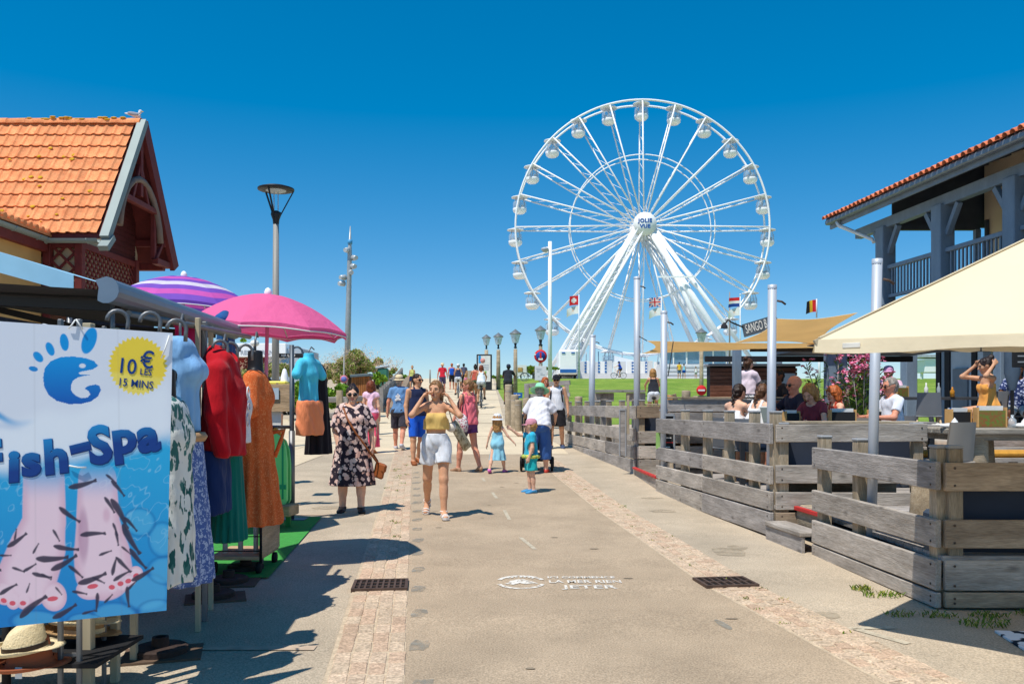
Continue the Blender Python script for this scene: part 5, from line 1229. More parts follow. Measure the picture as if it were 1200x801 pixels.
# tables and chairs
tablem = woodmat('driftwood', C(142, 132, 118), C(172, 164, 150), rnd=.1)
def table(label, c, w, d, h, m, legm, group='terrace tables', th=.05):
    t = thing('table', label, 'table', c, 0, group); z = c[2]
    n = max(1, int(d/.16))
    for i in range(n): piece('top_board', (c[0]-w/2, c[1]-d/2+d*(i+.5)/n, z+h-th/2), (c[0]+w/2, c[1]-d/2+d*(i+.5)/n, z+h-th/2), d/n-.008, th, m, t)
    for sx in (-1, 1):
        for sy in (-1, 1): piece('leg', (c[0]+sx*(w/2-.09), c[1]+sy*(d/2-.08), z), (c[0]+sx*(w/2-.09), c[1]+sy*(d/2-.08), z+h-th), .06, .06, legm, t, up=(0, 1, 0))
    return t
T1 = thing('trunk_table', 'massive driftwood table on trunk legs behind the shaded fence', 'table', (5.9, 9.6, DZ), 0)
for i in range(5): piece('top_plank', (4.72, 9.3+.2*i, DZ+.76), (7.3, 9.3+.2*i, DZ+.76), .19, .07, tablem, T1, bev=.015)
MB().box((6.0, 9.7, DZ+.69), (2.3, .8, .06)).build('apron', tablem, T1)
for (x, y, dx) in ((5.1, 9.4, -.04), (5.5, 9.95, .03), (5.95, 9.4, .12), (6.9, 9.95, .03)):
    MB().lathe([(.16, 0), (.15, .2), (.13, .45), (.12, .68)], (x, y, DZ), 9, 0, Matrix.Rotation(R_(-dx*40), 3, 'Y'), 1, .9, fold=(3, .08)).build('trunk_leg', woodp, T1)
metald = mat('dark_metal', C(52, 56, 62), rough=.5, metal=.4); ctop = mat('charcoal_top', C(70, 70, 72), rough=.5)
table('charcoal topped table with menu boxes in front of the bald man', (4.35, 10.9, DZ), 1.9, .75, .8, woodg, metald)
table('grey plank table beside the two women with braided hair', (3.35, 11.3, DZ), .95, .8, .8, woodg, metald)
table('dark table with bottles under the house by the seated woman in orange', (8.2, 16.0, .86), 2.3, .8, .8, ctop, metald)
table('pale plank table between bench and oleanders', (5.6, 12.8, DZ), 1.2, .8, .8, woodg, metald)
shell = mat('taupe_shell', C(160, 150, 138), rough=.6, var=.05); legw = mat('beech_leg', C(204, 176, 138), rough=.6, var=.08); shelld = mat('grey_shell', C(112, 116, 122), rough=.6, var=.05)
def chair(label, loc, rz, sm=shell, lmw=legw, group='terrace chairs'):
    t = thing('chair', label, 'chair', loc, rz, group)
    MB().box((0, 0, .45), (.44, .44, .03), bev=.012).build('seat', sm, t, local=True)
    m = MB(); rows = []
    for j in range(7):
        v = j/6; w = .21-.02*v; rows.append([Vector((w*math.sin(a), .2+.05*v+.03*math.cos(a)-.03, .47+.4*v)) for a in np.linspace(-1.4, 1.4, 7)])
    m.sheet(rows); m.sheet([[p+Vector((0, .02, 0)) for p in reversed(r)] for r in rows]); m.build('backrest', sm, t, local=True)
    for sx in (-1, 1):
        for sy in (-1, 1): MB().tube([(sx*.22, sy*.22, 0), (sx*.18, sy*.17, .45)], [.014, .02], 7).build('leg', lmw, t, local=True)
    return t
chair('taupe shell chair with pale legs standing before the driftwood table', (4.52, 8.95, DZ), R_(205))
chair('dark shell chair holding the woman in orange', (7.55, 13.55, .86), R_(-90), shelld)
chair('grey shell chair at the dark table below the house', (7.45, 15.3, .86), R_(160), shelld)
chair('grey shell chair tucked in right of the dark table', (8.5, 15.3, .86), R_(190), shelld)
chair('taupe shell chair by the plank table near the oleanders', (4.9, 12.1, DZ), R_(150))
chair('grey shell chair beside the plank table, further right of the white shirted man', (6.6, 12.9, DZ), R_(70), shelld)
# things on the tables
bxm = mat('menu_box_wood', C(206, 160, 100), rough=.7, var=.1, vs=12); chalk = mat('chalk_black', C(34, 34, 36), rough=.8); paper = mat('paper_white', C(232, 230, 224), rough=.8); foodm = mat('food_print', C(150, 80, 50), rough=.7, var=.6, vs=30, col2=C(90, 130, 50))
def menu_box(label, c, rz, front=chalk, w=.24, h=.17):
    t = thing('menu_box', label, 'menu holder', c, rz, 'menu boxes on the terrace tables'); f = MB(); d = .12
    for sx in (-1, 1): f.box((sx*(w/2-.01), 0, h/2), (.018, d, h), bev=.002)
    f.box((0, d/2-.008, h/2), (w-.04, .014, h)); f.box((0, 0, .008), (w-.04, d-.02, .014)); f.build('box', bxm, t, local=True)
    MB().box((0, -d/2+.004, h*.45), (w-.04, .01, h*.8)).build('front_board', front, t, local=True)
    for i in range(3): MB().box((0, -.02+.03*i, h*.58), (w-.06, .008, h*1.0)).build('menu_card', (paper, bluep, paper)[i], t, local=True)
menu_box('small wooden menu box with black front nearest the middle pole', (3.5, 10.75, DZ+.8), R_(25), chalk, .24, .17)
menu_box('wide wooden menu box with black front before the blond woman', (4.1, 10.6, DZ+.8), R_(-4), chalk, .32, .19)
menu_box('dark menu box on the driftwood table beside the napkins', (5.02, 9.6, DZ+.8), R_(12), chalk, .26, .2)
menu_box('menu box with food pictures on the driftwood table', (5.32, 9.5, DZ+.8), R_(-4), foodm, .32, .22)
menu_box('menu box with photo front on the dark table under the house', (7.2, 15.8, 1.66), R_(15), foodm, .26, .2)
menu_box('black menu box in front of the white shirted man', (5.35, 12.5, DZ+.8), R_(8), chalk, .26, .18)
tabl = thing('tablet_easel', 'small grey tablet stand in front of the braided women', 'menu holder', (3.3, 11.1, DZ+.8), R_(20)); MB().box((0, 0, .12), (.17, .015, .24), Matrix.Rotation(R_(-20), 3, 'X'), bev=.004).build('panel', paper, tabl, local=True); MB().box((0, -.01, .12), (.14, .012, .2), Matrix.Rotation(R_(-20), 3, 'X')).build('screen', mat('grey_print', C(120, 128, 124), rough=.5), tabl, local=True)
napm = cloth('napkin_white', C(232, 230, 226))
for i, (x, y, z) in enumerate(((4.82, 9.35, DZ+.8), (5.62, 9.4, DZ+.8), (5.85, 9.45, DZ+.8))):
    n = MB(); n.ell((x, y, z+.02), (.13, .1, .03), rotz(i), 8); n.lathe([(.05, .02), (.03, .07), (.001, .11)], (x+.03, y, z), 8, fold=(5, .3)); o = n.build('napkin', napm); tag(o, ('crumpled white napkin left on the driftwood table', 'white napkin right of the food picture box', 'white napkin at the right end of the driftwood table')[i], 'napkin', 'napkins on the driftwood table')
amb = mat('amber_glass', C(196, 130, 30), rough=.1, spec=.6, var=0); clearg = mat('clear_glass', C(210, 220, 224), rough=.05, spec=.7, alpha=.5, var=0)
def bottle(label, c, m, r=.035, h=.26, cat='bottle'):
    o = MB().lathe([(.001, 0), (r, 0), (r, h*.6), (r*.4, h*.78), (r*.36, h), (.001, h)], c, 10).build(cat, m); tag(o, label, cat, 'glass on the terrace tables')
bottle('dark bottle at the left end of the dark table under the house', (7.0, 15.75, 1.66), blk); bottle('clear bottle beside the amber glass under the house', (7.85, 15.7, 1.66), clearg)
bottle('amber glass of drink on the dark table under the house', (8.05, 15.6, 1.66), amb, .04, .18, 'glass'); bottle('white bottle on the dark table left of the clear one', (7.62, 15.7, 1.66), paper); bottle('clear glass beside the menu box with food pictures', (5.5, 9.38, DZ+.8), clearg, .04, .14, 'glass'); bottle('clear glass on the table of the braided women', (3.65, 11.2, DZ+.8), clearg, .04, .13, 'glass'); bottle('small amber glass on the driftwood table', (5.56, 9.5, DZ+.8), amb, .035, .1, 'glass')
# bench with ochre cushions behind the driftwood table
yb = thing('cushion_bench', 'low bench with ochre seat cushion and floral pillows behind the driftwood table', 'bench', (6.3, 10.9, DZ)); piece('seat_plank', (4.9, 10.9, DZ+.36), (8.0, 10.9, DZ+.36), .45, .05, woodg, yb); piece('seat_cushion', (4.95, 10.9, DZ+.43), (7.9, 10.9, DZ+.43), .42, .08, cloth('ochre_cloth', C(206, 150, 64)), yb, bev=.03); piece('back_plank', (4.9, 11.2, DZ+.6), (8.0, 11.2, DZ+.6), .04, .2, woodg, yb)
for x in (5.0, 6.4, 7.9): piece('leg', (x, 10.9, DZ), (x, 10.9, DZ+.34), .08, .08, woodg, yb, up=(0, 1, 0))
flp = pattern('floral_pillow', C(228, 222, 210), C(110, 104, 96), 16, .3)
for x, m, lab in ((5.55, flp, 'pale floral pillow at the left of the low bench'), (6.95, flp, 'pale floral pillow at the middle of the low bench'), (7.55, cloth('tan_pillow', C(190, 160, 120)), 'plain tan pillow at the right of the low bench')):
    o = MB().ell((x, 11.05, DZ+.64), (.24, .09, .18), Matrix.Rotation(R_(-15), 3, 'X'), 8).build('pillow', m); tag(o, lab, 'pillow', 'pillows on the low bench')
lg_ = MB().lathe([(.001, 0), (.2, 0), (.22, .1), (.2, .42), (.17, .45), (.001, .45)], (3.72, 7.4, DZ), 12, 0, None, 1.2, 1, fold=(4, .06)).build('log_stool', woodp); tag(lg_, 'pale round log stool behind the nearest fence', 'stool')
ct = MB().box((3.5, 6.3, DZ+.2), (.5, .45, .12), bev=.03).build('seat_pad', cush); tag(ct, 'slate seat pad behind the corner of the near fence', 'cushion')
# menu stands clipped to the fences
def menu_stand(label, x, Y, z0, z1, w, rz, m):
    c = Vector(((x-600)*Y/1000, Y, z0)); t = thing('menu_stand', label, 'menu stand', c, rz, 'menu stands on the fences'); h = z1-z0
    for sx in (-1, 1): MB().box((sx*w/2, 0, h/2), (.025, .04, h), bev=.004).build('upright', capm, t, local=True)
    MB().box((0, -.0, h*.55), (w-.03, .03, h*.86)).build('board', m, t, local=True); MB().box((0, 0, h-.0), (w, .05, .03)).build('top_rail', capm, t, local=True)
    if m == chalk:
        for i in range(9): MB().box((random.uniform(-.02, .02), -.018, h*(.92-.085*i)), (w*random.uniform(.4, .75), .004, .014)).build('chalk_line', redp if i % 2 else paper, t, local=True)
menu_stand('slim black menu stand with chalk lines on the middle fence', 784.5, 12.75, .55, 1.36, .15, R_(-25), chalk)
menu_stand('grey framed menu stand at the end of the third fence', 730, 15.1, .6, 1.43, .11, R_(-20), woodg)
pl = piece('pale_plank', at(736, 508, 15.0), at(736, 463, 15.0), .03, .14, woodp, None, up=(0, 1, 0)); tag(pl, 'tall pale plank standing at the end of the third fence', 'plank')
gs_ = thing('green_card', 'narrow green and white card fixed at the left end of the middle fence', 'sign', at(772, 520, 12.9)); MB().box(at(771, 516, 12.88), (.06, .01, .24)).build('green_panel', mat('lime_print', C(150, 190, 110), rough=.6), gs_); MB().box(at(775, 516, 12.89), (.06, .01, .24)).build('white_panel', paper, gs_)
# oleanders in flower
leafm = [mat('oleander_leaf_%d' % i, c_, rough=.6, var=.2, vs=6, spec=.3) for i, c_ in enumerate((C(92, 124, 48), C(120, 150, 62), C(70, 100, 40)))]
pinkm = [mat('oleander_pink_%d' % i, c_, rough=.7, var=.12, vs=8) for i, c_ in enumerate((C(236, 150, 178), C(226, 116, 156)))]
def oleander(label, c, w, h, n, nf, pot=True):
    t = thing('oleander', label, 'plant', c, 0, 'pink flowering oleanders'); b = MB(); st_ = MB(); fl = MB()
    tips = []
    for k in range(16):
        a = random.uniform(0, 6.28); r = w*math.sqrt(random.random()); tp = Vector((c[0]+r*math.cos(a), c[1]+r*math.sin(a)*.7, c[2]+h*random.uniform(.65, 1.0))); base = Vector((c[0]+.25*r*math.cos(a), c[1]+.25*r*math.sin(a), c[2]+.25)); st_.tube([base, (base+tp)/2+Vector((0, 0, .05)), tp], .008, 4, 0); tips.append((base, tp))
    for k in range(n):
        ba, tp = random.choice(tips); q = random.uniform(.15, 1); p = ba+(tp-ba)*q; d = Vector((random.uniform(-1, 1), random.uniform(-1, 1), random.uniform(-.2, 1))).normalized(); L = random.uniform(.09, .15); s_ = d.cross(Vector((random.random(), random.random(), random.random()))).normalized()*.013
        b.add([p, p+d*L*.5+s_, p+d*L, p+d*L*.5-s_], [(0, 1, 2, 3)], random.randrange(3))
    for k in range(nf):
        ba, tp = random.choice(tips); p = tp+Vector((random.gauss(0, .06), random.gauss(0, .06), random.gauss(.02, .05)))
        for q in range(5):
            a = q*1.257; d = Vector((math.cos(a), math.sin(a), random.uniform(-.9, .9))).normalized()*.042; s_ = Vector((-math.sin(a), math.cos(a), random.uniform(-.5, .5)))*.022
            fl.add([p, p+d*.6+s_, p+d, p+d*.6-s_], [(0, 1, 2, 3)], random.randrange(2))
    st_.build('stems', woodg, t); b.build('leaves', leafm, t, 'stuff'); fl.build('blossoms', pinkm, t, 'stuff')
    if pot: MB().lathe([(.001, 0), (.16, 0), (.2, .3), (.21, .34), (.18, .34), (.17, .3), (.001, .3)], c, 14).build('pot', mat('stone_pot', C(150, 140, 126), rough=.9), t)
oleander('pink oleander in front of the white shirted man beside the pole', (5.45, 13.3, DZ+.25), .42, 1.55, 900, 170)
oleander('pink oleander behind the blond woman', (5.6, 14.8, DZ+.3), .5, 1.65, 700, 120)
oleander('small pink oleander left of the pole, lowest of the three', (5.3, 13.9, DZ+.2), .3, 1.2, 350, 50)
# folded parasol, chalkboard by the house, blue framed awning post
fp = thing('folded_parasol', 'closed dark slate parasol standing by the house pillar', 'parasol', (8.5, 14.5, .86)); MB().lathe([(.05, .9), (.13, 1.2), (.12, 2.2), (.05, 2.9), (.001, 3.0)], (8.5, 14.5, .86), 14, fold=(6, .2)).build('cloth', mat('slate_cloth', C(84, 100, 116), rough=.85), fp); MB().tube([(8.5, 14.5, .86), (8.5, 14.5, 3.95)], .03, 8).build('pole', metald, fp)
cb = thing('chalkboard', 'dark framed chalkboard hanging at the right edge under the parasol', 'board', at(1197, 430, 13.0)); c_ = at(1200, 414, 13.0); MB().box(c_, (.36, .04, .42), bev=.01).build('slate', chalk, cb)
for q in range(4): MB().box(c_+Vector((0, -.024, .14-.09*q)), (.22, .004, .02)).build('chalk_line', capm, cb)
# doormat at the right edge
dm = thing('printed_mat', 'black and white printed mat lying on the pavement at the right edge', 'mat', G(3.35, 5.0)); MB().box(G(3.45, 5.0, .01), (.95, .55, .016), rotz(R_(-8)), bev=.003).build('mat', pattern('mat_print', C(40, 50, 62), C(232, 236, 238), 9, .5), dm)
# ------------------------------------------------------------------ market stall on the left
stem = mat('stall_steel', C(120, 122, 124), rough=.45, metal=.5, var=.12, vs=8); postw = mat('pale_post_wood', C(186, 172, 142), rough=.8, var=.12, vs=3, stretch=(6, 6, .5)); tieband = mat('cord_white', C(230, 230, 226), rough=.7)
# poster: printed panel. u runs from its right edge to the left, v down
PA = Vector((-1.59, 4.0, 0)); PD = Vector((-.8365, -.548, 0)); PW = .84
pu = np.linspace(0, PW, 336); pv_ = np.linspace(0, 1, 520)
UU, VV = np.meshgrid(pu, pv_)
Us = UU+.05*VV; Yp = 4.0+PD.y*Us; Xp = -1.59+PD.x*Us; zt = 1.84+.025*UU; zb = .565+.022*UU
Zp = zt+(zb-zt)*VV
px = 600+1000*Xp/Yp; py = 475-1000*(Zp-CAMZ)/Yp          # print is laid out on the sheet in these units
img = np.zeros(px.shape+(3,))
def mixc(m, c): 
    global img
    img = img*(1-m[..., None])+np.array(c)*m[..., None]
def sst(e0, e1, x): t = np.clip((x-e0)/(e1-e0), 0, 1); return t*t*(3-2*t)
def nz2(x, y, s, seed=0):
    r = np.zeros_like(x)
    for k in range(5):
        a = seed*1.7+k*2.1; f = s*(1.6**k); r += np.sin(f*(x*math.cos(a)+y*math.sin(a))+k*3+seed)*np.sin(f*(x*math.sin(a*1.3)-y*math.cos(a*1.3))+k*1.7)/(1.4**k)
    return r*.4
img[:] = C(224, 229, 238)
wob = 6*np.sin(px*.06)+4*nz2(px, py, .05)
water = sst(-14, 16, py-(532-.12*(px-60)+wob))
img_w = np.zeros_like(img); dep = np.clip((py-530)/190, 0, 1)
for i in range(3): img_w[..., i] = np.array(C(40, 172, 222))[i]*(1-dep)+np.array(C(16, 128, 200))[i]*dep
img = img*(1-water[..., None])+img_w*water[..., None]
ca = np.abs(nz2(px, py, .07, 3)); mixc(water*sst(.05, .0, ca)*.35*(py < 640), C(180, 230, 245))
mixc(sst(8, 0, np.abs(py-(488+.25*(px)+5*np.sin(px*.09))))*sst(46, 30, px), C(70, 160, 216)); mixc(sst(7, 0, np.abs(py-(500+.14*px)))*sst(46, 20, px)*.6, C(30, 120, 190))
# pebbles of the tank floor
for (x, y, rx_, ry_) in ((165, 690, 30, 22), (190, 665, 22, 16), (130, 715, 26, 14), (180, 712, 24, 14), (40, 722, 30, 12), (95, 722, 20, 9), (186, 630, 16, 20), (160, 610, 18, 16)):
    d = np.sqrt(((px-x)/rx_)**2+((py-y)/ry_)**2); mixc(sst(1, .7, d)*.45, C(96, 190, 226)); mixc(sst(1.15, 1, d)*sst(.85, 1, d)*.35, C(14, 96, 160))
# two feet
def blob(x, y, rx_, ry_, a=0.0):
    c_, s_ = math.cos(R_(a)), math.sin(R_(a)); dx, dy = px-x, py-y; return np.sqrt(((dx*c_+dy*s_)/rx_)**2+((-dx*s_+dy*c_)/ry_)**2)
def lims(pts, w):
    """soft limb through points with widths"""
    best = np.full(px.shape, 9.0)
    for (x0, y0, r0), (x1, y1, r1) in zip(pts, pts[1:]):
        dx, dy = x1-x0, y1-y0; t = np.clip(((px-x0)*dx+(py-y0)*dy)/(dx*dx+dy*dy), 0, 1); d = np.sqrt((px-x0-t*dx)**2+(py-y0-t*dy)**2)/(r0+(r1-r0)*t); best = np.minimum(best, d)
    return best
skinp = C(243, 212, 222); skins = C(214, 160, 182)
fl_ = np.minimum(lims([(50, 560, 24), (50, 610, 25), (42, 640, 32), (30, 672, 34)], 1), np.minimum(blob(60, 694, 15, 17, -12), np.minimum(blob(5, 690, 15, 14), np.minimum(blob(14, 698, 9, 11), np.minimum(blob(26, 698, 9, 11), blob(40, 690, 12, 13))))))
fr_ = np.minimum(lims([(112, 560, 22), (112, 610, 25), (116, 645, 32), (118, 666, 33)], 1), np.minimum(blob(103, 686, 17, 12, -8), np.minimum(blob(127, 684, 9, 8), np.minimum(blob(138, 682, 8, 7), np.minimum(blob(147, 676, 8, 7), blob(155, 668, 8, 8))))))
vis = sst(538, 590, py)
for f in (fl_, fr_):
    mixc(sst(1.04, .96, f)*vis, skinp); mixc(sst(1.03, .97, f)*sst(.55, 1.0, f)*.55*vis, skins)
mixc(sst(1, .5, blob(95, 625, 8, 40))*.6, C(180, 130, 160)); mixc(sst(1, .3, blob(122, 602, 6, 12))*.5, skins)
for (x, y, a) in ((59, 697, -8), (105, 683, -10), (3, 699, 20), (13, 702, 0), (25, 702, 0), (127, 684, 0), (137, 680, -10), (146, 677, -20), (155, 671, -30)):
    mixc(sst(1, .8, blob(x, y, 7 if x in (59, 105) else 4, 3, a)), C(228, 92, 108))
# little dark fish
for (x, y, L, a) in ((79, 602, 30, 35), (19, 631, 28, -35), (106, 623, 30, -4), (75, 640, 30, 8), (5, 648, 14, 0), (59, 652, 38, -3), (73, 657, 35, -30), (33, 662, 18, -30), (86, 666, 22, 40), (47, 671, 24, 12), (105, 675, 35, -20), (130, 660, 22, -75), (141, 659, 24, 45), (138, 671, 22, -30), (163, 670, 30, -30), (145, 695, 24, 85), (110, 701, 22, 95), (123, 697, 14, -45), (8, 686, 24, -30), (36, 705, 40, -38), (73, 712, 32, -30), (138, 600, 40, 62), (149, 630, 40, 60), (157, 652, 30, 50), (134, 628, 18, 80), (31, 685, 12, -70), (17, 624, 14, -80), (52, 672, 14, 30), (64, 625, 16, 60), (90, 690, 18, 10), (120, 645, 16, -20), (112, 676, 16, 25), (40, 640, 14, -60), (66, 688, 12, 50), (150, 682, 16, -45), (100, 712, 16, -15), (20, 664, 16, 20), (132, 618, 16, 70), (144, 642, 14, 40), (95, 567, 34, -15), (136, 571, 24, 50), (128, 560, 16, 40), (150, 612, 22, 48), (126, 590, 22, 58), (-12, 668, 26, -20), (-20, 700, 30, 15)):
    c_, s_ = math.cos(R_(a)), math.sin(R_(a)); dx, dy = px-x, py-y; U = dx*c_+dy*s_; Vq = -dx*s_+dy*c_+.004*U*U*(1 if int(x) % 2 else -1)
    t = np.clip(U/L+.5, 0, 1); wv = L*.12*np.sqrt(np.clip(t*4, 0, 1))*(1-t)**.55+L*.05*sst(.85, 1, t)
    m = sst(.8, -.8, np.abs(Vq)-wv)*(np.abs(U) < L*.5); mixc(m*.95, C(52, 44, 66)); mixc(m*sst(0, -3, Vq+wv*.3)*.45, C(120, 110, 130))
# halo behind the lettering, emblem, star burst
base_l = 530-.205*px
hal = sst(40, 16, np.abs(py-(base_l-6)-4*np.sin(px*.09)))*sst(206, 188, px); mixc(hal*.95, C(234, 240, 246))
def poly(P):
    ins = np.zeros(px.shape, bool); n = len(P)
    for i in range(n):
        (x0, y0), (x1, y1) = P[i], P[(i+1) % n]; c_ = ((y0 > py) != (y1 > py)); xi = (x1-x0)*(py-y0)/((y1-y0) if y1 != y0 else 1e-9)+x0; ins ^= c_ & (px < xi)
    return ins.astype(float)
E = [(417, 250), (400, 230), (365, 217), (310, 210), (260, 212), (215, 230), (190, 260), (182, 300), (187, 340), (205, 375), (240, 400), (290, 413), (340, 413), (385, 402), (415, 380), (428, 352), (420, 335), (405, 330), (375, 335), (357, 347), (375, 358), (382, 372), (370, 385), (345, 388), (320, 378), (302, 358), (300, 335), (310, 312), (330, 300), (355, 293), (383, 290), (340, 287), (332, 280), (345, 275), (395, 265)]
sc_ = lambda x, y: (x/3.641, 360+y/3.641)
bl = np.clip((py-418)/60, 0, 1); bcol = np.array(C(20, 150, 222))*(1-bl[..., None])+np.array(C(22, 84, 176))*bl[..., None]
em = poly([sc_(*p) for p in E]); x, y = sc_(350, 250); em = np.maximum(em-sst(1.1, .8, blob(x, y, 4, 2.8)), 0)
for (ex, ey, rx_, ry_, a) in ((380, 142, 30, 60, 20), (274, 149, 19, 38, -8), (213, 178, 17, 31, -22), (162, 212, 17, 27, -42), (141, 263, 20, 11, 12)):
    x, y = sc_(ex, ey); em = np.maximum(em, sst(1.05, .92, blob(x, y, rx_/3.641, ry_/3.641, a)))
img = img*(1-em[..., None])+bcol*em[..., None]
x0_, y0_ = sc_(586, 250); th = np.arctan2(py-y0_, px-x0_); rr = np.sqrt((px-x0_)**2+(py-y0_)**2); star_r = 33.2+1.9*np.abs(((th/(2*math.pi)*36) % 1)*2-1)*2-1.9
mixc(sst(.6, -.6, rr-star_r), C(244, 214, 62)); mixc(sst(.6, -.6, rr-star_r)*sst(0, 6, py-(y0_+8+.12*(px-x0_)))*.55, C(250, 232, 120))
for xx in (40, 138): mixc(sst(2.0, 0, np.abs(px-xx))*.10, (0.2, .2, .2))
nu, nv = len(pu), len(pv_)
V = np.stack([Xp, Yp, Zp], -1).reshape(-1, 3)
idx = np.arange(nu*nv).reshape(nv, nu); Fq = np.stack([idx[:-1, :-1], idx[1:, :-1], idx[1:, 1:], idx[:-1, 1:]], -1).reshape(-1, 4)
nrm_p = Vector((PD.y, -PD.x, 0))*-1                     # towards the street
if nrm_p.y > 0: nrm_p = -nrm_p
POS = thing('poster_panel', 'fish spa poster with two feet and a blue fish emblem hung on the stall', 'poster', (-1.95, 3.76, .56))
pm = mat('poster_print', (1, 1, 1), rough=.35, var=0, spec=.45); n = pm.node_tree.nodes; at_ = n.new('ShaderNodeAttribute'); at_.attribute_name = 'print'; pm.node_tree.links.new(at_.outputs['Color'], n['Principled BSDF'].inputs['Base Color'])
me = mesh_np(V-np.array(POS.location), Fq, [pm]); ca_ = me.color_attributes.new('print', 'FLOAT_COLOR', 'POINT'); ca_.data.foreach_set('color', np.concatenate([img.reshape(-1, 3), np.ones((nu*nv, 1))], 1).astype(np.float32).ravel())
link('printed_face', me, POS)
bkm = mat('panel_back', C(150, 156, 162), rough=.6)
c0 = lambda u, z: PA+PD*u+Vector((0, 0, z))
MB().prism([c0(.05, .567)-nrm_p*.004, c0(PW+.05, .586)-nrm_p*.004, c0(PW, 1.86)-nrm_p*.004, c0(0, 1.838)-nrm_p*.004], (0, 0, 0), -nrm_p*.012).build('backing_board', bkm, POS)
RP = Matrix((-PD, Vector((0, 0, 1)), nrm_p)).transposed()
def on_poster(x, y, lift=.004):
    xx = (x-600)/1000; u = (-1.59-4*xx)/(.8365-.548*xx); Y = 4+PD.y*u; return Vector((-1.59+PD.x*u, Y, CAMZ+(475-y)*Y/1000))+nrm_p*lift
bl1 = mat('lettering_blue', C(28, 134, 208), rough=.4, var=.0)
n = bl1.node_tree.nodes; l_ = bl1.node_tree.links; tc = n.new('ShaderNodeTexCoord'); sx_ = n.new('ShaderNodeSeparateXYZ'); l_.new(tc.outputs['Object'], sx_.inputs[0]); cr = n.new('ShaderNodeValToRGB'); mr = n.new('ShaderNodeMapRange'); mr.inputs[1].default_value = -.02; mr.inputs[2].default_value = .13
l_.new(sx_.outputs[1], mr.inputs[0]); l_.new(mr.outputs[0], cr.inputs[0]); cr.color_ramp.elements[0].color = (*C(22, 62, 136), 1); cr.color_ramp.elements[1].color = (*C(40, 158, 222), 1); l_.new(cr.outputs[0], n['Principled BSDF'].inputs['Base Color']); bl2 = mat('lettering_navy', C(24, 62, 130), rough=.4, var=0)
for ch, x, y, sz, rot, sx in (('F', -14, 540, .2, 6, .9), ('i', 14, 547, .17, 3, 1.1), ('s', 34, 540, .17, 5, 1.0), ('h', 63, 536, .19, 6, .95), ('-', 90, 520, .2, 14, 1.2), ('S', 114, 523, .215, 8, .9), ('p', 142, 513, .19, 8, 1.0), ('a', 170, 511, .2, 8, 1.0)):
    text(ch, sz*1.05, M4(on_poster(x, y, .003), RP @ Matrix.Rotation(R_(rot), 3, 'Z')), bl1, POS, depth=.0004, bold=.0085, sx=sx, shear=.06)
    text(ch, sz*1.05, M4(on_poster(x+.8, y+.9, .0015), RP @ Matrix.Rotation(R_(rot), 3, 'Z')), bl2, POS, depth=.0004, bold=.0102, sx=sx, shear=.06, name='lettering_edge')
for tx, x, y, sz in (('10', 148, 430, .098), ('\u20ac', 172, 423, .11), ('LES', 170, 436.5, .042), ('15 MINS', 158, 450, .05)):
    text(tx, sz, M4(on_poster(x, y, .0018), RP @ Matrix.Rotation(R_(-6), 3, 'Z')), bl2, POS, depth=.0005, bold=.0012 if sz > .09 else .0004, sx=.86)
for (xa, ya, xb, yb) in ((80, 385, 88, 375), (97, 386, 89, 374), (188, 420, 198, 393), (79, 545, 99, 547)): MB().tube([on_poster(xa, ya, .008), on_poster((xa+xb)/2, (ya+yb)/2+1, .012), on_poster(xb, yb, .008)], .0035, 5).build('cable_tie', tieband, POS)
c_ = PA+Vector((0, 0, 1.84)); POS.matrix_basis = M4(c_) @ Matrix.Rotation(R_(5), 4, PD) @ M4(-c_) @ POS.matrix_basis
# racks behind the poster
RK = thing('clothes_rack', 'steel clothes rack with curved hooks carrying the poster and dressed torsos', 'rack', (-1.85, 5.2, .08))
def vpost(x, y, Y, w, m, z1=2.0, par=RK, name='upright', dx=0): 
    p = at(x, y, Y); MB().bar((p.x, Y, g(Y)), (p.x+dx, Y, z1), w, w, bev=.004).build(name, m, par)
for x, Y, w, m in ((71, 3.95, .022, stem), (93, 3.95, .022, stem), (104, 4.15, .045, postw), (122, 4.3, .02, stem), (135, 4.4, .04, postw), (157, 4.75, .035, postw)): vpost(x, 700, Y, w, m, 1.9)
for z in (.35, .55, .85): MB().bar((at(71, 0, 3.95).x, 3.95, z), (at(93, 0, 3.95).x, 3.95, z), .014, .014).build('rung', stem, RK)
for x, Y in ((232, 5.35), (240, 5.6), (247, 5.9)): vpost(x, 500, Y, .03, postw if x != 240 else stem, 2.05)
MB().tube([(-2.0, 4.45, 1.98), (-2.0, 5.3, 2.0), (-2.03, 6.6, 2.03)], .018, 8).build('top_rail', stem, RK)
def hook(a, r, par=RK): MB().tube([Vector(a)+Vector((r*math.cos(t)*.8, r*math.cos(t)*.5, r*math.sin(t))) for t in np.linspace(math.pi, -.3, 10)]+[Vector(a)+Vector((r*.75, r*.4, -r*1.2))], .011, 6).build('hook', stem, par)
for x, y, Y in ((138, 376, 4.1), (176, 378, 4.2), (207, 386, 4.4), (258, 408, 5.4), (288, 412, 6.1), (270, 410, 5.6)): hook(at(x, y, Y), .05)
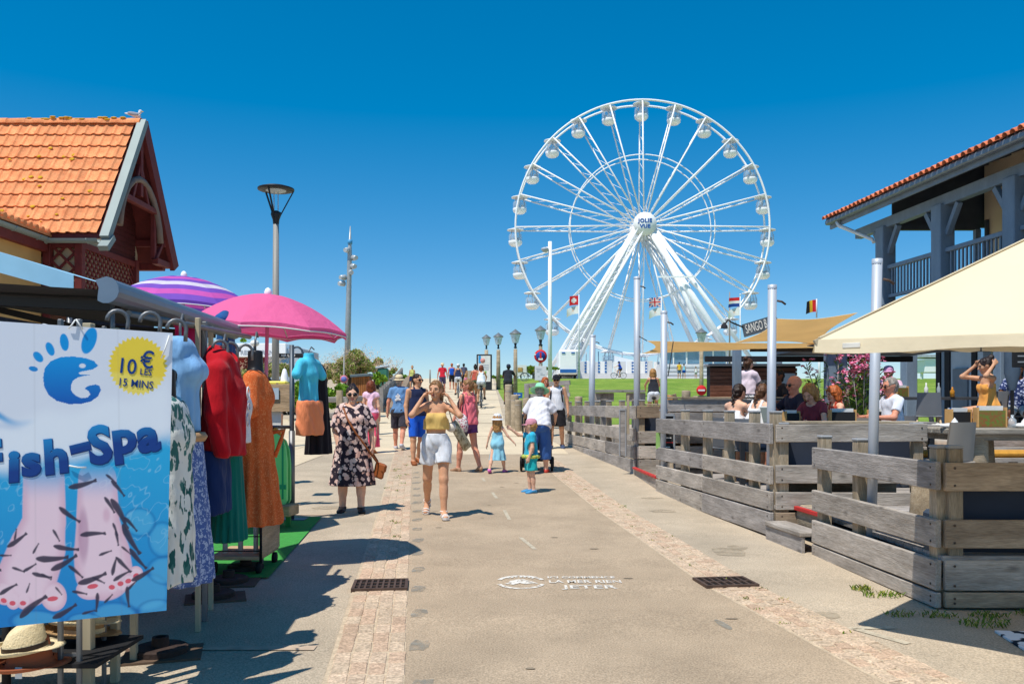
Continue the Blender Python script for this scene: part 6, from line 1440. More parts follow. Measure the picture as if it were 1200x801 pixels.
# dressed torsos: black forms, garments as things of their own
formm = mat('torso_black', C(36, 36, 40), rough=.45, var=.08)
class Gar:
    """garment in its own frame, front towards -y, grown like the clothes of the figures"""
    def __init__(s, lo=(-.42, -.42, -.05), hi=(.42, .42, 1.6), h=.011): s.F = Field(lo, hi, h)
    def torso(s, z0, z1, w=.17, dp=.11, k=.04):
        F = s.F; F.add((0, 0, z1-.14), (0, 0, z0), w*.8, w*.84, k=k, flat=(1, dp/w*1.1, 1), fold=(9, .014, z0*9)); F.wave(.003, 12, z1); F.add((-w*.62, 0, z1-.07), (w*.62, 0, z1-.07), .055, k=.06); F.add((0, -dp*.25, z1-.2), (0, -dp*.25, z1-.2), dp*.85, k=.05, flat=(1.3, 1, 1)); return s
    def out(s, name, m, loc, rz, label, cat, group='clothes displayed on the stall', tilt=0):
        o = link(name, s.F.mesh(m), None, M4(loc, rotz(R_(rz)) @ Matrix.Rotation(R_(tilt), 3, 'Y'))); tag(o, label, cat, group); return o
def form(label, loc, rz, neck=True, tilt=0):
    t = Field((-.3, -.3, -.2), (.3, .3, .75), .014)
    t.add((0, 0, .05), (0, 0, .4), .085, .095, k=.05, flat=(1.1, .8, 1)).add((-.09, 0, .47), (.09, 0, .47), .042, k=.06).add((0, 0, .48), (0, -.0, .66), .058, .053, k=.03).clip((0, 0, .665), (0, 0, 1.0)).clip((0, 0, .0), (0, 0, -1.0))
    o = link('display_torso', t.mesh(formm), None, M4(loc, rotz(R_(rz)) @ Matrix.Rotation(R_(tilt), 3, 'Y'))); tag(o, label, 'mannequin', 'black display torsos')
    MB().tube([(0, 0, .66), (0, 0, .74), (.05, 0, .8), (.1, 0, .77)], .008, 6).build('hanger_hook', stem, o, local=True); return o
FRZ = 96
form('black display torso wearing the light blue top', (-1.80, 4.63, 1.2), FRZ); form('black display torso under the red hoodie', (-1.86, 5.5, 1.16), FRZ); form('black display torso wearing the orange dress', (-1.88, 6.25, 1.24), FRZ)
form('black display torso half hidden at the poster edge', (-1.74, 4.27, 1.02), FRZ)
lbt = Gar().torso(.0, .52, .145, .1); 
for sx in (-1, 1): lbt.F.add((sx*.06, -.075, .33), (sx*.06, -.075, .33), .055, k=.05); lbt.F.cut((sx*.2, 0, .5), (sx*.19, 0, .42), .075, .06, flat=(1, 2, 1))
lbt.F.clip((0, 0, .0), (0, 0, -1.0)); lbt.F.cut((0, -.03, .6), (0, -.03, .6), .085); lbt.F.wave(.003, 25)
lbt.out('sleeveless_top', cloth('light_blue_top', C(134, 182, 226)), (-1.80, 4.63, 1.36), FRZ, 'light blue sleeveless top on the first black torso', 'top')
sk = Gar(); sk.F.add((0, 0, .8), (0, 0, 0), .13, .2, k=.03, flat=(1, .8, 1), fold=(11, .016, 1.0)); sk.F.clip((0, 0, .01), (0, 0, -1.0)).clip((0, 0, .82), (0, 0, 1.0)).wave(.003, 22)
sk.out('long_skirt', pattern('blue_fleck', C(84, 108, 168), C(176, 190, 220), 42, .42), (-1.80, 4.66, .53), FRZ, 'blue flecked ankle length skirt under the light blue top', 'skirt')
bt = MB(); bt.tube([(.135*math.cos(t), .105*math.sin(t), 0) for t in np.linspace(0, 2*math.pi, 22)[:-1]], .028, 6, closed=True); o = link('belt', bt.mesh(mat('tan_leather', C(178, 140, 100), rough=.6, var=.1)), None, M4((-1.80, 4.65, 1.33), rotz(R_(FRZ)))); tag(o, 'tan belt between light blue top and blue skirt', 'belt', 'clothes displayed on the stall')
lf = Gar().torso(.3, .95, .17, .11); lf.F.add((0, 0, .7), (0, 0, 0), .13, .17, k=.04, flat=(1, .7, 1), fold=(7, .02, 0)); lf.F.clip((0, 0, .02), (0, 0, -1.0)).cut((0, -.03, 1.0), (0, -.03, 1.0), .08).wave(.004, 20)
lf.out('leaf_print_dress', pattern('leaf_print', C(226, 228, 222), C(38, 92, 90), 26, .44, stretch=(1, 1, .4), mix2=C(70, 120, 116)), (-1.72, 4.28, .60), FRZ, 'white dress with dark green leaf print at the poster edge', 'dress')
rh = Gar(); F = rh.F; rh.torso(.04, .62, .2, .13); F.add((0, 0, .3), (0, 0, .02), .17, .175, k=.05, flat=(1, .72, 1))
for sx in (-1, 1): F.add((sx*.19, .0, .55), (sx*.235, .0, .3), .07, .066, k=.05); F.add((sx*.235, .0, .3), (sx*.215, -.04, .06), .062, .052, k=.03)
F.add((0, .05, .64), (0, .06, .60), .10, .11, k=.05, flat=(1.15, .7, 1)); F.add((-.07, -.02, .63), (.07, -.02, .63), .055, k=.05); F.cut((0, -.06, .71), (0, -.04, .68), .065); F.clip((0, 0, .02), (0, 0, -1.0)).wave(.006, 17)
hd = rh.out('hooded_sweatshirt', cloth('red_fleece', C(186, 24, 36)), (-1.86, 5.5, 1.16), FRZ, 'red hooded sweatshirt with white print on the second torso', 'sweatshirt')
wl = mat('white_print', C(226, 224, 222), rough=.7)
Mh = wm(hd) @ M4((.0, -.16, .28), Matrix.Rotation(R_(90), 3, 'X')); pr = MB()
for i in range(3): pr.tube([Mh @ Vector((.04*math.cos(t)-.02+.02*(i == 1), (.04 if i != 1 else .025)*math.sin(t)-.03+.085*i, 0)) for t in np.linspace(0, 6.28, 12)[:-1]], .005, 5, closed=True)
pr.build('chest_print', wl, hd)
ns = Gar(); 
for sx in (-1, 1): ns.F.add((sx*.07, 0, .38), (sx*.085, 0, 0), .105, .11, k=.03, flat=(1, .8, 1))
ns.F.clip((0, 0, .02), (0, 0, -1.0)).clip((0, 0, .42), (0, 0, 1.0)).wave(.004, 20); ns.out('navy_shorts', cloth('navy_cotton', C(32, 52, 98)), (-1.90, 5.45, .80), FRZ, 'navy shorts hanging below the red sweatshirt', 'shorts')
gs2 = Gar(); gs2.F.add((0, 0, .62), (0, 0, 0), .12, .17, k=.03, flat=(1, .7, 1), fold=(16, .012, 0)); gs2.F.clip((0, 0, .01), (0, 0, -1.0)).clip((0, 0, .66), (0, 0, 1.0)); gs2.out('pleated_trousers', cloth('teal_pleats', C(20, 112, 100)), (-1.90, 5.72, .59), FRZ, 'teal green pleated skirt behind the navy shorts', 'skirt')
od = Gar().torso(.6, 1.14, .17, .12); od.F.add((0, 0, .8), (0, 0, .0), .115, .24, k=.05, flat=(1, .82, 1), fold=(12, .02, 1.0)); 
for sx in (-1, 1): od.F.add((sx*.17, 0, 1.06), (sx*.24, -.0, .86), .06, .075, k=.03)
od.F.clip((0, 0, .02), (0, 0, -1.0)).cut((0, -.05, 1.2), (0, -.09, 1.1), .085, .03).wave(.004, 22)
odo = od.out('long_dress', pattern('orange_fleck', C(214, 104, 54), C(232, 150, 96), 60, .33), (-1.88, 6.25, .62), FRZ, 'orange flecked long dress with waist tie on the third torso', 'dress')
bw = MB(); Mb = wm(odo); bw.tube([Mb @ Vector((.12*math.cos(t), .105*math.sin(t), .68)) for t in np.linspace(0, 6.28, 22)[:-1]], .012, 5, closed=True); bw.tube([Mb @ Vector((.02, -.11, .68)), Mb @ Vector((.05, -.2, .7)), Mb @ Vector((.07, -.17, .62)), Mb @ Vector((.05, -.13, .5))], .016, 5); bw.build('waist_tie', MATS['orange_fleck'], odo)
wt = Gar().torso(.0, .45, .15, .11); wt.F.clip((0, 0, .0), (0, 0, -1.0)); wt.out('cotton_top', cloth('white_cotton', C(226, 228, 232)), (-1.93, 5.92, 1.24), FRZ, 'white top squeezed between red sweatshirt and orange dress', 'top')
lo2 = Gar(); lo2.F.add((0, 0, .7), (0, 0, 0), .11, .15, k=.03, flat=(1, .6, 1), fold=(9, .02, 0)); lo2.F.clip((0, 0, .01), (0, 0, -1.0)).clip((0, 0, .72), (0, 0, 1.0)); lo2.out('patterned_skirt', pattern('rust_print', C(206, 104, 58), C(236, 190, 160), 30, .36), (-2.08, 5.65, .36), FRZ, 'rust orange patterned skirt low behind the teal skirt', 'skirt')
for (x, y, Y, c_, n, lab) in ((231, 400, 5.9, C(214, 40, 120), 'magenta_cloth', 'magenta garment hanging under the awning'), (243, 402, 6.3, C(40, 40, 52), 'dark_cloth', 'dark garment hanging behind the red hood'), (276, 398, 6.9, C(38, 92, 150), 'denim_cloth', 'blue garment hanging behind the hooks'), (310, 520, 7.2, C(28, 96, 120), 'teal_cloth', 'teal garment hanging right of the orange dress'), (222, 560, 5.3, C(150, 120, 100), 'taupe_cloth', 'taupe garment deep inside the rack'), (212, 450, 5.2, C(48, 50, 56), 'char_cloth', 'charcoal garment deep behind the light blue top')):
    gm2_ = Gar(h=.014); gm2_.F.add((-.1, 0, .5), (.1, 0, .5), .04, k=.04); gm2_.F.add((0, 0, .5), (0, 0, .05), .09, .14, k=.05, flat=(1, .5, 1), fold=(7, .02, 0)); gm2_.F.clip((0, 0, .06), (0, 0, -1.0)); p = at(x, y, Y); gm2_.out('hanging_garment', cloth(n, c_), (p.x-.08, Y, p.z-.35), 80, lab, 'garment', 'garments inside the rack')
for (x, y, z, c_, lab) in ((-2.05, 4.5, .62, 'teal_cloth', 'teal garment added unseen behind the poster to cast shade'), (-2.1, 4.85, .6, 'taupe_cloth', 'taupe garment added behind the blue skirt to cast shade'), (-2.15, 5.2, .62, 'dark_cloth', 'dark garment added behind the red sweatshirt to cast shade'), (-2.3, 4.6, .6, 'char_cloth', 'charcoal garment added unseen farthest behind the poster to cast shade')):  # added garments hidden behind the poster, only to shade the ground by the stall
    q_ = Gar(h=.014); q_.F.add((-.13, 0, 1.15), (.13, 0, 1.15), .05, k=.05); q_.F.add((0, 0, 1.15), (0, 0, .05), .14, .19, k=.05, flat=(1, .5, 1), fold=(9, .02, 0)); q_.F.clip((0, 0, .06), (0, 0, -1.0)); q_.out('hanging_garment', MATS[c_], (x, y, z), 70, lab, 'garment', 'garments inside the rack')
# heavy rusty base plates
rustm = mat('rusty_plate', C(66, 52, 46), rough=.8, var=.3, vs=14, bump=.4, bs=60, metal=.2); board = mat('ply_board', C(104, 84, 68), rough=.9, var=.15, vs=6)
for i, (x, y, Y, lab) in enumerate(((188, 0, 4.88, 'round rusty base plate nearest the viewer under the poster'), (250, 0, 6.25, 'round rusty base plate below the red sweatshirt'), (268, 0, 6.75, 'second round rusty base plate below the teal skirt'), (288, 0, 7.25, 'farthest round rusty base plate beside the cart'))):
    p = Vector(((x-600)*Y/1000, Y, g(Y))); t = thing('base_plate', lab, 'base plate', p, random.uniform(-.3, .3), 'rusty base plates')
    MB().lathe([(.001, 0), (.15, .0), (.15, .03), (.135, .038), (.05, .038), (.045, .09), (.03, .09), (.03, .04), (.001, .04)], (0, 0, .012), 26, smooth=False).build('disc', rustm, t, local=True); MB().box((.02, -.02, .006), (.42, .32, .012), rotz(.2)).build('board', board, t, local=True)
# hats on a low stand
straw = mat('pale_straw', C(232, 212, 170), rough=.85, var=.12, vs=60, bump=.6, bs=120); strawb = mat('brown_straw', C(188, 150, 104), rough=.85, var=.15, vs=60, bump=.6, bs=120); rustf = mat('rust_felt', C(164, 92, 60), rough=.9)
def fedora(label, c, m, rz, tilt=0, k=1.0, pinch=True, band=DARK):
    prof = [(.15, .028), (.155, .03), (.13, .005), (.10, .0), (.088, .012), (.085, .04), (.078, .085), (.06, .112), (.03, .1), (.001, .095)]; b = MB(); n = 28; V = []
    R = rotz(rz) @ Matrix.Rotation(R_(tilt), 3, 'Y')
    for i, (r, z) in enumerate(prof):
        for q in range(n):
            a = 2*math.pi*q/n; x, y = r*math.cos(a)*1.12, r*math.sin(a)*.95
            if i in (0, 1): z2 = z-.02*math.cos(a)-.012*abs(math.cos(a))
            else: z2 = z
            if i >= 6 and pinch: z2 += .03*(x/.08)*(1 if i < 9 else 0)+.016*abs(y)/.06-(.02 if i >= 8 else 0)
            V.append(R @ Vector((x*k, y*k, z2*k)))
    F = [(i*n+q, i*n+(q+1) % n, (i+1)*n+(q+1) % n, (i+1)*n+q) for i in range(len(prof)-1) for q in range(n)]
    b.add(V, F, 0, True); o = link('straw_hat', b.mesh(m), None, M4(c)); tag(o, label, 'hat', 'straw hats on the stand')
    s_ = MB(); s_.add([R @ Vector((r*math.cos(2*math.pi*q/n)*1.12*k, r*math.sin(2*math.pi*q/n)*.95*k, z*k)) for r, z in ((.0905, .012), (.0895, .034)) for q in range(n)], [(q, (q+1) % n, n+(q+1) % n, n+q) for q in range(n)], 0, True); s_.build('hat_band', band, o, local=True); return o
HS = thing('hat_stand', 'low black stand holding straw hats under the poster', 'stand', (-2.3, 4.1, .08)); MB().tube([(-2.37, 4.0, .08), (-2.37, 4.0, .7)], .02, 8).build('stem', blk, HS); MB().box((-2.3, 4.15, .31), (.8, .5, .02)).build('shelf', blk, HS)
fh = fedora('pale straw hat with black band at the front of the stand', (-2.20, 3.86, .395), straw, .35, -6, .95); fedora('rust felt hat under the pale straw hat', (-2.19, 3.88, .318), rustf, .3, -4, .98, True, rustf)
fedora('woven brown straw hat with dark band behind the pale one', (-2.18, 4.25, .5), strawb, .6, 4, 1.0); fedora('beige straw hat stacked below the woven brown hat', (-2.15, 4.27, .42), straw, .5, 4, 1.05, True, straw); fedora('second beige straw hat at the bottom of the stack', (-2.15, 4.27, .36), strawb, .5, 4, 1.05, True, straw); fedora('tan straw hat at the left edge of the stand', (-2.5, 3.95, .35), straw, .2, -5, .95)
fedora('taupe hat hanging left of the woven brown hat', (-2.5, 4.25, .5), rustf if 0 else mat('taupe_felt', C(150, 132, 112), rough=.9), .1, 0, 1.0)
MB().box(fh.matrix_basis @ Vector((.02, -.09, -.075)), (.03, .003, .05)).build('price_tag', paper, fh)
for (x, y, lab) in ((145, 795, 'small tan leather box at the foot of the stall'), (165, 797, 'pale cardboard box at the foot of the stall')):
    o = MB().box(at(x, y, 4.55)+Vector((0, 0, -.02)), (.1, .1, .06), rotz(.3), bev=.006).build('small_box', board if x > 150 else MATS['tan_leather']); tag(o, lab, 'box')
# wheeled cart and green carpet
ct = thing('wheeled_cart', 'wheeled timber cart with wire sides behind the base plates', 'cart', (-2.3, 7.35, .1)); slw = woodmat('cart_ply', C(186, 156, 120), C(206, 176, 140))
cz = g(7.3); piece('floor_board', (-2.5, 7.3, cz+.14), (-2.07, 7.3, cz+.14), .55, .03, slw, ct); piece('side_panel', (-2.07, 7.03, cz+.36), (-2.07, 7.57, cz+.36), .02, .42, slw, ct, bev=.003)
wr = MB()
for i in range(5): wr.tube([(-2.5, 7.03, cz+.2+.12*i), (-2.07, 7.03, cz+.2+.12*i)], .005, 5)
wr.tube([(-2.5, 7.03, cz+.1), (-2.5, 7.03, cz+.75)], .012, 6).tube([(-2.07, 7.03, cz+.1), (-2.07, 7.03, cz+.75)], .012, 6); wr.build('wire_side', blk, ct)
for i in range(3): MB().tube([(-2.42+.13*i, 7.2, cz+.15), (-2.42+.13*i, 7.2, cz+.6)], .022, 8).build('white_roll', tieband, ct)
for x, y in ((-2.1, 7.08), (-2.1, 7.55), (-2.47, 7.08)):
    MB().lathe([(.001, -.015), (.05, -.015), (.05, .015), (.001, .015)], (x, y, cz+.055), 14, 0, Matrix.Rotation(R_(90), 3, 'Y')).build('castor', blk, ct)
cp_ = [G(-2.75, 7.0, .012), G(-2.05, 7.0, .012), G(-2.28, 10.0, .012), G(-3.0, 10.0, .012)]
rows = [[G(-3.0-.1*(y-7), y, .014), G(-1.98-.1*(y-7), y, .014)] for y in (6.9, 7.5, 8, 8.5, 9, 9.5, 10.4)]
o = MB().sheet(rows).build('green_carpet', mat('turf_green', C(64, 150, 66), rough=.95, var=.15, vs=30, bump=.6, bs=120)); tag(o, 'strip of bright green carpet laid beside the cart', 'carpet')
# table with body boards, easel panel, bodyboards
bt_ = thing('board_stand', 'low stand with pale plank shelf and green legs holding body boards', 'stand', (-2.85, 9.7, .12)); Yb = 9.6
piece('shelf_plank', at(300, 597, Yb), at(345, 597, Yb-.05), .3, .12, slw, bt_, bev=.01)
for x in (305, 338): MB().bar(at(x, 604, Yb), (at(x, 0, Yb).x, Yb, g(Yb)), .05, .05).build('leg', mat('green_paint', C(50, 140, 70), rough=.6), bt_)
lime = mat('lime_foam', C(134, 236, 142), rough=.5, var=.05); limed = mat('green_band', C(40, 160, 110), rough=.5)
def bboard(label, x0, x1, y0, y1, Y, m, band=None):
    c = at((x0+x1)/2, (y0+y1)/2, Y); w = (x1-x0)*Y/1000; h = (y1-y0)*Y/1000; t = thing('body_board', label, 'body board', (c.x, Y, c.z-h/2), 0, 'foam body boards'); P = []
    for (u, v) in ((-.42, 0), (.42, 0), (.5, .06), (.5, .6), (.44, .82), (.3, .95), (.12, 1), (-.12, 1), (-.3, .95), (-.44, .82), (-.5, .6), (-.5, .06)): P.append(Vector((c.x+u*w, Y, c.z-h/2+v*h)))
    MB().prism(P, (0, 0, 0), (0, .05, 0)).build('foam', m, t)
    if band: MB().box((c.x, Y-.004, c.z-h*.25), (w*.96, .008, .05)).build('stripe', band, t); MB().box((c.x+w*.36, Y-.003, c.z), (.02, .007, h*.84)).build('stripe', band, t)
    return t
bboard('lime green body board in front, with darker green stripe', 303, 336, 508, 591, 9.5, lime, limed); bboard('orange and black patterned body board behind the lime one', 300, 334, 500, 590, 9.62, pattern('board_print', C(40, 36, 38), C(220, 150, 60), 8, .5), None); bboard('second lime body board peeking out at the right', 312, 340, 512, 590, 9.68, mat('lime_foam2', C(110, 220, 126), rough=.5))
es = thing('plywood_display', 'plywood panel with a small beach photo above the body boards', 'board', (-3.1, 11.2, .15)); Ye = 11.2; c = at(323, 466, Ye); MB().box((c.x, Ye, c.z), (.5, .03, .36), bev=.004).build('plywood', slw, es); 
c = at(316, 461, Ye-.03); ph = MB(); ph.box((c.x, Ye-.03, c.z), (.24, .01, .15)); ph.build('photo', mat('photo_sky', C(170, 196, 214), rough=.5, col2=C(206, 214, 216), vs=4), es); MB().box((c.x+.02, Ye-.037, c.z-.01), (.03, .006, .07), Matrix.Rotation(.5, 3, 'Y')).build('photo_figure', mat('photo_skin', C(214, 130, 110)), es)
c = at(316, 496, Ye+.05); MB().box((c.x, Ye+.05, c.z), (.3, .02, .34)).build('white_sheet', paper, es)
for dx in (-.18, .18): MB().bar((c.x+dx, Ye+.1, g(Ye)), (c.x+dx*.5, Ye+.08, 1.8), .03, .03).build('leg', slw, es)
yc = thing('yellow_chair', 'yellow childs seat with white cone standing on the display', 'toy', at(325, 441, 12)); c = at(328, 449, 12); MB().box(c, (.26, .3, .06), bev=.02).build('yellow_seat', mat('yellow_plastic', C(242, 222, 90), rough=.4), yc); MB().lathe([(.06, 0), (.05, .08), (.025, .17), (.001, .19)], at(333.5, 447, 12), 12).build('white_cone', wht, yc)
# second rack with the blue shirt
R2 = thing('clothes_rack', 'dark steel rack post with crossbars carrying the turquoise shirt', 'rack', (-2.63, 10.2, .13)); p = on(342, 10.2); dg = mat('graphite_steel', C(84, 92, 100), rough=.45, metal=.4)
MB().tube([p, (p.x, 10.2, at(0, 404, 10.2).z)], .028, 10).build('upright', dg, R2); MB().tube([p+Vector((.0, 0, .1)), (p.x, 10.2, 1.2)], .036, 10).build('sleeve', stem, R2)
for y in (500, 543): MB().tube([at(342, y, 10.2), at(296, y, 10.0)], .02, 8).build('crossbar', dg, R2)
p2 = on(296, 10.0); MB().tube([p2, (p2.x, 10, 1.6)], .024, 8).build('upright', dg, R2)
q = at(348, 418, 10.2); MB().tube([at(342, 418, 10.2)]+[q+Vector((.075*math.cos(t), 0, .10*math.sin(t)+.02)) for t in np.linspace(math.pi, 0, 10)]+[at(356, 424, 10.2)], .012, 7).build('hook', dg, R2)
MB().box(p+Vector((0, 0, .01)), (.35, .25, .02)).build('foot', dg, R2)
form('black display torso under the turquoise shirt, farthest along the stall', (-2.42, 10.15, 1.40), 62)
ts = Gar().torso(.0, .55, .155, .1); 
for sx in (-1, 1): ts.F.add((sx*.15, 0, .47), (sx*.22, -.01, .34), .05, .058, k=.04); ts.F.cut((sx*.29, -.02, .2), (sx*.29, -.02, .2), .09)
ts.F.add((0, 0, .5), (0, 0, .62), .066, .06, k=.03); ts.F.clip((0, 0, .0), (0, 0, -1.0)).clip((0, 0, .6), (0, 0, 1.0)).wave(.004, 20)
ts.out('t_shirt', cloth('turquoise_cotton', C(84, 204, 232)), (-2.42, 10.15, 1.52), 62, 'turquoise t-shirt hung on the far rack hook', 't-shirt')
os_ = Gar(); 
for sx in (-1, 1): os_.F.add((sx*.075, 0, .36), (sx*.09, 0, 0), .12, .125, k=.04, flat=(1, .8, 1))
os_.F.clip((0, 0, .01), (0, 0, -1.0)).clip((0, 0, .42), (0, 0, 1.0)).wave(.006, 22); os_.out('swim_shorts', cloth('neon_orange', C(255, 146, 98), bump=.9), (-2.40, 10.13, 1.14), 62, 'neon orange swim shorts below the turquoise shirt', 'shorts')
ds = Gar(); ds.F.add((0, 0, 1.0), (0, 0, 0), .12, .2, k=.03, flat=(1, .6, 1), fold=(9, .02, 0)); ds.F.clip((0, 0, .01), (0, 0, -1.0)).clip((0, 0, 1.2), (0, 0, 1.0)); ds.out('black_dress', cloth('black_jersey', C(34, 30, 36)), (-2.36, 10.4, .9), 62, 'long black dress hanging behind the turquoise shirt', 'dress')
# awning over the stall
grey_c = mat('awning_grey', C(62, 62, 68), rough=.85, var=.06, vs=3, bump=.2, bs=20); alu = mat('awning_bar_grey', C(124, 132, 142), rough=.4, metal=.35, var=.06)
AW = thing('grey_awning', 'grey cassette awning stretched over the clothes stall', 'awning', (-3.2, 5.5, .1))
A0, A1 = Vector((-2.02, 4.25, 2.075)), Vector((-2.2, 6.75, 2.085)); up_ = Vector((-2.5, 0, .33))
MB().sheet([[A0+up_*t+Vector((0, .0, -.06*math.sin(math.pi*t))), (A0+A1)/2+up_*t+Vector((0, 0, -.1*math.sin(math.pi*t))), A1+up_*t+Vector((0, 0, -.06*math.sin(math.pi*t)))] for t in np.linspace(0, 1, 9)]).build('fabric', grey_c, AW)
Rb = frame(A1-A0); prof = [(.06*math.cos(t), .062*math.sin(t)) for t in np.linspace(-2.2, 1.5, 10)]+[(-.045, .045), (-.03, .01), (-.035, -.03)]
bm_ = MB(); P = [A0+Rb @ Vector((0, -y, z)) for y, z in prof]; bm_.prism(P, (0, 0, 0), A1-A0); bm_.build('front_bar', alu, AW)
MB().prism([A0+Rb @ Vector((-.012, -y*1.08, z*1.08)) for y, z in prof], (0, 0, 0), (A1-A0).normalized()*.012).build('end_cap', mat('end_cap_blue', C(110, 130, 150), rough=.5), AW)
for t in (.12, .86):
    b0 = A0+(A1-A0)*t; MB().bar(b0+Vector((-.06, 0, -.05)), b0+Vector((-1.2, .15, .02)), .06, .05).build('arm', MATS['torso_black'], AW); MB().bar(b0+Vector((-1.2, .15, .02)), b0+up_, .06, .05).build('arm', MATS['torso_black'], AW)
MB().bar((-4.5, 4.2, 2.36), (-4.7, 6.8, 2.38), .14, .16, bev=.02).build('cassette', alu, AW)
for Y, z in ((4.3, 2.3), (6.7, 2.3)): MB().bar((-4.62, Y, g(Y)), (-4.62, Y, z), .07, .07).build('support_post', alu, AW)
MB().tube([(-2.06, 4.4, 2.02), (-2.06, 4.4, 1.8)], .012, 6).build('hanging_rod', stem, AW)
# second awnings, blue and pale, behind
bluea = mat('light_blue_canvas', C(150, 200, 226), rough=.8, var=.05); whc = mat('white_canvas', C(214, 218, 222), rough=.8, var=.05, bump=.1)
A2 = thing('blue_awning', 'light blue canvas awning above and behind the grey one', 'awning', (-5, 8, .1)); MB().sheet([[Vector((-4.1, 8.0, 2.72)), Vector((-4.1, 10, 2.72))], [Vector((-5.0, 8.0, 3.0)), Vector((-5.0, 10, 3.0))], [Vector((-6.4, 8.0, 3.3)), Vector((-6.4, 10, 3.3))]]).build('canvas', bluea, A2); MB().sheet([[Vector((-4.1, 7.98, 2.72)), Vector((-5, 7.98, 3.0)), Vector((-6.4, 7.98, 3.3))], [Vector((-4.1, 7.98, 2.55)), Vector((-5, 7.98, 2.8)), Vector((-6.4, 7.98, 3.0))]]).build('valance', bluea, A2)
for x, Y in ((-4.2, 8.1), (-6.3, 8.1), (-4.2, 9.9)): MB().tube([(x, Y, g(Y)), (x, Y, 2.7)], .025, 8).build('pole', stem, A2)
A3 = thing('white_marquee', 'white canvas stall tent beyond the pink parasol', 'tent', (-5.2, 12, .1)); MB().lathe([(1.7, 2.35), (.9, 2.55), (.001, 2.75)], (-5.9, 12.0, 0), 4, 0, rotz(.785), 1, 1, False).build('canopy', whc, A3); MB().box((-6.0, 11.0, 1.9), (2.3, .04, .8)).build('side_wall', whc, A3)
for sx in (-1, 1):
    for sy in (-1, 1): MB().tube([(-5.9+sx*1.15, 12+sy*1.15, g(12)), (-5.9+sx*1.15, 12+sy*1.15, 2.36)], .025, 8).build('pole', stem, A3)
BKS = thing('dark_backdrop', 'dark tarpaulin backdrop closing the rear of the clothes stall', 'tarpaulin', (-4.2, 5.5, .1)); MB().sheet([[Vector((-4.6, y, .1)), Vector((-4.6, y, 1.2)), Vector((-4.6, y, 2.3))] for y in np.linspace(4.2, 8.6, 9)]+[[Vector((x, 8.7, .1)), Vector((x, 8.7, 1.2)), Vector((x, 8.7, 2.4))] for x in (-4.5, -4.1, -3.65)]).build('tarpaulin', mat('dark_tarp', C(48, 50, 56), rough=.8, var=.2), BKS)
tbk = thing('stall_table', 'covered display table inside the shaded stall', 'table', (-3.4, 6.3, .1)); piece('table_top', (-4.0, 6.2, .9), (-2.7, 6.2, .9), .8, .04, board, tbk); 
for x in (-3.95, -2.75):
    for y in (5.9, 6.55): piece('leg', (x, y, .1), (x, y, .88), .04, .04, stem, tbk, up=(0, 1, 0))
for i, (x, c_) in enumerate(((-3.7, 'teal_cloth'), (-3.35, 'magenta_cloth'), (-3.0, 'dark_cloth'))): o = MB().box((x, 6.2, .98), (.28, .36, .1), rotz(.1*i), bev=.03).build('folded_clothes', MATS[c_]); tag(o, ('pile of folded teal clothes on the stall table', 'pile of folded magenta clothes on the stall table', 'pile of folded dark clothes on the stall table')[i], 'clothes pile', 'piles on the stall table')
# beach parasols
def beach_parasol(label, top_, r, h, mfun, pole_to, tilt, mats, seg=8):
    t = thing('beach_parasol', label, 'parasol', pole_to); c = Vector(top_); R = Matrix.Rotation(R_(tilt), 3, 'Y'); b = MB(); nn = 6; rings = 9
    for k in range(seg):
        a0, a1 = 2*math.pi*k/seg, 2*math.pi*(k+1)/seg
        for j in range(rings):
            for i in range(nn):
                def P(u, v):
                    rr = r*v; a = a0+(a1-a0)*u; ch = (math.cos(math.pi/seg)/math.cos(((u-.5)*2*math.pi/seg)))**(.9); d = h*(v**1.9); z = -d+.02*math.sin(math.pi*u)*v; return c+R @ Vector((rr*ch*math.cos(a), rr*ch*math.sin(a), z))
                v0, v1 = j/rings, (j+1)/rings
                b.add([P(i/nn, v0), P((i+1)/nn, v0), P((i+1)/nn, v1), P(i/nn, v1)][::-1], [(0, 1, 2, 3)], mfun(j/rings), True)
        def E(u, dz):
            a = a0+(a1-a0)*u; ch = (math.cos(math.pi/seg)/math.cos(((u-.5)*2*math.pi/seg)))**(.9); return c+R @ Vector((r*ch*math.cos(a)*1.004, r*ch*math.sin(a)*1.004, -h-dz+.02*math.sin(math.pi*u)))
        b.sheet([[E(i/nn, 0) for i in range(nn+1)], [E(i/nn, .055-.02*math.sin(math.pi*i/nn)) for i in range(nn+1)]], mfun(.99))
    b.build('canopy', mats, t)
    for k in range(seg): a = 2*math.pi*k/seg; MB().tube([c+Vector((0, 0, -.04)), c+R @ Vector((r*.5*math.cos(a), r*.5*math.sin(a), -h*.27-.02)), c+R @ Vector((r*math.cos(a), r*math.sin(a), -h-.01))], .006, 5).build('rib', tieband, t)
    MB().tube([c+R @ Vector((r*1.006*math.cos(2*math.pi*q/48)*(math.cos(math.pi/seg)/math.cos(((q/48*seg) % 1-.5)*2*math.pi/seg))**.9, r*1.006*math.sin(2*math.pi*q/48)*(math.cos(math.pi/seg)/math.cos(((q/48*seg) % 1-.5)*2*math.pi/seg))**.9, -h-.03+.012*math.sin(math.pi*((q/48*seg) % 1)))) for q in range(48)], .006, 5, closed=True).build('rim_piping', tieband, t)
    MB().lathe([(.03, 0), (.035, .02), (.02, .05), (.001, .06)], c, 10).build('finial', wht, t); MB().tube([c, Vector(pole_to)], .016, 8).build('pole', mat('pink_pole', C(200, 150, 170), rough=.5), t); return t
pinkc = mat('pink_canvas', C(246, 110, 164), rough=.75, var=.06, vs=2, bump=.5, bs=7, bd=.04, transl=.25)
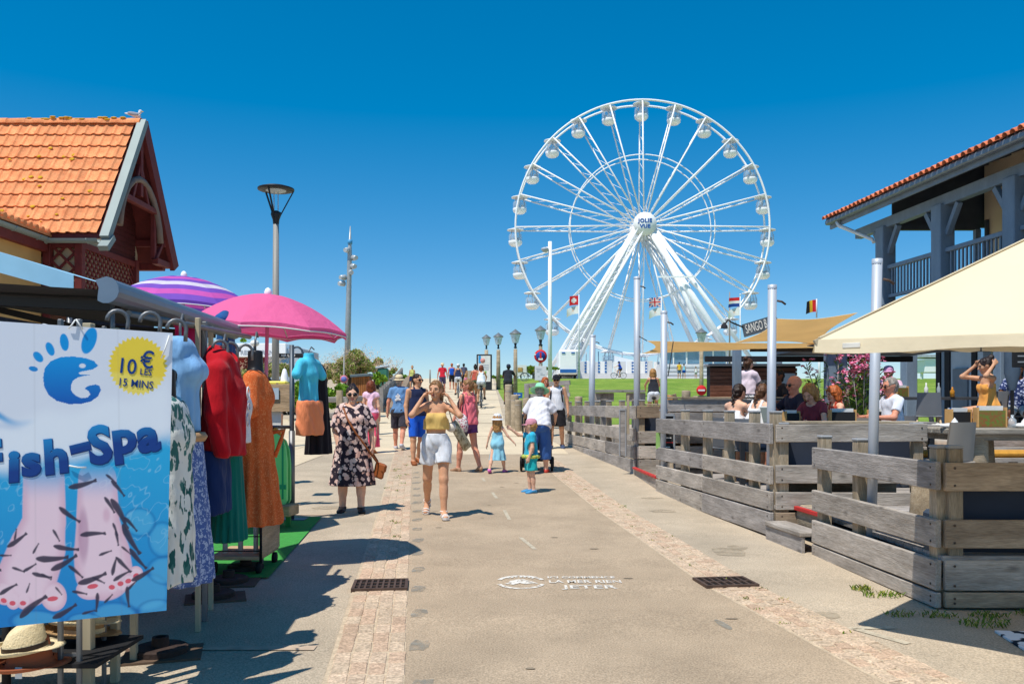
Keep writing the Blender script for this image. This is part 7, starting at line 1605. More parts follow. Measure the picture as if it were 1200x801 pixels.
beach_parasol('plain pink beach parasol over the end of the clothes stall', (-2.13, 7.45, 2.47), .70, .31, lambda v: 0, (-2.2, 7.5, g(7.5)), 3, [pinkc])
pur = [mat('violet_band', C(132, 86, 200), rough=.75, transl=.3), mat('pink_band', C(222, 96, 190), rough=.75, transl=.3), mat('white_band', C(232, 222, 236), rough=.75, transl=.3)]
beach_parasol('purple pink and white striped beach parasol behind the pink one', (-3.46, 9.0, 2.86), .8, .34, lambda v: (1, 2, 0, 1, 0, 2, 0, 1, 0)[min(8, int(v*9))], (-3.5, 9.05, g(9)), 2, pur)
# foot of a sign on the pavement edge: clothes pegs casting the ragged shade come from more stock on the near side
for i, (x, y, z, lab, c_) in enumerate(((-2.62, 3.5, 1.05, 'grey garment at the near end of the stall outside the poster', 'taupe_cloth'),)):
    pass
# ------------------------------------------------------------------ lamps, poles, signs
lampg = mat('lamp_grey', C(150, 148, 142), rough=.5, var=.1, vs=3, stretch=(1, 1, .2)); lampd = mat('lamp_dark', C(44, 46, 50), rough=.5, metal=.2); galv = mat('pale_galv', C(168, 172, 172), rough=.45, metal=.3, var=.1)
Y = 21.0; f = on(322.5, Y); L = thing('street_lamp', 'tall street lamp with dark inverted triangle head above the pink parasol', 'street lamp', f)
zt = at(0, 262, Y).z; MB().tube([f, (f.x+.02, Y, zt)], [.10, .07], 10).build('column', lampg, L); t0 = Vector((f.x+.02, Y, zt)); ztop = at(0, 221, Y).z; rad = .44
MB().lathe([(.05, -.1), (.075, .0), (.085, .1), (.13, .22), (.12, .28), (.03, .32)], t0, 12).build('cup', lampd, L)
MB().lathe([(.001, .05), (.3, .045), (rad, .0), (rad, -.035), (.3, -.05), (.001, -.05)], (t0.x, Y, ztop), 24).build('reflector_disc', lampd, L)
MB().lathe([(.25, -.054), (.16, -.09), (.001, -.1)], (t0.x, Y, ztop), 16).build('lens', pale, L)
for k in range(3): a = R_(20+120*k); MB().bar((t0.x+.1*math.cos(a), Y+.1*math.sin(a), zt+.2), (t0.x+rad*math.cos(a)*.97, Y+rad*math.sin(a)*.97, ztop-.02), .035, .03).build('strut', lampd, L)
for dx in (-.05, .05): MB().tube([(t0.x+dx, Y, zt+.25), (t0.x+dx, Y, ztop)], .012, 5).build('rod', pale, L)
Y = 43.0; f = on(406, Y); L = thing('floodlight_mast', 'slim tapering mast with clustered floodlights left of the path', 'mast', f); tp = at(410.5, 265, Y)
MB().tube([f, f.lerp(tp, .5), f.lerp(tp, .85), tp], [.17, .14, .11, .02], 10).build('mast_pole', galv, L)
for (x, y, dx) in ((408, 293, -.12), (414, 302, .22), (413, 312, .2), (404, 325, -.2), (403, 332, -.22), (411, 319, .1)):
    c = at(x, y, Y); MB().tube([c, c+Vector((dx*.9, -.25, -.04))], [.15, .11], 10).build('floodlight', mat('floodlight_grey', C(190, 196, 200), rough=.4, metal=.3), L)
MB().tube([at(410.1, 286, Y), at(410.2, 281, Y)], .12, 10).build('blue_band', mat('band_blue', C(70, 150, 200), rough=.5), L)
lampl = mat('lamp_lid', C(104, 110, 114), rough=.5)
glassl = mat('lamp_glass', C(214, 226, 232), rough=.1, spec=.6, alpha=.6, var=0)
for (x, yt, Y, yb, lab) in ((633.5, 381, 38, 450, 'nearest glass lantern lamp behind the no parking sign'), (604, 385, 46, 450, 'glass lantern lamp right of the info panel'), (584, 390, 58, 450, 'glass lantern lamp directly behind the info panel'), (570, 392, 64, 450, 'farthest glass lantern lamp rising behind the info panel'), (822, 384, 40, 460, 'glass lantern lamp by the bar sails in front of the wheel leg')):
    f = on(x, Y); zt = at(0, yt, Y).z; s = Y/38*.95; L = thing('lantern_lamp', lab, 'street lamp', f, 0, 'glass lantern lamps on wooden posts')
    zp = zt-.95*min(s, 1.2); MB().tube([f, (f.x, Y, zp)], [.105*s, .085*s], 8).build('post', woodp, L); k = min(s, 1.25)
    MB().lathe([(.03, -.32), (.1, -.27), (.05, -.2), (.08, -.02)], (f.x, Y, zp+.3*k), 8).build('bracket', lampd, L)
    MB().lathe([(.13*k, 0), (.24*k, .42*k)], (f.x, Y, zp+.28*k), 8).build('glass_body', glassl, L); MB().lathe([(.29*k, 0), (.27*k, .04*k), (.1*k, .16*k), (.03*k, .22*k), (.001, .24*k)], (f.x, Y, zp+.70*k), 10).build('lid', lampl, L); MB().lathe([(.001, 0), (.06*k, .02), (.05*k, .2*k), (.001, .24*k)], (f.x, Y, zp+.34*k), 8).build('bulb', whm, L)
Y = 45.0; f = on(644.5, Y); zt = at(0, 283, Y).z; L = thing('camera_mast', 'plain white mast with a dome camera left of the wheel', 'mast', f); MB().tube([f, (f.x, Y, zt)], [.115, .1], 10).build('mast_pole', wht, L)
c = at(641, 292, Y); MB().bar((f.x, Y, c.z+.1), (c.x-.05, Y, c.z+.1), .06, .06).build('arm', wht, L); MB().lathe([(.08, .1), (.2, .06), (.22, -.02), (.12, -.14), (.001, -.17)], (c.x-.1, Y, c.z), 12).build('dome_camera', greyw, L)
# no parking sign with white plate
Y = 31.0; f = on(633.5, Y); L = thing('no_parking_sign', 'round red and blue traffic sign over a white plate on a post', 'sign', f); c = at(633.5, 417, Y); MB().tube([f, (f.x, Y+.04, c.z+.2)], .03, 8).build('post', lampg, L)
Rf = Matrix.Rotation(R_(90), 3, 'X')
MB().lathe([(.001, -.01), (.235, -.01), (.235, .01), (.001, .01)], c, 24, 0, Rf).build('red_disc', redm, L); MB().lathe([(.001, -.004), (.17, -.004), (.17, .016), (.001, .016)], c, 24, 0, Rf).build('blue_disc', navy, L)
MB().box(c+Vector((0, -.02, .02)), (.06, .008, .22)).build('red_bar', redm, L); MB().box(c+Vector((.0, -.02, -.11)), (.16, .008, .07)).build('white_figure', whm, L); MB().box(c+Vector((-.2, -.02, .06)), (.05, .006, .06)).build('white_sticker', whm, L)
c = at(633.5, 437, Y); pp = MB().box(c, (.42, .02, .52), bev=.003).build('white_plate', offw, L)
for i in range(7): MB().box(c+Vector((random.uniform(-.1, .1), -.013, .16-.055*i)), (random.uniform(.06, .2), .004, .02)).build('small_print', greyw, pp)
# info panel
Y = 57.0; f = on(567.5, Y); L = thing('info_panel', 'tall dark framed info panel with white poster at the top of the path', 'sign', f); a, b = at(558.5, 415, Y), at(576.5, 447, Y); cx = (a.x+b.x)/2
MB().box((cx, Y, (a.z+f.z)/2), (b.x-a.x, .25, a.z-f.z), bev=.03).build('case', lampd, L); MB().box((cx, Y-.14, (a.z+b.z)/2-.05), (b.x-a.x-.2, .02, a.z-b.z-.1)).build('poster', paper, L)
MB().lathe([(.001, -.01), (.16, -.01), (.16, .01), (.001, .01)], (cx-.1, Y-.155, a.z-.42), 16, 0, Rf).build('poster_emblem', mat('print_salmon', C(220, 150, 140)), L); MB().box((cx-.3, Y-.155, a.z-.35), (.16, .006, .5)).build('poster_blue_edge', mat('print_cyan', C(60, 160, 220)), L); MB().box((cx-.05, Y-.155, a.z-1.2), (.4, .006, .16)).build('poster_green', mat('print_green', C(120, 190, 90)), L)
for i in range(4): MB().box((cx+.05, Y-.155, a.z-.72-.1*i), (.5, .005, .04)).build('poster_text', greyw, L)
# blue sign between the bollards, no-entry post, bollards
Y = 27.0; f = on(608, Y); L = thing('blue_sign', 'small blue direction sign with white arrow between wooden bollards', 'sign', f); c = at(607, 463, Y); MB().box(c, (.28, .03, .17), bev=.003).build('blue_plate', bluep, L); MB().bar((c.x, Y+.03, f.z), (c.x, Y+.03, c.z), .06, .04).build('post', bluep, L); MB().box(c+Vector((0, -.02, .01)), (.15, .006, .03)).build('arrow_shaft', whm, L); MB().prism([c+Vector((-.09, -.02, .01)), c+Vector((-.04, -.02, .05)), c+Vector((-.04, -.02, -.03))], (0, 0, 0), (0, .004, 0)).build('arrow_head', whm, L)
def bollard(x, Y, yt, r, lab, rail=False):
    f = on(x, Y); h = at(0, yt, Y).z-f.z; o = thing('bollard', lab, 'bollard', f, 0, 'wooden bollards'); MB().lathe([(r, 0), (r, h-.05), (r*.93, h-.01), (.001, h)], f, 10).build('log', woodp, o); MB().lathe([(r*1.02, h*.82), (r*1.02, h*.84)], f, 10).build('groove', woodg, o)
for x, Y, yt, r, lab in ((596, 27.5, 450, .12, 'tall wooden bollard at the left end of the row by the path'), (603, 26.3, 462, .12, 'second wooden bollard, just left of the blue sign'), (607.5, 25.6, 468, .11, 'third wooden bollard right before the blue sign'), (617, 25.2, 466, .12, 'wooden bollard right of the blue sign'), (627, 24.5, 468, .11, 'wooden bollard hidden by the green hat'), (678, 24, 464, .11, 'wooden post behind the third fence, left of the picnic table'), (689, 23.5, 471, .1, 'low wooden post by the short sail pole'), (784, 22, 462, .11, 'wooden post behind the fence right of the rider in black'), (804, 23, 457, .12, 'wooden post left of the no entry post')): bollard(x, Y, yt, r, lab)
GR = thing('grey_rail', 'grey timber gate rail behind the bollards', 'barrier', on(640, 26.5)); piece('rail', at(615, 452, 26.5), at(668, 448, 26.0), .1, .14, woodg, GR); piece('rail', at(615, 464, 26.5), at(668, 462, 26.0), .06, .12, woodg, GR)
for x in (617, 640, 664): piece('post', on(x, 26.4), at(x, 450, 26.4), .14, .14, woodg, GR, up=(0, 1, 0))
NE = thing('no_entry_post', 'pale wooden post with a small red no entry disc', 'sign', on(822, 22)); f = on(822, 22); MB().box((f.x, 22, 1.1), (.42, .3, 1.3), bev=.03).build('wide_post', woodp, NE); c = at(822, 457, 21.8); MB().lathe([(.001, -.01), (.13, -.01), (.13, .01), (.001, .01)], c, 20, 0, Rf).build('red_disc', redm, NE); MB().box(c+Vector((0, -.014, 0)), (.17, .006, .045)).build('white_bar', whm, NE)
# picnic table on the lawn edge
pt = thing('picnic_table', 'weathered picnic table on the lawn edge behind the third fence', 'table', on(730, 22.5)); 
z0 = g(22.5)
for i in range(3): piece('top_board', at(697, 458, 22.3+.3*i), at(755, 458, 22.3+.3*i), .27, .06, woodg, pt)
for x in (708, 745): piece('leg_frame', at(x, 470, 22.6)*1, at(x, 460, 22.6), .5, .12, woodg, pt, up=(0, 1, 0)); piece('leg', Vector((at(x, 0, 22.6).x, 22.6, z0)), at(x, 462, 22.6), .2, .14, woodg, pt, up=(0, 1, 0))
sw = thing('a_board', 'small tan folding board on the fence top behind the third sail pole', 'board', at(785, 478, 16.6)); c = at(785, 470, 16.6)
for sx in (-1, 1): MB().bar(c+Vector((sx*.14, sx*.05, -.2)), c+Vector((sx*.02, 0, .12)), .2, .02, up=(0, 1, 0)).build('leaf', tanb if sx < 0 else woodb, sw)
far_rail = thing('planter_rail', 'long grey plank rail across the middle of the terraces', 'rail', (3.3, 14.3, .5))
for z in (1.28, 1.5): piece('plank', (2.6, 14.3, z), (4.6, 14.3, z), .05, .2, woodg, far_rail)
piece('top_plank', (2.6, 14.35, 1.63), (4.6, 14.35, 1.63), .22, .03, woodp, far_rail)
for x in (2.7, 3.6, 4.5): piece('post', (x, 14.37, .4), (x, 14.37, 1.6), .09, .09, woodp, far_rail, up=(0, 1, 0))

# ------------------------------------------------------------------ left side: kerb rails of the ramp, bushes, boxes
def rail_fence(name, lab, pts, h, wds, m=woodg):
    t = thing(name, lab, 'rail', pts[0]); 
    for a, b in zip(pts, pts[1:]):
        a = Vector(a); b = Vector(b)
        for z, w in wds: piece('rail', a+Vector((0, 0, z)), b+Vector((0, 0, z)), .12, w, m, t, bev=.02)
        n = max(1, int((b-a).length/2.2))
        for i in range(n+1): p = a.lerp(b, i/n); piece('post', p, p+Vector((0, 0, h)), .16, .16, m, t, up=(0, 1, 0))
    return t
rail_fence('ramp_rail', 'grey timber ramp rail climbing along the left edge of the path', [on(447, 34), on(456, 44), on(465, 60), on(471, 71)], 1.0, ((.75, .3), (.3, .25)))
rail_fence('plaza_rail', 'low grey timber rail between plaza and bushes', [on(365, 27), on(405, 27.5), on(441, 28.5)], .9, ((.85, .18), (.35, .18)))
rail_fence('gate_rail', 'pale timber posts and rail behind the pink skirt', [on(398, 24.0), on(441, 24.5)], 1.3, ((.1, .2),), woodp)
kb = MB().bar(on(440, 33)+Vector((.6, 0, .1)), on(470, 72)+Vector((.7, 0, .15)), .4, .35).build('ramp_kerb', woodb, None, 'structure')
def crown(name, lab, cat, c, blobs, n, size, mats, trunk=None, group=None, flat=1.0, sprigs=0):
    t = thing(name, lab, cat, c, 0, group); b = MB(); wts = [bl[3]*bl[4]*bl[5] for bl in blobs]; V = []; F = []; MI = []
    for k in range(n):
        x, y, z, rx_, ry_, rz_ = random.choices(blobs, wts)[0]; d = Vector((random.gauss(0, 1), random.gauss(0, 1), random.gauss(0, 1))).normalized(); r = random.uniform(.55, 1.04)**.6*(1+.12*math.sin(d.x*7+d.z*5)*math.sin(d.y*6))
        if d.z < -.5: d.z *= .5
        p = Vector((x+d.x*rx_*r, y+d.y*ry_*r, z+d.z*rz_*r)); a = (d+Vector((random.uniform(-1, 1), random.uniform(-1, 1), random.uniform(-.2, .9)))).normalized(); u = a.cross(Vector((random.random(), random.random(), random.random()))).normalized(); s = size*random.uniform(.6, 1.3)
        b.v += [tuple(p-u*s*.35), tuple(p+a*s*.5-u*.0), tuple(p+u*s*.35), tuple(p-a*s*.5)]; q = len(b.v)-4; b.f.append((q, q+1, q+2, q+3)); b.m.append(random.randrange(len(mats)) if d.z < .1 or len(mats) < 3 else random.choice((0, 1, 1, 2) if len(mats) == 3 else range(len(mats)))); b.sm.append(False)
    for k in range(sprigs):
        x, y, z, rx_, ry_, rz_ = random.choice(blobs); d = Vector((random.uniform(-1, 1), random.uniform(-1, .2), random.uniform(.3, 1))).normalized(); p = Vector((x+d.x*rx_, y+d.y*ry_, z+d.z*rz_)); L = size*random.uniform(3, 6); e = (d+Vector((random.uniform(-.3, .3), 0, .5))).normalized()
        for i in range(14): q0 = p+e*L*i/14+Vector((random.gauss(0, size*.4), random.gauss(0, size*.4), random.gauss(0, size*.3))); s = size*.42; u = Vector((random.uniform(-1, 1), random.uniform(-1, 1), random.uniform(-1, 1))).normalized(); w = u.cross(e).normalized(); b.add([q0-u*s*.5, q0+w*s*.4, q0+u*s*.5, q0-w*s*.4], [(0, 1, 2, 3)], len(mats)-1)
    b.build('crown', mats, t, 'stuff')
    if trunk:
        tr = MB()
        for (x, y, z, rx_, ry_, rz_) in blobs[:6]: base = Vector((c[0]+(x-c[0])*.3, c[1]+(y-c[1])*.3, c[2]-.1)); e = Vector((x, y, z)); tr.tube([base, base.lerp(e, .5)+Vector((random.uniform(-.1, .1), 0, .1)), e+Vector((0, 0, rz_*.3))], [.09, .06, .025], 6)
        tr.build('trunk', mat('bark', C(96, 80, 62), rough=.95, var=.2), t)
    return t
grn = [mat('leaf_green_%d' % i, c_, rough=.7, var=.2, vs=3, spec=.2) for i, c_ in enumerate((C(104, 140, 44), C(124, 162, 52), C(140, 178, 62)))]
tam = [mat('tamarisk_%d' % i, c_, rough=.8, var=.2, vs=3, spec=.15) for i, c_ in enumerate((C(146, 168, 78), C(170, 180, 102), C(208, 178, 146)))]
def B_(x, y, Y, rw, rh, rd=None):
    p = at(x, y, Y); return (p.x, Y, p.z, rw*Y/1000, rd or rw*Y/1000*.9, rh*Y/1000)
def cluster(x, y, Y, rw, rh, n):
    return [B_(x+random.uniform(-.75, .75)*rw, y+random.uniform(-.7, .7)*rh, Y+random.uniform(-.6, .6), rw*random.uniform(.28, .45), rh*random.uniform(.28, .5)) for _ in range(n)]
crown('round_bush', 'bright green rounded bush in front of the flowering shrubs', 'bush', on(365, 30), cluster(350, 468, 30, 20, 17, 8)+cluster(372, 462, 30.5, 20, 20, 9)+cluster(394, 464, 30.2, 18, 17, 9), 8000, .16, grn, True, 'bushes beside the plaza')
crown('round_bush', 'low green bush right behind the turquoise shirt', 'bush', on(340, 33), cluster(335, 462, 33, 24, 14, 9), 2200, .17, grn, True, 'bushes beside the plaza')
crown('round_bush', 'small yellow green bush between brown box and ramp rail', 'bush', on(446, 37), cluster(443, 446, 37, 9, 9, 5), 900, .15, [grn[1], grn[2], mat('leaf_lemon', C(158, 176, 60), rough=.7, var=.2)], True, 'bushes beside the plaza')
crown('tamarisk', 'tall feathery tamarisk with pale pink bloom beside the floodlight mast', 'shrub', on(415, 38), cluster(412, 428, 38, 22, 18, 11)+cluster(430, 430, 39, 16, 16, 7)+cluster(398, 436, 38, 14, 14, 6), 13000, .10, tam, True, 'pink flowering tamarisks', sprigs=150)
crown('tamarisk', 'lower pink flowering tamarisk left of the mast', 'shrub', on(375, 40), cluster(375, 436, 40, 24, 11, 10), 6000, .11, tam, True, 'pink flowering tamarisks', sprigs=80)
crown('tamarisk', 'tamarisk shrub fading towards the crest of the path', 'shrub', on(447, 52), cluster(446, 432, 52, 14, 11, 7)+cluster(460, 438, 54, 7, 7, 4), 2600, .17, [tam[0], grn[0], tam[1], tam[2]], True, 'pink flowering tamarisks', sprigs=80)
crown('tamarisk', 'straw coloured shrubs below the white restaurant', 'shrub', on(305, 42), cluster(305, 437, 42, 40, 13, 14), 6500, .13, tam, True, 'pink flowering tamarisks', sprigs=60)
crown('dune_shrub', 'dark green shrub on the crest at the end of the ramp rail', 'shrub', on(474, 68), cluster(471, 441, 68, 7, 4, 5), 700, .2, grn, True)
crown('dune_shrub', 'yellow flowering low shrubs left of the wheel foot', 'shrub', on(625, 88), cluster(632, 434, 88, 22, 5, 9), 1400, .3, [grn[0], grn[1], mat('leaf_mustard', C(186, 170, 60), rough=.8)], True)
crown('dune_shrub', 'low dark hedge line beyond the path crest', 'shrub', on(590, 96), cluster(586, 442, 96, 22, 2.5, 7), 600, .3, grn, True)
BXX = thing('brown_cabinet', 'brown slatted timber cabinet with slate lid among the bushes', 'cabinet', on(422, 31)); Y = 31; a, b = at(412, 441, Y), at(433, 441, Y); zb_ = at(0, 457, Y).z
for i in range(8): x = a.x+(b.x-a.x)*(i+.5)/8; piece('slat', (x, Y, zb_-.6), (x, Y, a.z), (b.x-a.x)/8-.01, .03, tanb if 0 else woodmat('cabinet_slat', C(168, 104, 58), C(184, 122, 74), rnd=.08), BXX, up=(0, 1, 0))
MB().box(((a.x+b.x)/2, Y+.3, a.z-.5), (b.x-a.x-.02, .5, 1.1)).build('carcass', brown, BXX); MB().box(((a.x+b.x)/2, Y+.25, a.z+.04), (b.x-a.x+.08, .75, .1), Matrix.Rotation(R_(-4), 3, 'Y'), bev=.015).build('lid', mat('slate_lid', C(96, 110, 116), rough=.5), BXX)
BN = thing('litter_bin', 'grey and green litter bin on the ramp above the bushes', 'bin', on(449, 46)); c = at(449, 440, 46); MB().box((c.x, 46, c.z-.1), (.55, .5, 1.0), bev=.06).build('bin_body', mat('bin_green', C(60, 120, 100), rough=.6), BN); MB().box((c.x-.15, 46, c.z+.45), (.95, .6, .1), Matrix.Rotation(R_(-8), 3, 'Y'), bev=.03).build('bin_hood', greyw, BN)
PS = thing('red_blue_sign', 'small round red and blue sign beside the tamarisk', 'sign', on(403, 34)); c = at(403, 444, 34); MB().lathe([(.001, -.01), (.16, -.01), (.16, .01), (.001, .01)], c, 16, 0, Rf).build('red_disc', mat('faded_red', C(206, 120, 130)), PS); MB().lathe([(.001, .0), (.11, .0), (.11, .016), (.001, .016)], c, 16, 0, Rf).build('blue_disc', mat('faded_blue', C(110, 120, 190)), PS); MB().tube([on(403, 34), (c.x, 34.03, c.z+.9)], .03, 6).build('post', lampg, PS)
# white restaurant behind, direction board
RS_ = thing('restaurant', 'white restaurant with red shopfront far behind the bushes', 'restaurant', on(310, 60)); Y = 60; z = lambda y: at(0, y, Y).z
xa, xb = at(225, 0, Y).x, at(335, 0, Y).x
MB().box(((xa+xb)/2, Y+4, (z(418)+z(402))/2), (xb-xa, 8, z(402)-z(418)), bev=.03).build('white_band', wht, RS_); MB().box(((xa+xb)/2-.5, Y+4.6, (z(418)+g(Y))/2), (xb-xa-1.2, 7.6, z(418)-g(Y)-.02)).build('red_shopfront', mat('shop_red', C(136, 40, 36), rough=.7, var=.2), RS_)
for i in range(9): MB().box((xa+.8+.68*i, Y+.75, z(426)), (.1, .08, 1.5)).build('mullion', mat('shop_frame', C(96, 30, 28)), RS_)
text('RESTAURANT', .42, M4(((xa+xb)/2+1.4, Y-.02, z(413)), RX90), greyw, RS_, bold=.01)
MB().box((xb-.2, Y+3, z(428)), (2.4, 5.5, 2.4)).build('side_wing', pale, RS_); MB().box((xb-.4, Y+3, z(414)), (2.4, 5, .8), Matrix.Rotation(R_(14), 3, 'Y')).build('sloping_roof', mat('roof_straw', C(150, 140, 80), rough=.9), RS_); MB().box((xb-.1, Y+.2, z(429)), (.5, .06, 1.0)).build('window', bg_glass, RS_)
DS = thing('direction_board', 'black direction board with white capitals on a post behind the rack', 'sign', on(323, 22)); Y = 21.2; a, b = at(325, 416.5, Y), at(355, 416.5, Y); MB().box(((a.x+b.x)/2, Y, a.z), (b.x-a.x, .03, .11), bev=.004).build('board', lampd, DS); text('AIR LOU', .085, M4(((a.x+b.x)/2-.05, Y-.018, a.z), RX90), whm, DS, bold=.003, ay='CENTER', sx=1.1); MB().tube([at(325.5, 412, Y)+Vector((0, .05, 0)), Vector((a.x, Y+.05, g(Y)))], .025, 6).build('post', lampg, DS)
LP2 = thing('street_lamp', 'thin lamp post with small white globe left of the parasol pole', 'street lamp', on(298.5, 34)); c = at(298.5, 402, 34); MB().tube([on(298.5, 34), c], .06, 6).build('column', lampg, LP2); MB().ell(c, (.18, .18, .13)).build('globe', whm, LP2); c = at(297, 424, 33.8); MB().lathe([(.001, -.02), (.16, -.02), (.16, .02), (.001, .02)], c, 14, 0, Rf).build('disc', greyw, LP2)
crown('roof_plant', 'tiny green plant on the restaurant roof', 'plant', at(285, 401, 62), [B_(285, 399, 62, 3, 2.4)], 160, .18, grn)
# flags on the right building, belgian
BFp = thing('flagpole', 'small black yellow and red flag on the house corner', 'flag', at(957, 366, 24)); MB().tube([at(957, 372, 24), at(957, 350, 24)], .02, 6).build('pole', polem, BFp); flag_sheet((at(957, 351, 24).x-.02, 24, at(957, 351, 24).z), -.28, .34, lambda u, v: 2-belg(u, v) if 0 else (2 if u < .34 else (1 if u < .67 else 0)), [blackf, yelf, redm], 'flag', BFp, .2, 9)
wp_ = thing('lamp_mast', 'thin white mast seen through the bar pavilion', 'mast', on(960, 60)); MB().tube([on(960, 60), at(960, 412, 60)], .09, 6).build('pole', polem, wp_)
kio = thing('beach_hut', 'small white lifeguard hut on the lawn seen through the house opening', 'hut', on(1094, 80)); Y = 80; c = on(1094, Y); MB().box((c.x, Y, c.z+1.2), (2.6, 2, 1.2), bev=.03).build('walls', wht, kio); MB().box((c.x, Y, c.z+2.1), (3.4, 2.6, .3), bev=.03).build('roof', greyw, kio)
for sx in (-1, 1): MB().bar((c.x+sx*1.1, Y, c.z), (c.x+sx*1.1, Y, c.z+.7), .2, .2).build('leg', wht, kio)
bd_ = thing('path_barrier', 'pale slatted timber screen on the crest of the path', 'screen', on(552, 66)); 
for i in range(7): x = 546.5+1.7*i; p = on(x, 66); piece('slat', p, Vector((p.x, 66, at(0, 434 if i else 434, 66).z)), .1, .07, woodp, bd_, up=(0, 1, 0))
dp = thing('path_post', 'thin dark post at the crest behind the man in navy', 'post', on(504, 66)); MB().tube([on(504, 66), at(504, 433, 66)], .07, 6).build('pole', lampg, dp)
st_ = thing('snack_stand', 'white poster stand among the parked bicycles left of the wheel', 'sign', on(611, 70)); p = on(611, 70); MB().box((p.x, 70, at(0, 434, 70).z), (.85, .1, .9)).build('board', paper, st_); MB().box((p.x-.1, 69.93, at(0, 433, 70).z), (.4, .02, .35)).build('print', mat('print_ochre', C(200, 160, 90)), st_); MB().bar((p.x, 70.02, p.z), (p.x, 70.02, at(0, 434, 70).z), .1, .06).build('post', greyw, st_)
# ------------------------------------------------------------------ people
A_DOWN = ((-.16, .04, -1), (-.02, -.22, -1)), ((.16, .04, -1), (.02, -.22, -1))
A_BIKE = ((-.25, -.75, -.6), (.1, -.8, -.45)), ((.25, -.75, -.6), (-.1, -.8, -.45))
A_TABLE = ((-.35, -.5, -.8), (.35, -.85, .0)), ((.35, -.5, -.8), (-.35, -.85, .0))
tanl = mat('saddle_leather', C(150, 84, 42), rough=.55, var=.12, bump=.2)
def spot(x, Y, z=None): p = on(x, Y); return p if z is None else Vector((p.x, Y, z))
# 1 woman in white shorts
p = Person(spot(511, 10.4), R_(4), 'woman in mustard bandeau top and white shorts walking with both hands at her head', 1.66, True, 1.0, skin='tan', h=.0085,
           legs=((-13, 3, 26), (13, 1, 6)), arms=(((-.5, -.75, -.36), (.46, .42, .78)), ((.52, -.72, -.38), (-.48, .42, .77))), hyaw=-24, hpitch=-3, curl=.7, footpitch=(18, 0), heel=.024, twist=3)
p.tank(cloth('mustard_top', C(228, 190, 112)), hem=1.1, top=1.305, straps=False, loose=-.012, name='bandeau_top', fold=.002)
p.pants(cloth('white_cotton', C(226, 228, 232)), .48, 1.05, .016, .04, 'shorts', .006)
whs = mat('white_sandal', C(226, 220, 214), rough=.6); p.shoes(whs, sandal=True, name='sandal'); p.hair('darkblond', 'pony')
m = MB(); m.tube([(.20, .09, 1.16), (.24, .08, 1.1), (.385, .06, .84), (.39, .06, .835)], [.05, .062, .062, .04], 12, 0); m.ell((.19, .05, 1.1), (.07, .05, .06), None, 8, 1); m.tube([(.12, .03, 1.44), (.16, .1, 1.3), (.2, .09, 1.16)], .008, 5, 1); m.tube([(.12, .03, 1.44), (.26, .1, 1.2), (.36, .07, .9)], .007, 5, 1)
p.held(m, 'rolled_beach_bag', [pattern('beach_mat', C(200, 184, 150), C(150, 132, 100), 30, .4), cloth('ivory_cord', C(226, 216, 200))], 'rolled straw beach bag hanging from the shoulder of the woman in white shorts', 'bag')
# 2 woman in floral dress
p = Person(spot(413, 10.95), R_(6), 'large woman in dark floral dress and sunglasses walking past the stall', 1.62, True, 1.32, skin='light', h=.0085,
           legs=((3, 3, 8), (10, 2, 4)), arms=(((-.26, -.02, -1), (.22, -.32, -1)), ((.34, .06, -1), (.06, -.25, -1))), hyaw=4, curl=.6)
p.skirt(pattern('dark_floral', C(52, 44, 54), C(232, 208, 200), 17, .50, mix2=C(226, 178, 160)), 1.12, .37, .135, .205, 'floral_dress', (10, .014), (1.12, .9, 1), bodice=1.5, sleeve=.86, e=.02, vneck=.1, neck=.085, armwide=.035)
p.shoes(mat('black_flats', C(30, 28, 30), rough=.5)); p.hair('dark', 'bun'); p.sunglasses()
m = MB(); m.box((.345, -.05, .53), (.06, .20, .20), Matrix.Rotation(R_(12), 3, 'Y') @ rotz(.6), 0, bev=.02); m.box((.365, -.07, .57), (.06, .21, .1), Matrix.Rotation(R_(12), 3, 'Y') @ rotz(.6), 0, bev=.015)
m.tube([(-.13, .0, 1.352), (-.1, -.1, 1.32), (-.05, -.19, 1.2), (.05, -.225, 1.03), (.18, -.21, .85), (.29, -.12, .68), (.33, -.06, .62)], .014, 6, 0); m.tube([(-.13, 0, 1.352), (-.05, .12, 1.25), (.15, .2, .9), (.32, .05, .64)], .012, 6, 0)
p.held(m, 'shoulder_bag', [tanl], 'tan leather crossbody bag on the hip of the woman in floral dress', 'bag')
# 3 man with straw hat from behind
p = Person(spot(468, 20.6), R_(176), 'man with straw hat, blue t-shirt and dark shorts seen from behind', 1.78, False, 1.12, skin='red', h=.012, legs=((-14, 2, 18), (12, 2, 6)), arms=(((-.24, .02, -1), (-.06, -.12, -1)), ((.26, .05, -1), (.1, -.05, -1))))
tb_ = p.top(cloth('washed_blue', C(108, 150, 196)), .86, .62); p.pants(cloth('charcoal_shorts', C(66, 64, 74)), .86, .98, .02, .03); p.shoes(mat('grey_trainer', C(190, 190, 196), rough=.7), whm); p.hair('grey', 'crop'); p.hat(straw, .15, .1, .105, 1.64, -6, 'straw_hat', mat('hat_band_brown', C(120, 90, 66), rough=.8))
m = MB(); 
for (x, z, r) in ((-.03, 1.28, .03), (.03, 1.27, .034), (.0, 1.22, .045), (.05, 1.19, .03), (-.05, 1.2, .026), (0, 1.32, .022)): m.ell((x, .168, z), (r, .006, r), None, 6)
m.build('back_print', wl, tb_, local=True)
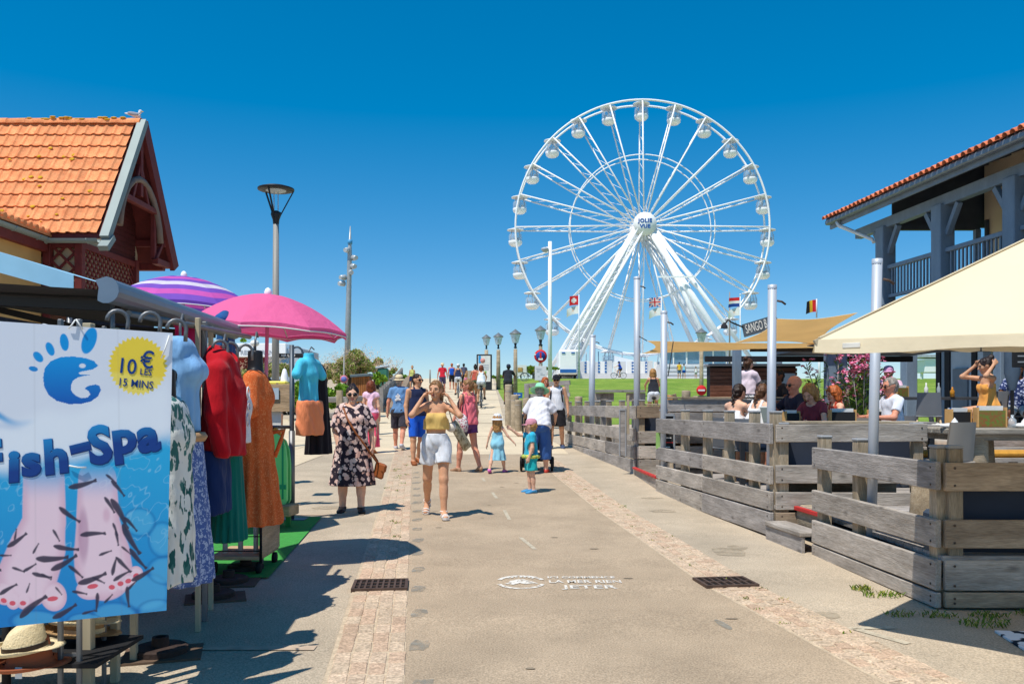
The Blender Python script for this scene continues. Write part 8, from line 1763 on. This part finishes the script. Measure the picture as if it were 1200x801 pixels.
# 4 woman in pink skirt
p = Person(spot(435, 19.6), R_(172), 'woman with auburn hair in pale pink blouse and long coral pink skirt seen from behind', 1.66, True, 1.0, skin='light', h=.012, legs=((-8, 2, 10), (10, 2, 5)), arms=A_DOWN)
p.top(cloth('pale_pink', C(244, 200, 222), bump=.6), .96, .18, .016, .012, armwide=.02, name='blouse', fold=.006); p.skirt(cloth('coral_pink', C(242, 92, 122)), 1.0, .16, .125, .25, 'long_skirt', (12, .028), sway=(.08, 0)); p.hair('auburn', 'bob'); p.shoes(tanl)
# 5 man in navy vest
p = Person(spot(489, 16.9), R_(28), 'man with sunglasses in navy vest and bright blue shorts behind the woman in white shorts', 1.80, False, 1.0, skin='tan', h=.011, legs=((8, 2, 6), (-10, 2, 14)), arms=A_DOWN, hyaw=24)
p.tank(cloth('navy_vest', C(40, 48, 78)), .92, 1.42, name='vest'); p.pants(cloth('royal_blue', C(36, 98, 214)), .85, .98, .014, .012); p.hair('dark', 'crop'); p.sunglasses(); p.shoes(tanl)
# 6 woman in coral vest
p = Person(spot(548, 15.6), R_(-140), 'woman in coral pink vest and purple shorts looking left with a patterned tote', 1.70, True, 1.02, skin='red', h=.0105, legs=((-8, 3, 14), (11, 3, 5)), arms=(((-.25, -.05, -1), (-.1, -.2, -1)), ((.3, -.1, -1), (.35, -.2, -.95))), hyaw=52)
p.tank(cloth('coral_vest', C(246, 120, 130)), .88, 1.40, .014, .024, name='vest', fold=.005); p.pants(cloth('plum_shorts', C(104, 60, 118)), .38, .98, .016, .03); p.hair('darkblond', 'pony'); p.sunglasses(); p.shoes(mat('tan_sandal', C(170, 132, 104), rough=.7))
m = MB(); m.ell((.27, .18, .86), (.10, .15, .21), None, 12, 0); m.ell((.27, .18, .70), (.098, .145, .07), None, 10, 1); m.tube([(.13, .03, 1.42), (.2, .14, 1.25), (.26, .16, 1.02)], .012, 6, 1); m.tube([(.13, .0, 1.42), (.24, .02, 1.25), (.27, .1, 1.0)], .012, 6, 1)
p.held(m, 'tote_bag', [pattern('tote_print', C(226, 220, 216), C(40, 40, 46), 34, .42, mix2=C(210, 60, 100)), cloth('tote_base', C(58, 44, 48))], 'black white and pink patterned tote bag of the woman in coral vest', 'bag')
# 7 girl
p = Person(spot(583, 15.4), R_(165), 'little girl in pale blue dress and white sun hat striding away', 1.12, True, .92, .85, 'light', h=.009, legs=((18, 6, 6), (-20, 6, 10)), arms=(((-.55, -.05, -.85), (-.55, -.15, -.6)), ((.35, .12, -1), (.28, -.05, -1))))
p.skirt(cloth('pale_blue', C(146, 206, 226)), 1.02, .42, .13, .23, 'blue_dress', (9, .016), bodice=1.26, e=.014); p.hair('blond', 'long'); p.cap(cloth('white_cotton', C(226, 228, 232)), False, 'sun_hat', True); p.shoes(mat('pink_clog', C(214, 108, 178), rough=.5))
# 8 boy
p = Person(spot(622, 12.75), R_(-82), 'little boy in turquoise t-shirt, aqua shorts and pink cap standing sideways', 1.14, False, .95, .85, 'light', h=.0085, legs=((2, 2, 4), (-3, 2, 2)), arms=(((-.25, -.75, .05), (.1, -.75, .55)), ((.2, -.05, -1), (.05, -.35, -1))), hyaw=-35)
p.top(cloth('turquoise_shirt', C(52, 176, 206)), .88, .5, name='t_shirt'); p.pants(cloth('aqua_shorts', C(40, 186, 190)), .72, .98, .018, .03); p.hair('blond', 'short'); p.cap(cloth('dusty_pink', C(206, 142, 156))); p.shoes(mat('blue_trainer', C(60, 140, 190), rough=.6), whm, .012)
m = MB(); m.tube([(.13*math.cos(t), .115*math.sin(t), .545) for t in np.linspace(0, 6.28, 20)[:-1]], .03, 7, closed=True); p.held(m, 'tied_cloth', [pattern('yellow_print', C(214, 206, 96), C(80, 170, 110), 30, .4)], 'yellow green cloth knotted round the waist of the boy', 'cloth')
# 9 older woman with green hat and her pushchair
p = Person(spot(631, 15.3), R_(172), 'older woman in wide mint green hat, white top and blue trousers pushing a pushchair', 1.64, True, 1.22, skin='light', h=.0105, legs=((14, 3, 10), (-12, 3, 22)), arms=(((-.5, -.25, -.8), (.1, -.75, -.45)), ((.5, -.25, -.8), (-.1, -.75, -.45))), lean=22, hpitch=-8)
p.top(cloth('white_blouse', C(232, 230, 234)), .86, .75, .022, .02, armwide=.03, name='white_top', fold=.006); p.pants(cloth('jeans_blue', C(62, 100, 164)), 1.45, .98, .02, .03, 'trousers'); p.hair('grey', 'short'); p.hat(cloth('mint_hat', C(150, 226, 180)), .2, .105, .12, 1.63, 10, 'mint_hat', None, .02); p.shoes(mat('red_sandal', C(206, 70, 56), rough=.6))
def pushchair(c, rz, label):
    t = thing('pushchair', label, 'pushchair', c, rz); fr = MB()
    for sx in (-1, 1):
        fr.tube([(sx*.25, .42, 1.0), (sx*.26, .2, .72), (sx*.25, -.38, .16)], .014, 6); fr.tube([(sx*.25, .36, .14), (sx*.26, .0, .5), (sx*.25, -.2, .62)], .014, 6); fr.tube([(sx*.25, .42, 1.0), (sx*.24, .5, 1.03)], .02, 6)
    fr.tube([(-.25, -.3, .25), (.25, -.3, .25)], .012, 6).tube([(-.25, .34, .2), (.25, .34, .2)], .012, 6); fr.build('frame', metald, t, local=True)
    s_ = MB(); s_.box((0, .06, .42), (.42, .36, .05), Matrix.Rotation(R_(-8), 3, 'X'), bev=.02); s_.box((0, .28, .62), (.42, .05, .46), Matrix.Rotation(R_(-18), 3, 'X'), bev=.02); s_.build('seat', cloth('charcoal_fabric', C(44, 46, 52)), t, local=True)
    MB().sheet([[Vector((x, .1+.28*math.cos(a), .8+.26*math.sin(a))) for x in (-.23, 0, .23)] for a in np.linspace(0, 2.4, 7)]).build('hood', MATS['charcoal_fabric'], t, local=True)
    for sx in (-1, 1):
        for y, r in ((.36, .135), (-.38, .11)):
            w = MB().lathe([(r-.028, -.022), (r, -.018), (r, .018), (r-.028, .022)], (sx*.28, y, r), 20, 0, Matrix.Rotation(R_(90), 3, 'Y')).build('wheel', blk, t, local=True)
            h_ = MB().lathe([(.001, -.012), (.03, -.012), (.03, .012), (.001, .012)], (sx*.28, y, r), 10, 0, Matrix.Rotation(R_(90), 3, 'Y'))
            for q in range(6): a = q*1.047; h_.tube([(sx*.28, y, r), (sx*.28, y+(r-.03)*math.cos(a), r+(r-.03)*math.sin(a))], .008, 4)
            h_.build('hub', greyw, w, local=True)
    bsk = MB(); bsk.box((0, .05, .24), (.4, .5, .14), None, 0, bev=.03); bsk.build('basket', MATS['charcoal_fabric'], t, local=True)
pushchair(spot(631, 15.95)+Vector((-.02, 0, 0)), R_(176), 'black framed pushchair in front of the woman with the green hat')
# 10 man with black cap
p = Person(spot(652, 20.8), R_(-6), 'man in black cap, white vest and black shorts with backpack straps walking to the viewer', 1.80, False, 1.02, skin='tan', h=.012, legs=((8, 3, 5), (-6, 4, 12)), arms=(((-.22, .04, -1), (-.1, -.16, -1)), ((.26, .04, -1), (.1, -.2, -1))))
p.tank(cloth('white_vest', C(228, 228, 232)), .90, 1.42, name='vest'); p.pants(cloth('black_shorts', C(46, 44, 48)), .8, .98, .022, .045); p.cap(cloth('black_cap', C(36, 36, 44))); p.hair('dark', 'crop'); p.shoes(mat('navy_trainer', C(60, 76, 106), rough=.6), whm, .012); p.sunglasses()
m = MB(); m.box((0, .21, 1.22), (.3, .15, .44), None, 0, bev=.05)
for sx in (-1, 1): m.tube([(sx*.11, .14, 1.42), (sx*.115, .02, 1.475), (sx*.125, -.11, 1.38), (sx*.15, -.13, 1.2), (sx*.165, .02, 1.06), (sx*.13, .15, 1.02)], .017, 6)
p.held(m, 'backpack', [cloth('black_nylon', C(36, 38, 44))], 'black backpack worn by the man in the white vest', 'backpack')
# 11 man by the stall, orange haired person behind the bollards
p = Person(spot(312, 13.6), R_(188), 'dark haired man in white shirt behind the plywood display', 1.74, False, 1.0, skin='tan', h=.014, arms=A_DOWN); p.top(cloth('white_shirt', C(224, 230, 238)), .86, .7); p.pants(cloth('stone_trousers', C(150, 140, 126)), 1.9, .98, name='trousers'); p.hair('dark', 'short'); p.shoes(blk)
p = Person(spot(639, 24.0), R_(20), 'red haired person in orange top half hidden behind the green hat', 1.66, True, 1.0, skin='red', h=.014); p.top(cloth('burnt_orange', C(206, 90, 60)), .9, .4); p.pants(cloth('stone_trousers', C(150, 140, 126)), 1.6, .98, name='trousers'); p.hair('ginger', 'curly'); p.shoes(tanl)
# far walkers on the path
FG = 'walkers far up the path'
p = Person(spot(483, 56), R_(0), 'distant woman in lime top and navy shorts alone on the crest of the path', 1.68, True, skin='tan', h=.022, legs=((8, 2, 6), (-8, 2, 10)), group=FG); p.tank(cloth('lime_top', C(206, 206, 120)), .98, 1.42, name='top'); p.pants(cloth('navy_cotton', C(32, 52, 98)), .5, .99, wide=.04); p.hair('blond', 'bun'); p.shoes(whm)
p = Person(spot(518.5, 54), R_(180), 'distant man in red t-shirt and pale hat walking up the path', 1.84, False, 1.08, skin='red', h=.022, legs=((10, 2, 6), (-8, 2, 10)), arms=(((-.3, 0, -1), (-.12, -.1, -1)), ((.3, 0, -1), (.12, -.1, -1))), group=FG); p.top(cloth('red_shirt', C(214, 44, 62)), .9, .5); p.pants(cloth('plum_grey', C(90, 80, 110)), .85, .98, wide=.03); p.hat(straw, .15, .105, .1, 1.64, 0); p.shoes(tanl)
p = Person(spot(529.5, 58), R_(184), 'distant ginger haired person with a blue backpack on the path', 1.78, False, 1.0, skin='red', h=.022, legs=((8, 2, 6), (-8, 2, 8)), group=FG); p.top(cloth('peach_top', C(226, 160, 140)), .95, .3); p.pants(cloth('black_shorts', C(46, 44, 48)), .9, .98); p.hair('ginger', 'short'); m = MB(); m.box((0, .22, 1.2), (.32, .2, .48), None, 0, bev=.08); p.held(m, 'backpack', [cloth('cobalt_nylon', C(34, 90, 196))], 'blue backpack on the ginger haired walker', 'backpack')
p = Person(spot(543.5, 59), R_(178), 'distant dark haired person in grey top beside the cyclist in white cap', 1.74, False, 1.0, skin='tan', h=.022, group=FG); p.top(cloth('slate_top', C(88, 90, 110)), .92, .5); p.pants(cloth('black_shorts', C(46, 44, 48)), 1.7, .98, name='trousers'); p.hair('black', 'short')
p = Person(spot(546, 57), R_(180), 'distant child in pink beside the cyclist in white cap', 1.15, True, .95, .7, 'light', h=.022, group=FG); p.skirt(cloth('bright_pink', C(226, 110, 170)), 1.0, .55, .13, .2, 'pink_dress', bodice=1.3); p.hair('blond', 'bob')
# ---------------- bicycles and their riders
def bicycle(label, c, rz, col, detail=True, basket=False, group='ridden bicycles'):
    t = thing('bicycle', label, 'bicycle', c, rz, group); fm = mat('bike_%d_%d_%d' % tuple(int(x*99) for x in col), col, rough=.35, metal=.2, spec=.5); f = MB(); r = .335
    BB, ST, HT, HB, RH, FH = (0, .05, .3), (0, .22, .82), (0, -.38, .88), (0, -.42, .68), (0, .52, r), (0, -.53, r)
    for a, b, w in ((BB, ST, .017), (ST, HT, .016), (BB, HB, .02), (HT, HB, .02)): f.tube([a, b], w, 6)
    for sx in (-.05, .05):
        f.tube([(sx*.5, .05, .3), (sx, RH[1], r)], .01, 5); f.tube([(sx*.4, .21, .78), (sx, RH[1], r)], .009, 5); f.tube([(sx, -.43, .66), (sx, FH[1], r)], .011, 5)
    f.build('frame', fm, t, local=True)
    MB().tube([(-.3, -.28, 1.04), (-.2, -.4, 1.02), (0, -.42, 1.0), (.2, -.4, 1.02), (.3, -.28, 1.04)], .012, 6).tube([(0, -.38, .86), (0, -.42, 1.0)], .014, 6).build('handlebar', metald, t, local=True)
    MB().ell((0, .27, .93), (.075, .14, .035), None, 8).tube([(0, .22, .8), (0, .26, .92)], .013, 6).build('saddle', blk, t, local=True)
    for y in (RH[1], FH[1]):
        wr_ = bpy.data.objects.new('wheel', None); COL.objects.link(wr_); wr_.parent = t; wr_.location = (0, y, r)
        MB().tube([(0, r*.96*math.cos(a), r*.96*math.sin(a)) for a in np.linspace(0, 6.283, 25)[:-1]], .02, 6, closed=True).build('tyre', blk, wr_, local=True)
        MB().tube([(0, r*.9*math.cos(a), r*.9*math.sin(a)) for a in np.linspace(0, 6.283, 25)[:-1]], .011, 5, closed=True).build('rim', greyw, wr_, local=True)
        s_ = MB()
        for q in range(14): a = 2*math.pi*q/14; s_.tube([(.02*(-1)**q, .02*math.cos(a+1), .02*math.sin(a+1)), (0, r*.9*math.cos(a), r*.9*math.sin(a))], .003, 3, cap=False)
        s_.tube([(-.05, 0, 0), (.05, 0, 0)], .022, 8); s_.build('spokes', greyw, wr_, local=True)
        MB().tube([(0, (r+.03)*math.cos(a), (r+.03)*math.sin(a)) for a in np.linspace(.2, 2.9, 9)], .014, 5).build('mudguard', fm, wr_, local=True)
    pd = MB(); pd.tube([(-.07, .05, .3), (.07, .05, .3)], .012, 6)
    for sx in (-1, 1): pd.tube([(sx*.08, .05, .3), (sx*.09, .05-.12*sx, .3-.11*sx)], .01, 5).box((sx*.13, .05-.12*sx, .3-.11*sx), (.09, .07, .02))
    pd.lathe([(.07, -.004), (.09, 0), (.07, .004)], (.06, .05, .3), 14, 0, Matrix.Rotation(R_(90), 3, 'Y')); pd.build('pedals', metald, t, local=True)
    if basket: MB().box((0, .56, .78), (.3, .34, .2), bev=.02).build('rear_basket', basket, t, local=True)
    return t
def rider(label, x, Y, rz, H, fem, skin, top, topkind, shorts, hairs, cap=None, bike=None, bl='', w=1.0, h=.018, hyaw=0, basket=False, gz=None, legw=.5):
    c = spot(x, Y) if gz is None else spot(x, Y, gz); bicycle(bl, c, rz, bike, basket=basket)
    d = Matrix.Rotation(rz, 3, 'Z') @ Vector((0, .24, 0))
    p = Person(c+d, rz, label, H, fem, w, skin=skin, h=h, seat=.97, legs=((62, 5, 66), (22, 5, 30)), arms=A_BIKE, lean=20, hpitch=-14, hyaw=hyaw, group='riders on bicycles')
    (p.top if topkind == 'tee' else p.tank)(top, .92); p.pants(shorts, legw, .99, .014, .02); p.hair(*hairs)
    if cap: p.cap(cap)
    p.shoes(blk); return p
rider('cyclist in navy vest, white shorts and white cap riding up the path', 537, 46, R_(182), 1.72, True, 'tan', cloth('navy_vest', C(40, 48, 78)), 'tank', cloth('white_cotton', C(226, 228, 232)), ('grey', 'short'), cloth('white_cap', C(230, 232, 236)), C(60, 90, 120), 'dark blue bicycle under the cyclist in white cap')
rider('cyclist in rust coloured vest riding on the left of the pair', 557, 39.5, R_(184), 1.72, True, 'red', cloth('rust_vest', C(176, 82, 66)), 'tank', cloth('olive_shorts', C(90, 96, 70)), ('dark', 'bun'), None, C(50, 50, 56), 'dark bicycle with green pannier left of the pair', basket=cloth('olive_pannier', C(110, 126, 84)))
rider('cyclist in white top riding on the right of the pair', 564, 37, R_(180), 1.72, True, 'tan', cloth('white_shirt', C(224, 230, 238)), 'tank', cloth('grey_shorts', C(176, 180, 178)), ('auburn', 'bob'), None, C(70, 76, 84), 'dark grey bicycle under the cyclist in white top')
rider('cyclist in black t-shirt and dark helmet at the lawn edge', 596, 37.5, R_(172), 1.80, False, 'dark', cloth('black_tee', C(44, 46, 54)), 'tee', cloth('black_shorts', C(46, 44, 48)), ('black', 'crop'), cloth('helmet_dark', C(52, 62, 80)), C(46, 46, 50), 'black bicycle under the cyclist with dark helmet')
rider('rider in bright blue jersey passing left in front of the wheel platform', 725, 93, R_(-90), 1.8, False, 'tan', cloth('jersey_blue', C(30, 84, 200)), 'tee', cloth('black_shorts', C(46, 44, 48)), ('dark', 'crop'), cloth('helmet_blue', C(40, 70, 130)), C(170, 176, 184), 'silver bicycle in front of the wheel platform', h=.03)
rider('blond rider in black vest and white shorts beyond the middle terrace', 765, 26.5, R_(178), 1.70, True, 'tan', cloth('black_vest', C(44, 46, 52)), 'tank', cloth('white_cotton', C(226, 228, 232)), ('light', 'curly'), None, C(60, 60, 64), 'bicycle under the blond rider in black vest')
for i, (x, Y, rz, lab) in enumerate(((607, 69, 95, 'left of two parked bicycles below the white poster stand'), (621, 71, 80, 'right of two parked bicycles below the white poster stand'))): bicycle(lab, spot(x, Y), R_(rz), C(60, 60, 66), group='parked bicycles')
# by the wheel
WG = 'visitors in front of the wheel'
p = Person(spot(796, 94), R_(180), 'distant visitor in yellow t-shirt and dark cap before the ticket booth', 1.82, False, 1.05, skin='tan', h=.03, group=WG); p.top(cloth('yellow_tee', C(238, 190, 60)), .9, .5); p.pants(cloth('denim_shorts', C(106, 126, 160)), .8, .98); p.hair('black', 'short')
p = Person(spot(801.5, 94.3), R_(170), 'distant visitor in pale top and blue shorts beside the yellow t-shirt', 1.66, True, 1.0, skin='tan', h=.03, group=WG); p.tank(cloth('pale_blue', C(146, 206, 226)), .95, 1.42); p.pants(cloth('royal_blue', C(36, 98, 214)), .5, .98); p.hair('dark', 'bun')
p = Person(spot(815.5, 93), R_(150), 'distant small visitor in white standing right of the couple by the booth', 1.35, True, .95, .4, skin='tan', h=.03, group=WG); p.tank(cloth('white_vest', C(228, 228, 232)), .95, 1.42); p.pants(cloth('grey_shorts', C(176, 180, 178)), .5, .98); p.hair('blond', 'bun')
# ---------------- guests on the terrace
TG = 'guests on the terrace'; SIT = ((82, 6, 84), (80, 6, 78))
def stool(c, rz, label): chair(label, c, rz, shelld, legw)
def guest(label, x, Y, z, rz, H, fem, skin, hairs, lean=8, arms=A_TABLE, hyaw=0, hpitch=0, w=1.0, h=.0125, legs=SIT, curl=.6, seatlab=None):
    c = spot(x, Y, z); 
    if seatlab: chair(seatlab, c, R_(rz), shelld, legw)
    return Person(c, R_(rz), label, H, fem, w, skin=skin, h=h, seat=.475, legs=legs, arms=arms, lean=lean, hyaw=hyaw, hpitch=hpitch, group=TG, curl=curl)
p = guest('woman with long braid and bare shoulders leaning over the table, nearer of the two', 881, 11.2, DZ, 118, 1.70, True, 'light', 0, 22, hpitch=8, seatlab='chair under the nearer braided woman') if 0 else guest('woman with brown braid in white strap top, nearer of two leaning over the table', 880, 11.3, DZ, 128, 1.70, True, 'light', None, 22, hpitch=6, seatlab='chair under the nearer braided woman')
p.tank(cloth('white_strap_top', C(236, 234, 234)), .93, 1.33, straps=True, name='top'); p.pants(cloth('denim_shorts', C(106, 126, 160)), .6, .98); p.hair('brown', 'braid'); p.shoes(whs)
p = guest('woman with dark braid in white strap top, farther of two leaning over the table', 856, 12.0, DZ, 132, 1.70, True, 'light', None, 18, hpitch=4, seatlab='chair under the farther braided woman'); p.tank(cloth('white_strap_top', C(236, 234, 234)), .93, 1.30, straps=False, name='top'); p.pants(cloth('black_shorts', C(46, 44, 48)), .6, .98); p.hair('dark', 'braid'); p.shoes(whs)
p = guest('dark haired woman in yellow top facing the braided women', 904, 12.9, DZ+.04, -62, 1.70, True, 'dark', None, 12, hpitch=6, seatlab='chair under the woman in yellow top'); p.tank(cloth('amber_top', C(226, 150, 40)), .93, 1.40); p.pants(cloth('black_shorts', C(46, 44, 48)), .7, .98); p.hair('black', 'curly')
p = guest('bald man with sunglasses in navy t-shirt eating at the terrace table', 936, 12.1, DZ+.02, -72, 1.84, False, 'red', None, 6, arms=(((-.25, -.65, -.6), (.3, -.1, .95)), ((.3, -.5, -.8), (-.3, -.85, .1))), seatlab='chair under the bald man', w=1.1); p.top(cloth('dark_navy', C(44, 48, 66)), .92, .6); p.pants(cloth('stone_trousers', C(150, 140, 126)), .8, .98); p.sunglasses(); p.shoes(blk)
p = guest('blond woman with straight bob bending over her plate', 958, 11.5, DZ, -48, 1.66, True, 'light', None, 16, hpitch=14, seatlab='chair under the blond woman'); p.top(cloth('wine_top', C(130, 60, 72)), .92, .4); p.pants(cloth('denim_shorts', C(106, 126, 160)), .8, .98); p.hair('light', 'bob')
p = guest('woman with short auburn hair in red vest, turned to the left', 985, 13.0, DZ, -80, 1.64, True, 'light', None, 10, hpitch=4, seatlab='chair under the woman in red vest'); p.tank(cloth('red_vest', C(190, 74, 54)), .92, 1.40); p.pants(cloth('stone_trousers', C(150, 140, 126)), .8, .98); p.hair('ginger', 'bob')
p = guest('man with grey hair and white t-shirt sitting sideways beside the oleander', 1047, 12.4, DZ+.02, -82, 1.80, False, 'red', None, 4, seatlab='chair under the man in white t-shirt', w=1.05); p.top(cloth('white_tee', C(222, 226, 236)), .9, .6); p.pants(cloth('stone_trousers', C(150, 140, 126)), .8, .98); p.hair('grey', 'crop'); p.sunglasses()
p = guest('black haired guest with a bright orange cup behind the bald man', 914, 14.6, DZ+.25, -60, 1.78, False, 'dark', None, 4, seatlab='chair under the black haired guest', h=.014); p.top(cloth('black_tee', C(44, 46, 54)), .92, .5); p.pants(cloth('black_shorts', C(46, 44, 48)), .8, .98); p.hair('black', 'short')
o = MB().lathe([(.001, 0), (.03, 0), (.042, .12), (.001, .12)], at(905.5, 455, 14.3), 10).build('cup', mat('orange_plastic', C(240, 90, 40), rough=.4)); tag(o, 'bright orange cup at the mouth of the black haired guest', 'cup')
p = guest('guest in pink cap seated behind the oleander under the house', 1042, 16.2, .86, -40, 1.72, False, 'tan', None, 4, seatlab='chair under the guest in pink cap', h=.015); p.top(cloth('pale_pink', C(244, 200, 222)), .92, .5); p.pants(cloth('black_shorts', C(46, 44, 48)), .8, .98); p.hair('dark', 'short'); p.cap(cloth('pink_cap', C(216, 160, 196)))
p = guest('dark haired guest half hidden between oleander and pole', 1013, 16.5, .86, 20, 1.70, True, 'tan', None, 4, seatlab='chair under the half hidden guest', h=.015); p.top(cloth('black_tee', C(44, 46, 54)), .92, .5); p.pants(cloth('black_shorts', C(46, 44, 48)), .8, .98); p.hair('black', 'bun')
p = guest('woman in sleeveless orange dress holding her hair with both hands', 1158, 13.55, .86, -88, 1.74, True, 'tan', None, 2, arms=(((-.35, -.8, .12), (.35, .55, .6)), ((.55, -.7, .1), (-.25, .6, .62))), hyaw=-12, hpitch=10, h=.0115, legs=((86, 6, 50), (84, 6, 60)))
p.skirt(cloth('apricot_cloth', C(244, 170, 84)), 1.02, .78, .125, .2, 'orange_dress', (8, .012), bodice=1.30, e=.016); p.hair('dark', 'bun'); p.shoes(tanl)
p = guest('guest in blue floral shirt seated at the right edge beyond the pillar', 1193, 15.5, .86, -30, 1.78, False, 'dark', None, 6, seatlab='chair under the guest in blue floral shirt', h=.015); p.top(pattern('blue_floral', C(48, 60, 104), C(190, 196, 220), 22, .4), .9, .7); p.pants(cloth('grey_shorts', C(176, 180, 178)), .9, .98); p.hair('black', 'short'); p.shoes(whm)
p = Person(spot(877, 16.6, .76), R_(150), 'woman with hair bun in pale pink t-shirt and patterned shorts standing at the bar', 1.66, True, .98, skin='light', h=.0125, arms=(((-.3, -.3, -.9), (.3, -.7, .55)), ((.3, -.4, -.85), (-.2, -.7, .6))), hyaw=-20, group=TG)
p.top(cloth('dusty_rose_tee', C(232, 212, 220)), .99, .6, name='t_shirt'); p.pants(pattern('zigzag_print', C(224, 222, 222), C(40, 44, 60), 26, .42), .5, 1.0, wide=.04); p.hair('brown', 'bun'); p.shoes(whm)
